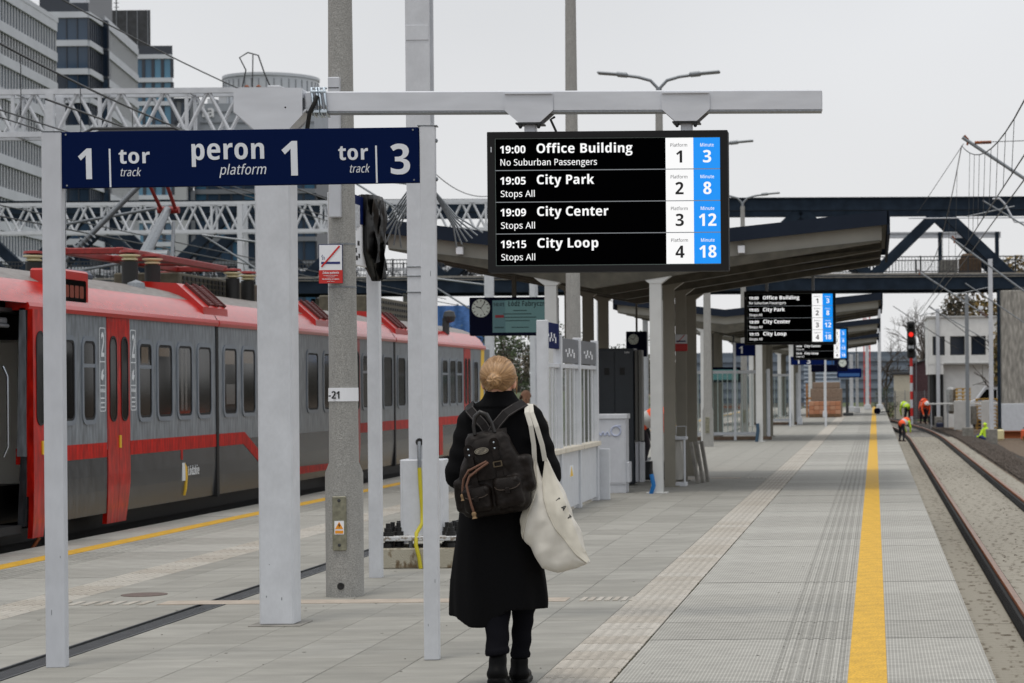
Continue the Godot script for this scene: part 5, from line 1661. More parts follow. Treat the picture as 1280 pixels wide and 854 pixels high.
	tag(obj("stacked_pavers", b, worn(Color8(146, 128, 112), 0.9, tex.blot, Vector3.ONE * 2)), "stack of grey brown pavers behind the orange brick pallet", "stack")
	b = B.new(); b.cbox(Vector3(-3.18, 0.8, -107.6), Vector3(0.1, 1.6, 0.1), 0.01); b.cbox(Vector3(-3.1, 0.9, -107.6), Vector3(0.24, 0.1, 0.1), 0.01)
	tag(obj("timber_frame", b, mat(Color8(150, 108, 70), 0.8)), "brown timber prop left of the brick pallet", "timber")
	b = B.new(); b.cbox(Vector3(-1.35, 0.9, -112), Vector3(0.14, 1.8, 0.14), 0.01); b.cbox(Vector3(-1.3, 0.08, -112), Vector3(0.5, 0.16, 0.4), 0.02)
	tag(obj("dark_post", b, M.steel_dark), "dark post on a foot right of the brick pallet", "post")
	var specs := [[-2.33, 107.0, 2.6, 0.1, "slim white post in front of the brick pallet"], [-2.9, 88.5, 2.7, 0.1, "slim white post left of the brick pallet"], [-1.3, 128.0, 3.2, 0.2, "white post right of the dark post, leftmost of the far row"], [-0.95, 124.0, 3.2, 0.16, "white post with a box at its foot, second of the far row"], [-0.45, 140.0, 4.0, 0.2, "wide white post, third of the far row"], [0.3, 139.0, 6.6, 0.2, "tall white post at the far end of the platform edge"]]
	for q in specs:
		t = thing("white_post", q[4], "post", Vector3(q[0], 0, -q[1]), 0, "white posts far along the platform")
		b = bb(t); b.cbox(Vector3(q[0], q[2] / 2, -q[1]), Vector3(q[3], q[2], q[3]), 0.01); obj("shaft", b, M.paint, t)
		b = bb(t); b.cbox(Vector3(q[0], 0.15, -q[1]), Vector3(q[3] * 2, 0.3, q[3] * 2), 0.02); obj("foot", b, M.paint, t)
	# things left lying by the platform edge
	b = B.new(); b.cbox(Vector3(0.12, 0.16, -118), Vector3(0.34, 0.3, 0.3), 0.08); b.tube([Vector3(0.3, 0.1, -118), Vector3(0.75, 0.12, -118.2)], 0.03, 6)
	tag(obj("tool_bag", b, M.navy_dark), "dark blue tool bag lying by the far platform edge", "bag")

func clock_face(t: Node3D, at: Vector3, r: float) -> void:
	var o := at - t.position
	var b := B.new()
	b.lathe([Vector2(r, -0.01), Vector2(r, 0.004), Vector2(0, 0.005)], 28, o, Basis(Vector3(1, 0, 0), PI / 2))
	var f := obj("clock_face", b, mat(Color8(214, 222, 214), 0.4), t)
	for k in 12:
		b = B.new()
		var a := k * TAU / 12
		b.box(o + Vector3(sin(a), cos(a), 0) * r * 0.82 + Vector3(0, 0, 0.006), Vector3(r * 0.07, r * 0.24, 0.002), Basis(Vector3(0, 0, 1), -a))
		obj("hour_mark", b, M.black_print, f)
	for q in [[0.62, 0.11, -1.25], [0.85, 0.07, 0.62], [0.7, 0.03, 2.6]]:
		b = B.new()
		b.box(o + Vector3(sin(q[2]), cos(q[2]), 0) * r * q[0] * 0.42 + Vector3(0, 0, 0.008), Vector3(r * q[1], r * q[0], 0.002), Basis(Vector3(0, 0, 1), -q[2]))
		obj("hand", b, M.black_print, f)

func clock_display() -> void:
	var t := thing("clock_display", "dark blue hanging display with a white clock and a teal departure screen", "display", Vector3(-5.36, 2.6, -34.2))
	var b := bb(t)
	b.cbox(Vector3(-5.36, 2.6, -34.2), Vector3(1.3, 0.57, 0.24), 0.012); obj("case", b, M.navy_dark, t)
	clock_face(t, Vector3(-5.835, 2.725, -34.072), 0.135)
	b = bb(t); b.cbox(Vector3(-5.235, 2.6, -34.079), Vector3(0.86, 0.48, 0.006), 0.002)
	var sc := obj("screen", b, glowing(Color8(84, 118, 118), 0.5), t)
	var ink := mat(Color8(22, 44, 48), 0.6)
	var o := Vector3(-5.235, 2.6, -34.075) - t.position
	b = B.new(); b.box(o + Vector3(-0.335, 0, 0.001), Vector3(0.19, 0.478, 0.002)); obj("screen_column", b, glowing(Color8(70, 102, 106), 0.5), sc)
	letters("14:41", o + Vector3(-0.42, 0.15, 0.003), 0.055, ink, t, true, -1, false, -0.16)
	letters("Łódź Fabryczna", o + Vector3(-0.2, 0.15, 0.003), 0.075, ink, t, true, -1, false, -0.6)
	b = B.new(); b.cbox(o + Vector3(-0.325, 0.0, 0.003), Vector3(0.13, 0.04, 0.003), 0.001); obj("train_mark", b, mat(Color8(150, 30, 40), 0.5), sc)
	for k in 5:
		b = B.new(); b.box(o + Vector3(-0.02 - 0.04 * (k % 2), 0.085 - k * 0.05 - (0.05 if k == 4 else 0.0), 0.003), Vector3(0.36 + 0.06 * (k % 3) - (0.16 if k in [0, 4] else 0.0), 0.014, 0.002)); obj("text_line", b, mat(Color8(48, 78, 80), 0.6), sc)
	b = B.new(); b.box(o + Vector3(-0.33, -0.165, 0.003), Vector3(0.14, 0.02, 0.002)); obj("text_line", b, mat(Color8(48, 78, 80), 0.6), sc)
	b = bb(t); b.cbox(Vector3(-5.36, 3.1, -34.2), Vector3(0.06, 0.5, 0.06), 0.005); obj("hanger", b, M.soffit, t)

func white_pylon() -> void:
	var t := thing("white_pylon", "tall white steel pylon bolted to a concrete plinth, behind the sign's right post", "pylon", Vector3(-3.93, 0, -20.0))
	var P := Vector3(-3.93, 0, -20.0)
	var b := bb(t)
	b.cbox(P + Vector3(-0.01, 4.2, 0.09), Vector3(0.21, 7.9, 0.02), 0.004); b.cbox(P + Vector3(-0.01, 4.2, -0.09), Vector3(0.21, 7.9, 0.02), 0.004); b.box(P + Vector3(0.05, 4.2, 0), Vector3(0.03, 7.88, 0.17))
	obj("shaft", b, M.paint, t)
	b = bb(t); b.cbox(P + Vector3(0.0, 0.59, 0.13), Vector3(0.34, 0.68, 0.03), 0.008); b.cbox(P + Vector3(0.0, 0.59, -0.13), Vector3(0.34, 0.68, 0.03), 0.008)
	for s in [-0.17, 0.17]: b.cbox(P + Vector3(s, 0.6, 0), Vector3(0.025, 0.66, 0.3), 0.008)
	obj("base_box", b, M.paint, t)
	b = bb(t); b.cbox(P + Vector3(0, 0.255, 0), Vector3(0.66, 0.04, 0.6), 0.006); obj("base_plate", b, worn(Color8(190, 192, 194), 0.5, tex.stain, Vector3.ONE * 3), t)
	b = bb(t); b.cbox(P + Vector3(0, 0.085, 0), Vector3(0.66, 0.18, 0.6), 0.012); obj("plinth", b, M.plinth, t)
	for q in [[-0.27, 0.24], [-0.2, 0.14], [-0.27, 0.05], [0.27, 0.24], [0.22, 0.14], [0.29, 0.06], [0.24, -0.1], [-0.25, -0.12]]:
		b = bb(t)
		b.lathe([Vector2(0.045, 0.17), Vector2(0.045, 0.215), Vector2(0.03, 0.22), Vector2(0.03, 0.275), Vector2(0.047, 0.275), Vector2(0.047, 0.31), Vector2(0.034, 0.312), Vector2(0.034, 0.345), Vector2(0.02, 0.347), Vector2(0.02, 0.385), Vector2(0, 0.387)], 6, P + Vector3(q[0], 0, q[1]))
		obj("anchor_bolt", b, M.black, t)
	for q in [[-0.08, 0.22], [0.14, 0.2]]:
		b = bb(t); b.lathe([Vector2(0.018, 0.17), Vector2(0.018, 0.24)], 8, P + Vector3(q[0], 0, q[1])); obj("stud", b, M.galv, t)
	b = bb(t)
	b.tube([P + Vector3(-0.02, 1.08, 0.11), P + Vector3(-0.015, 1.0, 0.15), P + Vector3(-0.012, 0.86, 0.155)], 0.016, 8); obj("conduit", b, M.galv, t)
	b = bb(t)
	b.tube([P + Vector3(-0.012, 0.86, 0.155), P + Vector3(-0.005, 0.7, 0.158), P + Vector3(0.01, 0.5, 0.162), P + Vector3(0.012, 0.38, 0.18), P + Vector3(-0.02, 0.3, 0.27), P + Vector3(-0.015, 0.2, 0.32), P + Vector3(0.01, 0.1, 0.318), P + Vector3(0.025, 0.0, 0.325)], 0.017, 10); obj("yellow_hose", b, mat(Color8(188, 176, 30), 0.5), t)
	b = bb(t); b.lathe([Vector2(0.03, 0), Vector2(0.034, 0.004), Vector2(0.0, 0.006)], 12, P + Vector3(-0.02, 1.08, 0.101), Basis(Vector3(1, 0, 0), PI / 2)); obj("cable_hole", b, M.black, t)
	for y in [2.6, 2.52, 2.38]:
		b = bb(t); b.cbox(P + Vector3(-0.01, y, 0.0), Vector3(0.222, 0.012, 0.214), 0.002); obj("steel_strap", b, M.galv, t)
	b = bb(t); b.cbox(P + Vector3(-0.01, 4.63, 0.103), Vector3(0.2, 0.13, 0.006), 0.002); obj("joint_plate", b, M.paint, t)
	# rods fanning out
	for s in [-1, 1]:
		for k in 6:
			b = bb(t)
			b.tube([P + Vector3(s * 0.1, 3.28 - k * 0.012, 0.05 - k * 0.04), P + Vector3(s * (0.30 - 0.012 * k), 3.04 - k * 0.016, -0.02 - k * 0.03), P + Vector3(s * (0.52 - 0.055 * k), 2.9 - k * 0.022, -0.04 - k * 0.05)], 0.008, 5)
			obj("rod", b, M.galv, t)

func wrapped_sign() -> void:
	var t := thing("wrapped_sign", "platform sign half wrapped in black plastic, on a slim white post behind the concrete post", "sign", Vector3(-4.1, 0, -18.8))
	for d in [18.82, 17.5]:
		var b := bb(t); b.cbox(Vector3(-4.1, 1.52, -d), Vector3(0.1, 3.05, 0.1), 0.006); obj("post", b, M.paint, t)
	var b := bb(t); b.cbox(Vector3(-4.1, 2.8, -18.16), Vector3(0.04, 0.55, 1.22), 0.004); var pn := obj("panel", b, M.white_print, t)
	b = bb(t); b.box(Vector3(-4.077, 2.965, -18.16), Vector3(0.006, 0.22, 1.21)); obj("blue_field", b, M.navy, pn)
	b = bb(t); b.prism([Vector2(-4.074, 2.83), Vector2(-4.07, 2.83), Vector2(-4.07, 3.0), Vector2(-4.074, 3.0)], -18.2, -17.9)
	for k in 5: b.box(Vector3(-4.073, 2.87 + 0.012 * (k % 3), -17.86 - k * 0.07), Vector3(0.003, 0.12 + 0.03 * (k % 2), 0.05))
	obj("smeared_print", b, worn(Color8(206, 210, 216), 0.6, tex.blot, Vector3.ONE * 5), pn)
	for q in [[17.95, 2.7, 0.06], [18.05, 2.72, 0.04], [18.1, 2.64, 0.03], [17.98, 2.6, 0.05], [18.12, 2.58, 0.05], [18.18, 2.7, 0.06], [18.2, 2.6, 0.04], [18.0, 2.66, 0.02]]:
		b = bb(t); b.box(Vector3(-4.078, q[1], -q[0]), Vector3(0.004, 0.035, q[2])); obj("print_mark", b, M.black_print, pn)
	# black film wound round the far half, crumpled, with a hanging tail
	b = bb(t)
	var rng := RandomNumberGenerator.new(); rng.seed = 3
	var rows := []
	for i in 26:
		var y := 3.10 - i * 0.0272
		var r := []
		for k in 28:
			var a := -TAU * k / 28
			var down: float = clampf((2.64 - y) / 0.2, 0, 1)
			var rx := 0.08 * (1.0 - 0.6 * down) + rng.randf_range(-0.007, 0.007) + 0.02 * sin(k * 2.9 + i * 0.12)
			var rz := 0.24 * (1.0 - 0.8 * down) + 0.02 * sin(k * 2.3 + i * 0.1)
			r.append(Vector3(-4.065 + rx * cos(a) + 0.03 * down, y, -18.57 - 0.05 * down + rz * sin(a)))
		rows.append(r)
	rows.reverse()
	b.grid(rows, true)
	var film := mat(Color8(8, 8, 9), 0.32)
	obj("black_film", b, film, t)
	# loose folds and the torn tail
	for q in [[-4.0, 18.42, 0.5, 0.16, 0.1], [-3.99, 18.62, 0.62, 0.2, 0.6], [-4.02, 18.75, 0.55, 0.14, 1.3], [-4.0, 18.52, 0.34, 0.12, 2.2]]:
		b = bb(t)
		var fr := []
		for i in 12:
			var r := []
			var f := i / 11.0
			for j in 6:
				var g := j / 5.0 - 0.5
				r.append(Vector3(q[0] + 0.02 * sin(f * 7.0 + q[4] + g * 5.0) + 0.015 * cos(g * 9.0 + q[4]) + 0.02 * f, 3.07 - f * q[2] - (0.06 * absf(g) * f), -q[1] + g * q[3] * (1.0 - 0.55 * f) - 0.03 * sin(f * 4.0 + q[4])))
			fr.append(r)
		b.grid(fr)
		obj("film_fold", b, film, t)

func notice_wall() -> void:
	var t := thing("notice_wall", "row of white framed glass notice panels with grey headers, beyond the woman's shoulder", "notice board", Vector3(-3.8, 0, -29))
	var ds := [26.15, 27.55, 29.3, 31.15]
	var x := -3.8
	for i in 4:
		var h: float = 2.31 if i == 0 else 2.17
		var b := bb(t); b.cbox(Vector3(x + (0.02 if i == 0 else 0.0), h / 2, -ds[i]), Vector3(0.125 if i == 0 else 0.1, h, 0.1), 0.006); obj("post", b, M.paint, t)
	for i in 3:
		var d0: float = ds[i] + 0.05; var d1: float = ds[i + 1] - 0.05
		var m: float = -(d0 + d1) / 2; var w: float = d1 - d0
		var hy: float = 2.15 if i == 0 else 1.99
		var b := bb(t); b.cbox(Vector3(x, hy, m), Vector3(0.05, 0.3, w), 0.004); var hd := obj("header", b, M.navy if i == 0 else worn(Color8(84, 88, 94), 0.4, tex.soft, Vector3.ONE), t)
		for k in 6:
			b = bb(t); b.box(Vector3(x + 0.027, hy + 0.0 - 0.05 * (k % 2), -d0 - w * (0.3 + 0.09 * k)), Vector3(0.004, 0.03 + 0.018 * (k % 3), w * 0.055)); obj("print_mark", b, M.white_print, hd)
		b = bb(t); b.cbox(Vector3(x, 1.8, m), Vector3(0.06, 0.05, w), 0.004); obj("top_rail", b, M.paint, t)
		b = bb(t); b.cbox(Vector3(x + 0.02, 0.78, m), Vector3(0.14, 0.06, w), 0.006); obj("sill", b, worn(Color8(214, 206, 190), 0.6, tex.soft, Vector3.ONE), t)
		b = bb(t); b.box(Vector3(x - 0.01, 1.3, m), Vector3(0.008, 1.0, w)); obj("pane", b, M.glass, t)
		for k in 4:
			b = bb(t); b.cbox(Vector3(x + 0.0, 1.3, -d0 - w * (k + 0.5) / 4.0), Vector3(0.012, 1.0, 0.055), 0.003); obj("mullion", b, M.paint, t)
		b = bb(t); b.cbox(Vector3(x - 0.005, 0.4, m), Vector3(0.05, 0.7, w), 0.006); var low := obj("lower_panel", b, M.paint, t)
		for k in 4:
			b = bb(t); b.box(Vector3(x + 0.022, 0.1 + 0.2 * k, -d0 - 0.12), Vector3(0.006, 0.02, 0.02)); obj("rivet", b, M.steel_dark, low)
		if i == 1:
			b = bb(t); b.box(Vector3(x + 0.022, 0.5, m - 0.1), Vector3(0.004, 0.14, 0.34)); var st := obj("warning_sticker", b, M.white_print, low)
			b = B.new(); b.xf = t.transform.affine_inverse() * Transform3D(Basis(Vector3(0, 0, -1), Vector3(0, 1, 0), Vector3(1, 0, 0)), Vector3(0, 0, m - 0.1))
			b.prism([Vector2(-0.14, 0.435), Vector2(0.14, 0.435), Vector2(0, 0.56)], x + 0.024, x + 0.0265); obj("triangle", b, mat(Color8(226, 184, 30), 0.5), st)
	# sign column in front of the wall
	var b := bb(t); b.cbox(Vector3(x + 0.06, 0.35, -31.3), Vector3(0.24, 0.7, 0.06), 0.008); obj("end_panel", b, M.paint, t)

# ---------------------------------------------------------------- gantry with departure screens
const PX := 0.005226      # metres per picture point at the big screen
func build_displays() -> void:
	var t := thing("display_gantry", "white steel post with a long cantilever beam carrying the big departure screen", "gantry", Vector3(-3.935, 0, -15.15))
	var z := -15.15
	var b := bb(t); b.cbox(Vector3(-3.935, 1.65, z), Vector3(0.226, 3.3, 0.2), 0.012); obj("post", b, M.paint, t)
	b = bb(t); b.cbox(Vector3(-3.935, 0.002, z), Vector3(0.34, 0.006, 0.34), 0.001); obj("grout_patch", b, M.concrete, t)
	var hx := [Vector2(-4.184, 3.523), Vector2(-4.184, 3.37), Vector2(-4.05, 3.25), Vector2(-3.825, 3.25), Vector2(-3.735, 3.345), Vector2(-3.735, 3.523)]
	for k in 2:
		b = bb(t); b.prism(hx, z + (0.1 if k == 0 else -0.114), z + (0.114 if k == 0 else -0.1)); obj("head_plate", b, M.beam, t)
	b = bb(t); b.cbox(Vector3(-3.96, 3.49, z), Vector3(0.44, 0.06, 0.2), 0.004); b.box(Vector3(-3.78, 3.32, z), Vector3(0.18, 0.012, 0.2), Basis(Vector3(0, 0, 1), 0.75)); b.box(Vector3(-4.12, 3.31, z), Vector3(0.18, 0.012, 0.2), Basis(Vector3(0, 0, 1), -0.75)); obj("head_box", b, M.beam, t)
	b = bb(t); b.cbox(Vector3(-2.03, 3.428, z), Vector3(3.4, 0.136, 0.13), 0.008, Basis(Vector3(0, 0, 1), -0.005)); obj("beam", b, M.beam, t)
	b = bb(t); b.box(Vector3(-2.03, 3.358, z), Vector3(3.39, 0.008, 0.134), Basis(Vector3(0, 0, 1), -0.005)); obj("beam_seam", b, M.galv, t)
	for q in [[-2.255, 3.476], [-1.225, 3.472]]:
		b = bb(t)
		var x: float = q[0]
		for s in [0.067, -0.073]: b.prism([Vector2(x - 0.158, q[1]), Vector2(x - 0.158, 3.365), Vector2(x - 0.072, 3.288), Vector2(x + 0.072, 3.288), Vector2(x + 0.158, 3.365), Vector2(x + 0.158, q[1])], z + s, z + s + 0.012)
		b.box(Vector3(x, q[1], z + 0.085), Vector3(0.31, 0.008, 0.014))
		var h := obj("hanger_plate", b, M.beam, t)
		b = bb(t); b.cbox(Vector3(x, 3.282, z), Vector3(0.18, 0.012, 0.15), 0.002); obj("hanger_foot", b, M.steel_dark, h)
		b = bb(t); b.cbox(Vector3(x, 3.245, z), Vector3(0.075, 0.07, 0.08), 0.004); obj("stub", b, M.beam, h)
		for s in [-0.06, 0.06]:
			b = bb(t); b.lathe([Vector2(0.0, 3.248), Vector2(0.008, 3.25), Vector2(0.016, 3.268), Vector2(0.016, 3.276)], 6, Vector3(x + s, 0, z + 0.055)); obj("bolt", b, M.steel_dark, h)
	b = bb(t); b.tube([Vector3(-2.1, 3.33, z - 0.01), Vector3(-2.12, 3.31, z + 0.03), Vector3(-2.07, 3.2, z + 0.03)], 0.008, 6); obj("cable", b, M.black, t)
	for k in 2:
		b = bb(t)
		var x := -3.665 + k * 0.05
		for s in [-0.016, 0.016]: b.tube([Vector3(x + s, 3.53, z + 0.02), Vector3(x + s, 3.525, z + 0.085), Vector3(x + s + 0.012, 3.42, z + 0.085), Vector3(x + s + 0.016, 3.35, z + 0.08), Vector3(x + s + 0.016, 3.345, z + 0.0)], 0.009, 6)
		b.cbox(Vector3(x + 0.004, 3.5, z + 0.086), Vector3(0.05, 0.016, 0.02), 0.003); b.cbox(Vector3(x + 0.014, 3.37, z + 0.084), Vector3(0.045, 0.02, 0.022), 0.003)
		obj("clamp", b, M.chrome, t)
	b = bb(t); b.tube([Vector3(-3.64, 3.47, z + 0.1), Vector3(-3.65, 3.43, z + 0.11), Vector3(-3.69, 3.36, z + 0.1), Vector3(-3.72, 3.25, z + 0.05), Vector3(-3.73, 3.1, z + 0.02), Vector3(-3.76, 2.9, z + 0.1)], 0.015, 8); obj("cable", b, M.black, t)
	b = bb(t); b.lathe([Vector2(0.008, -0.002), Vector2(0.0, 0.002)], 8, Vector3(-3.845, 3.395, z + 0.115), Basis(Vector3(1, 0, 0), PI / 2)); obj("screw_hole", b, M.black, t)
	for q in [[-4.0, 0.19, 0.012], [-3.9, 0.175, 0.02], [-3.98, 0.4, 0.006]]:
		b = bb(t); b.cbox(Vector3(q[0], q[1], z + 0.1005), Vector3(0.006, q[2], 0.002), 0.0008); obj("scuff", b, M.galv, t)
	# the big screen, then two copies farther along the platform
	var s := departure_screen()
	s.position = Vector3(-1.739, 2.762, -15.08)
	var c := copy(s, "departure_screen", "middle sized copy of the departure screen, hanging beyond the nearest canopy", Vector3(-1.45, 2.70, -39.6))
	var c2 := copy(s, "departure_screen", "smallest and farthest departure screen, partly behind the middle one", Vector3(-1.545, 2.715, -66.0))
	s.set_meta("label", "big black departure screen hung from the white gantry beam in the foreground")
	for q in [[-1.45, -39.6], [-1.545, -66.0]]:
		for k in 2:
			var hg := B.new()
			hg.cbox(Vector3(q[0] - 0.4 + 0.8 * k, 3.4, q[1] - 0.02), Vector3(0.05, 0.5, 0.05), 0.004)
			tag(obj("screen_hanger", hg, M.galv), ["left", "right"][k] + " steel hanger above the " + ("middle sized" if q[1] > -50 else "smallest") + " departure screen", "hanger", "hangers of the far departure screens")

func departure_screen() -> Node3D:
	var t := thing("departure_screen", "departure screen", "departure screen", Vector3.ZERO, 0, "departure screens")
	var b := B.new(); b.cbox(Vector3(0, 0, -0.04), Vector3(1.578, 0.922, 0.13), 0.006); obj("case", b, M.frame, t)
	b = B.new(); b.ring(rrect(1.578, 0.922, 0.005), rrect(1.476, 0.836, 0.003), 0.02, 0.034); obj("bezel", b, M.frame, t)
	b = B.new(); b.ring(rrect(1.480, 0.840, 0.003), rrect(1.468, 0.828, 0.003), 0.02, 0.030); obj("inner_edge", b, mat(Color8(96, 108, 104), 0.4), t)
	b = B.new(); b.box(Vector3(0, 0, 0.025), Vector3(1.474, 0.836, 0.006))
	var black := mat(Color8(3, 3, 4), 0.5); black.metallic_specular = 0.0
	obj("screen", b, black, t)
	b = B.new(); b.cbox(Vector3(-0.762, 0.345, 0.035), Vector3(0.007, 0.035, 0.002), 0.0005); obj("sensor_mark", b, M.paint, t)
	var white := glowing(Color(1, 1, 1), 0.92)
	var blue := glowing(Color8(0, 146, 248), 0.95)
	var ink := mat(Color8(6, 6, 7), 0.6)
	var rows := [["19:00", "Office Building", "No Suburban Passengers", "1", "3", 120.4, 121.0], ["19:05", "City Park", "Stops All", "2", "8", 72.0, 42.5], ["19:09", "City Center", "Stops All", "3", "12", 89.5, 42.5], ["19:15", "City Loop", "Stops All", "4", "18", 76.5, 42.5]]
	var top := 0.416
	var rh := 0.208
	for i in 4:
		var y := top - i * rh
		b = B.new(); b.box(Vector3(0.472, y - rh / 2, 0.0287), Vector3(0.182, rh - 0.006, 0.003)); obj("screen_platform_cell", b, white, t)
		b = B.new(); b.box(Vector3(0.6505, y - rh / 2, 0.0287), Vector3(0.175, rh - 0.006, 0.003)); obj("screen_minute_cell", b, blue, t)
		if i > 0:
			b = B.new(); b.box(Vector3(0, y, 0.0287), Vector3(1.474, 0.005, 0.004)); obj("screen_row_line", b, glowing(Color8(134, 138, 142), 0.8), t)
		var base := y - (17.6 if i else 18.2) * PX
		letters(rows[i][0], Vector3(-0.705, base, 0.0285), 9.3 * PX, white, t, true, -1, false, -32.0 * PX, "screen_lettering", 0.001)
		letters(rows[i][1], Vector3(-0.465, base, 0.0285), 11.6 * PX, white, t, true, -1, false, -rows[i][5] * PX, "screen_lettering", 0.001)
		letters(rows[i][2], Vector3(-0.702, y - (33.2 if i else 33.6) * PX, 0.0285), 8.0 * PX, white, t, false, -1, false, -rows[i][6] * PX, "screen_lettering", 0.001)
		letters("Platform", Vector3(0.468, y - 11.8 * PX, 0.0302), 4.2 * PX, ink, t, false, 0, false, -21.0 * PX, "screen_lettering", 0.001)
		letters(rows[i][3], Vector3(0.47, y - 31.8 * PX, 0.0302), 15.2 * PX, ink, t, true, 0, false, 1.0, "screen_lettering", 0.001)
		letters("Minute", Vector3(0.653, y - 11.8 * PX, 0.0302), 4.2 * PX, white, t, false, 0, false, -17.0 * PX, "screen_lettering", 0.001)
		letters(rows[i][4], Vector3(0.653, y - 31.8 * PX, 0.0302), 15.2 * PX, white, t, true, 0, false, 1.0, "screen_lettering", 0.001)
	return t

# ---------------------------------------------------------------- platform sign in the foreground
func build_front_sign() -> void:
	var t := thing("platform_sign", "navy platform sign on two white posts in the foreground", "sign", Vector3(-4.606, 0, -12.9), 0.0965)
	var b := B.new(); b.cbox(Vector3(0, 1.5, 0), Vector3(0.108, 3.004, 0.08), 0.005); obj("post", b, M.paint_dull, t)
	b = B.new(); b.cbox(Vector3(2.078, 1.52, 0), Vector3(0.086, 3.041, 0.08), 0.005); obj("post", b, M.paint, t)
	for x in [0.0, 2.078]:
		b = B.new(); b.cbox(Vector3(x, 3.006 + (0.037 if x > 1 else 0.0), 0), Vector3(0.112, 0.006, 0.084), 0.001); obj("post_cap", b, M.galv, t)
	for y in [2.96, 2.74]:
		b = B.new(); b.lathe([Vector2(0.012, 0), Vector2(0.012, 0.008), Vector2(0.007, 0.01), Vector2(0, 0.014)], 6, Vector3(2.122, y, 0.0), Basis(Vector3(0, 0, 1), -PI / 2)); obj("bolt", b, M.galv, t)
	for q in [[-0.02, 0.31, 0.03], [0.03, 0.62, 0.012], [2.06, 0.2, 0.014], [2.1, 0.45, 0.02], [2.09, 2.2, 0.03]]:
		b = B.new(); b.cbox(Vector3(q[0], q[1], 0.0405), Vector3(0.003, q[2], 0.0015), 0.0005); obj("scuff", b, M.galv, t)
	var pn := Node3D.new()
	put(pn, "panel", t)
	pn.position = Vector3(0.052, 2.686, 0)
	pn.rotation.z = 0.0164
	var m := worn(Color8(11, 27, 68), 0.65, noise_tex("scuff", 0.1, 4, grey(0.88), grey(1.0), 41), Vector3.ONE * 3)
	m.metallic_specular = 0.12
	b = B.new(); b.cbox(Vector3(0.991, 0.158, 0.012), Vector3(1.984, 0.316, 0.04), 0.003); obj("board", b, m, pn)
	for q in [[0.03, 0.015], [1.95, 0.015], [0.03, 0.3], [1.95, 0.3]]:
		b = B.new(); b.lathe([Vector2(0.006, 0.0), Vector2(0.004, 0.003), Vector2(0, 0.003)], 8, Vector3(q[0], q[1], 0.032), Basis(Vector3(1, 0, 0), PI / 2)); obj("screw", b, M.galv, pn)
	var w := worn(Color8(222, 226, 232), 0.5, tex.soft, Vector3.ONE)
	var k := 0.0045
	for q in [["1", 98.0, 114.5, 11.0, 38.0, true, false], ["tor", 147.4, 185.2, 29.8, 18.2, true, false], ["track", 147.4, 172.4, 13.9, 10.0, false, true], ["peron", 236.5, 325.5, 33.2, 25.6, true, false], ["platform", 269.7, 325.5, 13.9, 12.4, false, true], ["1", 347.0, 366.5, 11.4, 43.2, true, false], ["tor", 417.0, 453.8, 30.1, 18.4, true, false], ["track", 429.0, 453.8, 13.9, 10.2, false, true], ["3", 481.7, 505.8, 10.7, 37.8, true, false]]:
		letters(q[0], Vector3((q[1] - 77.0) * k, q[3] * k, 0.032), q[4] * k, w, pn, q[5], -1, q[6], -(q[2] - q[1]) * k)
	for q in [[136.6, 0.5, 48.0], [464.0, 0.5, 47.0]]:
		b = B.new(); b.box(Vector3((q[0] - 77.0) * k, (q[1] + q[2] / 2) * k, 0.0328), Vector3(0.0095, q[2] * k, 0.002)); obj("divider", b, w, pn)

# ---------------------------------------------------------------- the woman with backpack and tote bag
func ell(p: Vector3, c: Vector3, r: Vector3) -> float:
	var q := (p - c) / r
	return (q.length() - 1.0) * minf(r.x, minf(r.y, r.z))
func rbox(p: Vector3, h: Vector3, r: float) -> float:
	var q := p.abs() - h + Vector3.ONE * r
	return Vector3(maxf(q.x, 0), maxf(q.y, 0), maxf(q.z, 0)).length() + minf(maxf(q.x, maxf(q.y, q.z)), 0.0) - r
const COAT := [[0.28, -0.028, 0.250, 0.165], [0.45, -0.026, 0.250, 0.168], [0.55, -0.03, 0.242, 0.166], [0.65, -0.032, 0.228, 0.16], [0.85, -0.036, 0.198, 0.15], [1.0, -0.032, 0.186, 0.14], [1.2, -0.02, 0.192, 0.136], [1.33, -0.015, 0.192, 0.126], [1.40, -0.013, 0.165, 0.112], [1.445, -0.013, 0.128, 0.1], [1.452, -0.013, 0.132, 0.106], [1.49, -0.014, 0.092, 0.09], [1.53, -0.016, 0.07, 0.074], [1.56, -0.016, 0.066, 0.07]]
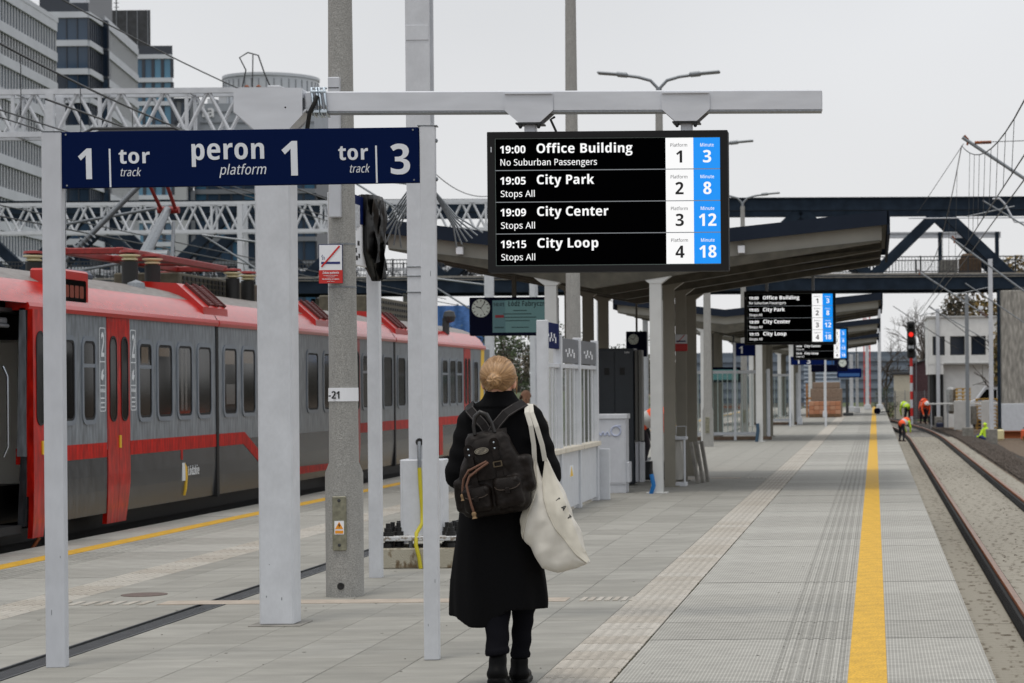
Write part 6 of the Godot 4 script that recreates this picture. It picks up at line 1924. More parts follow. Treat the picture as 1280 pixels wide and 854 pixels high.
func coat_field(p: Vector3) -> float:
	var i := 0
	while i < COAT.size() - 2 and p.y > COAT[i + 1][0]: i += 1
	var q = COAT[i]; var w = COAT[i + 1]
	var t := clampf((p.y - q[0]) / (w[0] - q[0]), 0, 1)
	var cx := lerpf(q[1], w[1], t); var a := lerpf(q[2], w[2], t); var b := lerpf(q[3], w[3], t)
	var dx := (p.x - cx) / a; var dz := (p.z + 0.005) / b
	var k := sqrt(dx * dx + dz * dz)
	var ang := atan2(dz, dx)
	var low := clampf((1.05 - p.y) / 0.7, 0, 1)
	k -= low * (0.035 * sin(ang * 6.0 + 0.8 + p.y * 1.5) + 0.02 * sin(ang * 11.0 - p.y * 3.0)) + 0.012 * sin(p.y * 38.0 + ang * 3.0) * clampf(1.0 - absf(p.y - 1.15) / 0.2, 0, 1)
	var d := (k - 1.0) * b * 0.85
	var s: float = 1e3
	if p.y > 0.95:
		s = bone(p, Vector3(-0.155, 1.375, 0.0), Vector3(-0.232, 1.10, 0.035), 0.074, 0.064)
		s = minf(s, bone(p, Vector3(-0.232, 1.10, 0.035), Vector3(-0.1, 1.13, -0.22), 0.066, 0.05))
		s = minf(s, bone(p, Vector3(0.145, 1.375, 0.0), Vector3(0.243, 1.10, 0.035), 0.074, 0.064))
		s = minf(s, bone(p, Vector3(0.243, 1.10, 0.035), Vector3(0.07, 1.13, -0.22), 0.066, 0.05))
		s += 0.004 * sin(p.y * 70.0 + p.x * 20.0)
		d = smin(d, s, 0.05)
	var hem := 0.405 - 0.088 * smoothstep(0.06, -0.09, p.x) + 0.05 * smoothstep(-0.14, -0.26, p.x)
	d = maxf(d, hem - p.y)
	return maxf(d, p.y - 1.532)
func bag_field(p: Vector3) -> float:
	var q := p
	var w := lerpf(0.172, 0.105, smoothstep(-0.04, 0.2, q.y))
	var dz := 0.085 - 0.03 * smoothstep(0.05, 0.22, q.y)
	var d := rbox(q - Vector3(0, 0, 0), Vector3(w, 0.215, dz), 0.05)
	d = smin(d, rbox(q - Vector3(-0.082, -0.12, 0.075), Vector3(0.072, 0.068, 0.045), 0.028), 0.012)
	d = smin(d, rbox(q - Vector3(0.08, -0.11, 0.078), Vector3(0.07, 0.08, 0.047), 0.03), 0.012)
	d = smin(d, rbox(q - Vector3(0.165, -0.03, 0.0), Vector3(0.042, 0.095, 0.06), 0.03), 0.012)
	d = smin(d, rbox(q - Vector3(-0.168, -0.09, 0.0), Vector3(0.035, 0.085, 0.06), 0.028), 0.012)
	return d + noise3.get_noise_3dv(q * 18.0) * 0.007 + 0.004 * sin(q.x * 60 + q.y * 25) * smoothstep(0.0, 0.12, q.y)
var noise3 := FastNoiseLite.new()
const TOTE := [Vector2(0.180, 1.185), Vector2(0.150, 0.99), Vector2(0.108, 0.862), Vector2(0.112, 0.80), Vector2(0.158, 0.725), Vector2(0.218, 0.618), Vector2(0.30, 0.594), Vector2(0.40, 0.615), Vector2(0.457, 0.642), Vector2(0.382, 0.862), Vector2(0.322, 1.02), Vector2(0.236, 1.2), Vector2(0.222, 1.07)]
func poly_dist(p: Vector2, v: Array) -> float:
	var d := 1e9
	var s := 1.0
	var n := v.size()
	for i in n:
		var j := (i + n - 1) % n
		var e: Vector2 = v[j] - v[i]; var w: Vector2 = p - v[i]
		d = minf(d, (w - e * clampf(w.dot(e) / e.length_squared(), 0, 1)).length_squared())
		var c1: bool = p.y >= v[i].y; var c2: bool = p.y < v[j].y; var c3: bool = e.x * w.y > e.y * w.x
		if (c1 and c2 and c3) or (not c1 and not c2 and not c3): s = -s
	return s * sqrt(d)
func tote_field(p: Vector3) -> float:
	var r := 0.055 * smoothstep(1.15, 0.9, p.y) + 0.005
	var d2 := poly_dist(Vector2(p.x, p.y), TOTE) + r
	var dep := 0.012 + 0.10 * smoothstep(1.19, 0.86, p.y)
	var dz := absf(p.z) - dep + r
	var d := Vector2(maxf(d2, 0), maxf(dz, 0)).length() + minf(maxf(d2, dz), 0.0) - r
	var pull := smoothstep(1.15, 0.8, p.y) * smoothstep(0.6, 0.8, p.y)
	return (d + noise3.get_noise_3dv(p * 9.0) * 0.010 + 0.0075 * pull * sin((p.x * 0.9 - p.y * 0.35) * 60.0 + 3.0 * noise3.get_noise_3dv(p * 6.0))) * 0.9

func hand(b: B, wrist: Vector3, side: float) -> void:
	# palm and five bent fingers closing on a phone, the palm turned to the face
	var fld := func(p: Vector3) -> float:
		var d := rbox((p - wrist - Vector3(-side * 0.02, 0.012, -0.045)), Vector3(0.016, 0.04, 0.045), 0.014)
		for k in 4:
			var root := wrist + Vector3(-side * 0.018, 0.035 - k * 0.021, -0.085)
			var l: float = [0.03, 0.035, 0.032, 0.026][k]
			var mid := root + Vector3(-side * 0.012, 0.004, -l)
			var tip := mid + Vector3(-side * l * 0.9, 0.004, l * 0.25)
			d = smin(d, bone(p, root, mid, 0.0095, 0.0088), 0.008)
			d = smin(d, bone(p, mid, tip, 0.0088, 0.0075), 0.005)
		var th := wrist + Vector3(-side * 0.028, 0.04, -0.03)
		var tm := th + Vector3(-side * 0.018, 0.028, -0.02)
		d = smin(d, bone(p, th, tm, 0.0115, 0.01), 0.01)
		d = smin(d, bone(p, tm, tm + Vector3(-side * 0.02, 0.012, -0.012), 0.0098, 0.008), 0.005)
		return smin(d, bone(p, wrist + Vector3(side * 0.01, -0.005, 0.05), wrist + Vector3(-side * 0.015, 0.01, -0.02), 0.027, 0.024), 0.02)
	nets(b, fld, wrist - Vector3(0.1, 0.08, 0.17), wrist + Vector3(0.1, 0.12, 0.08), 0.004)

func build_woman() -> void:
	noise3.seed = 8; noise3.frequency = 0.5; noise3.fractal_octaves = 3
	var t := thing("person", "woman seen from behind in long black coat, blond bun, walking along platform", "person", Vector3(-1.93, 0, -11.9))
	# body: one surface from head to feet
	var b := B.new()
	var head := func(p: Vector3) -> float:
		var d := ell(p, Vector3(-0.018, 1.602, -0.01), Vector3(0.076, 0.098, 0.092))
		d = smin(d, bone(p, Vector3(-0.018, 1.56, -0.05), Vector3(-0.018, 1.515, -0.078), 0.052, 0.03), 0.04)
		d = smin(d, bone(p, Vector3(-0.018, 1.595, -0.095), Vector3(-0.018, 1.56, -0.118), 0.009, 0.014), 0.012)
		d = smin(d, bone(p, Vector3(-0.034, 1.528, -0.098), Vector3(-0.002, 1.528, -0.098), 0.006, 0.006), 0.008)
		for s in [-1.0, 1.0]:
			d = smin(d, ell(p, Vector3(-0.018 + s * 0.079, 1.57, 0.005), Vector3(0.012, 0.032, 0.02)), 0.008)
			d = maxf(d, -((p - Vector3(-0.018 + s * 0.032, 1.597, -0.112)).length() - 0.016))
			d = minf(d, (p - Vector3(-0.018 + s * 0.031, 1.597, -0.088)).length() - 0.0115)
		d = smin(d, bone(p, Vector3(-0.017, 1.545, 0.005), Vector3(-0.015, 1.42, 0.03), 0.052, 0.062), 0.03)
		return d
	nets(b, head, Vector3(-0.13, 1.44, -0.16), Vector3(0.1, 1.73, 0.12), 0.0045)
	var trunk := func(p: Vector3) -> float:
		var d := bone(p, Vector3(-0.015, 1.46, 0.02), Vector3(-0.015, 1.3, 0.0), 0.062, 0.1)
		for s in [-1.0, 1.0]:
			d = smin(d, bone(p, Vector3(-0.015 + s * 0.07, 1.33, 0.0), Vector3(-0.02 + s * 0.05, 0.98, 0.0), 0.085, 0.09), 0.05)
			d = smin(d, bone(p, Vector3(-0.015 + s * 0.13, 1.38, 0.0), Vector3(0.005 + s * 0.232, 1.10, 0.035), 0.05, 0.04), 0.03)
			d = smin(d, bone(p, Vector3(0.005 + s * 0.232, 1.10, 0.035), Vector3(-0.015 + s * 0.085, 1.13, -0.22), 0.04, 0.028), 0.02)
		d = smin(d, bone(p, Vector3(-0.05, 0.92, 0), Vector3(-0.026, 0.44, 0.06), 0.08, 0.048), 0.05)
		d = smin(d, bone(p, Vector3(-0.026, 0.44, 0.06), Vector3(-0.008, 0.15, 0.205), 0.048, 0.034), 0.03)
		d = smin(d, bone(p, Vector3(0.03, 0.92, 0), Vector3(0.088, 0.43, -0.066), 0.08, 0.042), 0.05)
		d = smin(d, bone(p, Vector3(0.088, 0.43, -0.066), Vector3(0.066, 0.09, -0.06), 0.042, 0.032), 0.03)
		for q in [[-0.006, 0.22], [0.066, -0.06]]:
			d = smin(d, bone(p, Vector3(q[0], 0.06, q[1] + 0.01), Vector3(q[0], 0.03, q[1] - 0.13), 0.032, 0.026), 0.02)
		return d
	nets(b, trunk, Vector3(-0.32, 0.0, -0.28), Vector3(0.32, 1.5, 0.16), 0.013)
	hand(b, Vector3(-0.095, 1.14, -0.24), -1.0)
	hand(b, Vector3(0.065, 1.14, -0.24), 1.0)
	obj("body", b, M.skin, t)
	b = B.new()
	for s in [-1.0, 1.0]: b.lathe([Vector2(0.0045, 0.0), Vector2(0.003, 0.0012), Vector2(0, 0.0014)], 10, Vector3(-0.018 + s * 0.031, 1.597, -0.0995), Basis(Vector3(1, 0, 0), -PI / 2))
	obj("eyes", b, mat(Color8(60, 74, 84), 0.2), t)
	b = B.new(); b.cbox(Vector3(-0.018, 1.19, -0.32), Vector3(0.078, 0.15, 0.009), 0.003, Basis(Vector3(1, 0, 0), -0.5)); var _ph := obj("phone", b, M.black, self)
	_ph.position = t.position
	tag(_ph, "dark phone held in front of the woman, hidden behind her", "phone")
	# hair drawn back into a bun, strands running to it
	b = B.new()
	var bun := Vector3(-0.022, 1.588, 0.132)
	var hair := func(p: Vector3) -> float:
		var d := ell(p, Vector3(-0.019, 1.607, 0.008), Vector3(0.0925, 0.106, 0.107))
		var q := p - bun
		var ang := atan2(q.y, q.x)
		var rad := Vector2(q.x, q.y).length()
		d -= (0.0005 * sin(ang * 13.0 + 3.0 * sin(ang * 3.0) + rad * 22.0) + 0.0005 * sin(ang * 29.0 + 4.0 * sin(ang * 5.0) + rad * 30.0) + 0.0003 * sin(ang * 61.0 + rad * 40.0)) * smoothstep(0.03, 0.06, rad)
		d -= 0.006 * smoothstep(0.07, 0.0, absf(p.y - 1.64)) * smoothstep(0.0, 0.06, p.z)
		# the face is left free, the nape cut off under the ears
		d = maxf(d, -(p.z + 0.045 + 1.0 * maxf(1.56 - p.y, 0.0) - 0.25 * maxf(p.y - 1.62, 0.0)) if p.y < 1.655 else d)
		d = maxf(d, 1.528 + 0.35 * absf(p.x + 0.02) - p.y - 0.012 * sin(p.x * 70.0))
		for s in [-1.0, 1.0]: d = maxf(d, -(ell(p, Vector3(-0.018 + s * 0.09, 1.562, -0.012), Vector3(0.02, 0.026, 0.026))))
		var r := Vector3(q.x, q.y * 0.95, q.z)
		var n := r.length() - 0.036 + 0.0016 * sin(ang * 4.0 + 110.0 * rad) + 0.0009 * sin(ang * 9.0 + 190.0 * rad)
		d = smin(d, n, 0.008)
		# loose strands beside the face
		d = minf(d, bone(p, Vector3(-0.1, 1.6, -0.03), Vector3(-0.093, 1.5, -0.05), 0.007, 0.003))
		d = minf(d, bone(p, Vector3(0.07, 1.6, -0.02), Vector3(0.066, 1.515, -0.04), 0.007, 0.003))
		return d * 0.8
	nets(b, hair, Vector3(-0.13, 1.49, -0.11), Vector3(0.09, 1.73, 0.18), 0.003)
	var lock := FastNoiseLite.new()
	lock.seed = 6; lock.frequency = 1.0; lock.fractal_octaves = 3
	for i in b.v.size():
		var q: Vector3 = b.v[i] - bun
		var rad := Vector2(q.x, q.y).length()
		var ang := atan2(q.y, q.x)
		var s := lock.get_noise_2d(ang * 14.0 + 1.5 * sin(rad * 24.0 + ang * 2.0), rad * 9.0 + q.z * 6.0)
		if q.length() < 0.04: s = lock.get_noise_2d(q.length() * 160.0 + ang * 2.0, q.z * 40.0)
		var k := clampf(0.78 + s * 0.6, 0.4, 1.15)
		b.c[i] = Color(k, k * lerpf(0.93, 1.0, k), k * lerpf(0.82, 1.0, k))
	var hm := mat(Color8(178, 140, 98), 0.45)
	hm.vertex_color_use_as_albedo = true
	obj("hair", b, hm, t)
	# single strands lying over it and standing off a little
	var rng := RandomNumberGenerator.new()
	rng.seed = 14
	b = B.new()
	for k in 150:
		var a := rng.randf() * TAU
		var th0 := rng.randf_range(0.9, 1.75)
		var lift := rng.randf_range(0.0, 0.004) if k % 5 else rng.randf_range(0.003, 0.009)
		var pts := []
		var da := rng.randf_range(-0.35, 0.35)
		for i in 9:
			var f := i / 8.0
			var th := lerpf(th0, 0.3, f)
			var aa := a + da * f * (1.0 - f) * 2.0 + 0.05 * sin(f * 9.0 + k)
			var dirv := Vector3(sin(th) * cos(aa), sin(th) * sin(aa), cos(th))
			var p := Vector3(-0.019, 1.607, 0.008) + dirv * Vector3(0.0925, 0.106, 0.107) * (1.0 + 0.01) + dirv * lift * sin(PI * minf(f + 0.15, 1.0))
			if p.y < 1.535 + 0.35 * absf(p.x + 0.02): continue
			if p.z < -0.03: continue
			pts.append(p)
		if pts.size() < 4: continue
		var g := rng.randf_range(0.65, 1.25)
		b.col = Color(g, g * 0.97, g * 0.92)
		b.tube(pts, 0.0009, 3, false)
	for k in 26:
		var a := rng.randf() * TAU
		var p := bun + Vector3(cos(a), sin(a), 0.2) * 0.034
		b.col = Color(1.1, 1.05, 0.98)
		b.tube([p, p + Vector3(cos(a + 0.8), sin(a + 0.8), 0.3) * 0.012, p + Vector3(cos(a + 1.5), sin(a + 1.5), 0.1) * 0.02], 0.0008, 3, false)
	stuff(obj("loose_hairs", b, hm, t))
	# coat, trousers, boots
	b = B.new()
	nets(b, coat_field, Vector3(-0.36, 0.29, -0.3), Vector3(0.36, 1.55, 0.22), 0.0115)
	var wool := worn(Color8(15, 15, 17), 0.95, tex.speck, Vector3.ONE * 9)
	wool.metallic_specular = 0.25
	obj("coat", b, wool, t)
	b = B.new()
	var pants := func(p: Vector3) -> float:
		var fold := 0.003 * sin(p.y * 60.0 + p.x * 30.0)
		var d := bone(p, Vector3(-0.045, 0.78, 0.0), Vector3(-0.026, 0.42, 0.06), 0.09, 0.065)
		d = smin(d, bone(p, Vector3(-0.026, 0.42, 0.06), Vector3(-0.009, 0.20, 0.18), 0.065, 0.056), 0.03) + fold
		var e := bone(p, Vector3(0.05, 0.78, 0.0), Vector3(0.1, 0.42, -0.06), 0.09, 0.056)
		e = smin(e, bone(p, Vector3(0.09, 0.42, -0.07), Vector3(0.072, 0.16, -0.06), 0.058, 0.047), 0.03) + fold
		d = maxf(d, 0.205 - p.y + 0.12 * (p.x + 0.01))
		e = maxf(e, 0.15 - p.y)
		d = smin(d, maxf(bone(p, Vector3(-0.008, 0.205, 0.178), Vector3(-0.008, 0.195, 0.182), 0.062, 0.063), absf(p.y - 0.2 - 0.12 * (p.x + 0.01)) - 0.016), 0.006)
		e = smin(e, maxf(bone(p, Vector3(0.072, 0.16, -0.06), Vector3(0.072, 0.15, -0.06), 0.053, 0.052), absf(p.y - 0.155) - 0.016), 0.006)
		return minf(d, e)
	nets(b, pants, Vector3(-0.16, 0.12, -0.17), Vector3(0.2, 0.72, 0.26), 0.009)
	var denim := worn(Color8(28, 28, 33), 0.9, noise_tex("denim", 0.3, 3, grey(0.55), grey(1.0), 52), Vector3.ONE * 7)
	denim.metallic_specular = 0.12
	obj("trousers", b, denim, t)
	for q in [[-0.006, 0.215, 0.175], [0.066, -0.055, 0.14]]:
		b = B.new()
		var boot := func(p: Vector3) -> float:
			var d := bone(p, Vector3(q[0], 0.2, q[1] - 0.012), Vector3(q[0], 0.07, q[1]), 0.045, 0.044)
			d = smin(d, bone(p, Vector3(q[0], 0.05, q[1] + 0.01), Vector3(q[0] + 0.005, 0.035, q[1] - 0.15), 0.043, 0.036), 0.04)
			d = maxf(d, p.y - q[2])
			d = smin(d, maxf(bone(p, Vector3(q[0], 0.015, q[1] + 0.015), Vector3(q[0] + 0.005, 0.015, q[1] - 0.155), 0.05, 0.044), absf(p.y - 0.016) - 0.013), 0.004)
			return maxf(d, 0.003 - p.y) + 0.0015 * sin(p.y * 90.0)
		nets(b, boot, Vector3(q[0] - 0.08, -0.01, q[1] - 0.23), Vector3(q[0] + 0.09, 0.22, q[1] + 0.09), 0.006)
		if q[1] > 0.0:                      # the trailing foot rolls over its toe
			var roll := Transform3D(Basis(Vector3(1, 0, 0), -0.2), Vector3.ZERO)
			var piv := Vector3(0, 0, q[1] - 0.16)
			for i in b.v.size():
				b.v[i] = roll * (b.v[i] - piv) + piv
				b.n[i] = roll.basis * b.n[i]
		var bm := worn(Color8(11, 11, 12), 0.5, tex.blot, Vector3.ONE * 4)
		bm.metallic_specular = 0.2
		obj("boot", b, bm, t)

	# backpack
	var bp := thing("backpack", "worn dark brown leather backpack on the woman's back", "backpack", Vector3(-1.95, 1.115, -11.695))
	bp.rotation.z = 0.16
	var leather := worn(Color8(37, 31, 28), 0.5, noise_tex("leather", 0.03, 5, Color(0.62, 0.58, 0.55), grey(1.0), 53), Vector3.ONE * 1.6, noise_tex("leather2", 0.012, 3, grey(0.75), grey(1.0), 54), Vector3.ONE * 2, bump_tex("hide", 0.2, 3, 2.0, 6), 0.25)
	leather.uv1_world_triplanar = false
	b = B.new()
	nets(b, bag_field, Vector3(-0.24, -0.25, -0.11), Vector3(0.24, 0.25, 0.16), 0.0062)
	obj("bag", b, leather, bp)
	# top flap with curved lower edge
	b = B.new()
	var rows := []
	for i in 13:
		var r := []
		var v := i / 12.0
		for j in 19:
			var u := j / 9.0 - 1.0
			var low := -0.03 + 0.035 * u * u * u * u
			var y := lerpf(low, 0.215, v)
			var hw := lerpf(0.132, 0.1, v)
			r.append(Vector3(u * hw, y, 0.094 - 0.028 * pow(v, 2.0) - 0.06 * pow(absf(u), 4.0) - 0.05 * pow(v, 8.0) + noise3.get_noise_2d(u * 3.0, v * 4.0 + 9.0) * 0.006))
		rows.append(r)
	b.grid(rows)
	var rows2 := []
	for r in rows:
		var q := []
		for p in r: q.append(p - Vector3(0, 0, 0.006))
		q.reverse()
		rows2.append(q)
	b.grid(rows2)
	for j in 18: b.quad(rows[0][j] - Vector3(0, 0, 0.006), rows[0][j + 1] - Vector3(0, 0, 0.006), rows[0][j + 1], rows[0][j])
	var flap := obj("flap", b, leather, bp)
	# stitched pocket flaps
	for q in [[-0.082, -0.085, 0.066, 0.122], [0.08, -0.066, 0.066, 0.127]]:
		b = B.new()
		rows = []
		for i in 7:
			var r := []
			for j in 13:
				var u := j / 6.0 - 1.0
				var v := i / 6.0
				r.append(Vector3(q[0] + u * q[2], q[1] + lerpf(-0.034 * (1.0 - 0.6 * u * u * u * u), 0.026, v), q[3] + 0.004 - 0.02 * pow(absf(u), 5.0) - 0.012 * v * v * v))
			rows.append(r)
		b.grid(rows)
		for j in 12: b.quad(rows[0][j] - Vector3(0, 0, 0.006), rows[0][j + 1] - Vector3(0, 0, 0.006), rows[0][j + 1], rows[0][j])
		var pf := obj("pocket_flap", b, leather, bp)
		b = B.new()
		var line := []
		for j in 13: line.append(rows[0][j] + Vector3(0, 0.006, 0.0012))
		b.tube(line, 0.0011, 4)
		obj("stitching", b, mat(Color8(92, 80, 70), 0.8), pf)
		b = B.new(); b.cbox(Vector3(q[0], q[1] - 0.034, q[3] + 0.007), Vector3(0.024, 0.03, 0.006), 0.002); obj("pocket_tab", b, leather, pf)
	# closing straps with studs and buckles
	for q in [[-0.085, 0.11], [0.048, 0.125]]:
		b = B.new(); b.strap([Vector3(q[0], q[1] + 0.035, 0.084), Vector3(q[0], q[1], 0.098), Vector3(q[0] + 0.002, q[1] - 0.06, 0.103), Vector3(q[0] + 0.004, q[1] - 0.12, 0.098), Vector3(q[0] + 0.005, q[1] - 0.165, 0.104)], Vector3(1, 0, 0), 0.031, 0.006)
		var st := obj("closing_strap", b, leather, bp)
		b = B.new(); b.prism(rrect(0.05, 0.075, 0.024, q[0], q[1] + 0.012), 0.092, 0.1); obj("strap_patch", b, leather, st)
		for y in [0.03, 0.0]:
			b = B.new(); b.lathe([Vector2(0.005, 0), Vector2(0.0045, 0.003), Vector2(0, 0.0045)], 8, Vector3(q[0], q[1] + y - 0.004, 0.1045), Basis(Vector3(1, 0, 0), PI / 2)); obj("stud", b, M.chrome, st)
		b = B.new(); b.ring(rrect(0.046, 0.03, 0.005, q[0] + 0.002, q[1] - 0.085), rrect(0.034, 0.02, 0.004, q[0] + 0.002, q[1] - 0.085), 0.102, 0.108); obj("buckle", b, mat(Color8(92, 82, 66), 0.4, 0.7), st)
		b = B.new(); b.prism(rrect(0.04, 0.045, 0.02, q[0] + 0.005, q[1] - 0.165), 0.098, 0.108); b.lathe([Vector2(0.006, 0), Vector2(0.005, 0.003), Vector2(0, 0.004)], 8, Vector3(q[0] + 0.005, q[1] - 0.165, 0.108), Basis(Vector3(1, 0, 0), PI / 2)); obj("strap_tip", b, leather, st)
	# badge, handle, drawcord
	b = B.new()
	var oval := []
	for k in 24: oval.append(Vector2(-0.021 + 0.036 * cos(k * TAU / 24), 0.118 + 0.017 * sin(k * TAU / 24)))
	b.prism(oval, 0.096, 0.1005)
	var badge := obj("badge", b, mat(Color8(150, 144, 130), 0.35, 0.7), flap)
	b = B.new()
	var o2 := []; var i2 := []
	for k in 24:
		o2.append(Vector2(-0.021 + 0.032 * cos(k * TAU / 24), 0.118 + 0.0135 * sin(k * TAU / 24))); i2.append(Vector2(-0.021 + 0.029 * cos(k * TAU / 24), 0.118 + 0.011 * sin(k * TAU / 24)))
	b.ring(o2, i2, 0.1, 0.1012)
	for k in 3: b.box(Vector3(-0.021 + (k - 1) * 0.004, 0.112 + k * 0.006, 0.1008), Vector3(0.036 - 0.006 * absi(k - 1), 0.0025, 0.0014), Basis(Vector3(0, 0, 1), 0.12))
	obj("badge_pattern", b, mat(Color8(40, 38, 36), 0.5), flap)
	b = B.new(); b.tube([Vector3(-0.052, 0.205, 0.035), Vector3(-0.05, 0.25, 0.035), Vector3(-0.035, 0.295, 0.035), Vector3(-0.006, 0.313, 0.035), Vector3(0.024, 0.296, 0.035), Vector3(0.042, 0.252, 0.035), Vector3(0.05, 0.2, 0.035)], [0.009, 0.009, 0.012, 0.013, 0.012, 0.009, 0.009], 8); obj("carry_handle", b, mat(Color8(30, 28, 27), 0.4), bp)
	var cordm := mat(Color8(98, 66, 50), 0.7)
	b = B.new(); b.tube([Vector3(-0.002, 0.062, 0.112), Vector3(-0.05, 0.046, 0.126), Vector3(-0.098, 0.03, 0.124), Vector3(-0.132, -0.008, 0.112), Vector3(-0.146, -0.05, 0.1), Vector3(-0.15, -0.082, 0.1)], 0.0062, 7); obj("drawcord", b, cordm, bp)
	b = B.new(); b.tube([Vector3(0.006, 0.055, 0.114), Vector3(-0.045, 0.03, 0.13), Vector3(-0.098, 0.0, 0.132), Vector3(-0.118, -0.04, 0.136), Vector3(-0.115, -0.09, 0.14), Vector3(-0.11, -0.14, 0.138), Vector3(-0.106, -0.18, 0.13)], 0.0062, 7); obj("drawcord", b, cordm, bp)
	for p in [Vector3(-0.152, -0.092, 0.1), Vector3(-0.106, -0.19, 0.13)]:
		b = B.new(); b.lathe([Vector2(0.004, 0.014), Vector2(0.011, 0.008), Vector2(0.012, 0), Vector2(0.009, -0.012), Vector2(0.013, -0.022), Vector2(0.0, -0.018)], 8, p); obj("cord_knot", b, mat(Color8(128, 104, 74), 0.8), bp)
	# shoulder straps, over the shoulders and down in front
	var inv := bp.transform.affine_inverse() * t.transform
	var strapm := worn(Color8(36, 34, 34), 0.55, tex.soft, Vector3.ONE * 3)
	strapm.metallic_specular = 0.2
	for pts in [[Vector3(-0.045, 1.31, 0.16), Vector3(-0.075, 1.36, 0.158), Vector3(-0.115, 1.40, 0.146), Vector3(-0.152, 1.436, 0.108), Vector3(-0.165, 1.462, 0.04), Vector3(-0.16, 1.44, -0.07), Vector3(-0.15, 1.34, -0.14), Vector3(-0.16, 1.15, -0.16), Vector3(-0.19, 1.0, -0.1)], [Vector3(-0.035, 1.31, 0.164), Vector3(-0.005, 1.36, 0.162), Vector3(0.04, 1.415, 0.146), Vector3(0.082, 1.445, 0.105), Vector3(0.118, 1.468, 0.04), Vector3(0.12, 1.44, -0.07), Vector3(0.115, 1.34, -0.14), Vector3(0.13, 1.15, -0.16), Vector3(0.16, 1.0, -0.1)]]:
		var q := []
		for p in pts: q.append(inv * p)
		var side: Vector3 = (q[3] - q[0]).cross(Vector3(0, 0.3, 1)).normalized()
		b = B.new(); b.strap(q, side, 0.05, 0.009); var ss := obj("shoulder_strap", b, strapm, bp)
		for k in [-1, 1]:
			var e := []
			for p in q.slice(0, 6): e.append(p + side * 0.02 * k + Vector3(0, 0.002, 0.0045))
			b = B.new(); b.tube(e, 0.0011, 4); obj("stitching", b, mat(Color8(96, 92, 90), 0.8), ss)

	# tote bag hanging from her right shoulder
	var tb := thing("tote_bag", "full white canvas tote bag hanging from the woman's right shoulder", "bag", Vector3(-1.93, 0, -11.80))
	leather.metallic_specular = 0.28
	var canvas := worn(Color8(219, 215, 205), 0.85, noise_tex("canvas", 0.4, 2, grey(0.9), grey(1.0), 55), Vector3.ONE * 6, tex.soft, Vector3.ONE * 2)
	b = B.new()
	nets(b, tote_field, Vector3(0.07, 0.55, -0.15), Vector3(0.5, 1.24, 0.15), 0.0072)
	obj("sack", b, canvas, tb)
	for pts in [[Vector3(0.181, 1.15, 0.014), Vector3(0.178, 1.25, 0.02), Vector3(0.165, 1.35, 0.03), Vector3(0.142, 1.418, 0.01), Vector3(0.13, 1.462, -0.075), Vector3(0.14, 1.45, -0.14), Vector3(0.19, 1.36, -0.2), Vector3(0.21, 1.18, -0.2)], [Vector3(0.234, 1.17, 0.016), Vector3(0.222, 1.25, 0.026), Vector3(0.195, 1.345, 0.03), Vector3(0.165, 1.418, 0.0), Vector3(0.15, 1.46, -0.075), Vector3(0.16, 1.45, -0.14), Vector3(0.21, 1.36, -0.2), Vector3(0.235, 1.18, -0.2)]]:
		b = B.new(); b.strap(pts, Vector3(1, 0, 0.15), 0.024, 0.004); obj("strap", b, canvas, tb)
	# the two canvas sides lie over the white inner bag, their edges standing a little proud
	var cloth := worn(Color8(214, 209, 195), 0.9, tex.canvas, Vector3.ONE * 6, tex.soft, Vector3.ONE * 2)
	var edge_l := [[Vector2(0.236, 1.195), Vector2(0.221, 1.07), Vector2(0.232, 0.97), Vector2(0.252, 0.90), Vector2(0.29, 0.825), Vector2(0.345, 0.758), Vector2(0.40, 0.69), Vector2(0.452, 0.648)], [Vector2(0.181, 1.18), Vector2(0.152, 0.99), Vector2(0.112, 0.868), Vector2(0.112, 0.80), Vector2(0.125, 0.77)]]
	var edge_r := [[Vector2(0.238, 1.195), Vector2(0.27, 1.125), Vector2(0.298, 1.065), Vector2(0.322, 1.01), Vector2(0.355, 0.93), Vector2(0.384, 0.85), Vector2(0.42, 0.75), Vector2(0.456, 0.655)], [Vector2(0.185, 1.18), Vector2(0.205, 1.05), Vector2(0.185, 0.97), Vector2(0.15, 0.88), Vector2(0.128, 0.78)]]
	for q in 2:
		b = B.new()
		var sheet := []
		var m: int = edge_l[q].size() - 1
		for i in 37:
			var f := i / 36.0 * m
			var k := mini(int(f), m - 1)
			var l: Vector2 = edge_l[q][k].lerp(edge_l[q][k + 1], f - k); var r: Vector2 = edge_r[q][k].lerp(edge_r[q][k + 1], f - k)
			var row := []
			for j in 13:
				var p := l.lerp(r, j / 12.0)
				var z := 0.16
				while z > 0.0 and tote_field(Vector3(p.x, p.y, z)) > 0.0045: z -= 0.0015
				row.append(Vector3(p.x, p.y, z - (0.006 if (j == 0 and q == 0) or (j == 12 and q == 1) else 0.0)))
			sheet.append(row)
		b.grid(sheet)
		obj("canvas_side", b, cloth, tb)
		b = B.new()
		var hem := []
		for row in sheet: hem.append(row[1 if q == 0 else 11] + Vector3(0, 0, 0.001))
		b.tube(hem, 0.0022, 5)
		obj("hem", b, cloth, tb)
	for q in [["M", 0.300, 0.965], ["A", 0.326, 0.93], ["T", 0.35, 0.88]]:
		var z := 0.14
		while z > 0.0 and tote_field(Vector3(q[1], q[2], z)) > 0.0: z -= 0.002
		var l := letters(q[0], Vector3.ZERO, 0.024, M.black_print, tb, true, 0, false, 1.0, "lettering", 0.004)
		l.position = Vector3(q[1], q[2] - 0.01, z + 0.005)
		l.rotation = Vector3(-0.15, 0.45, -0.9)

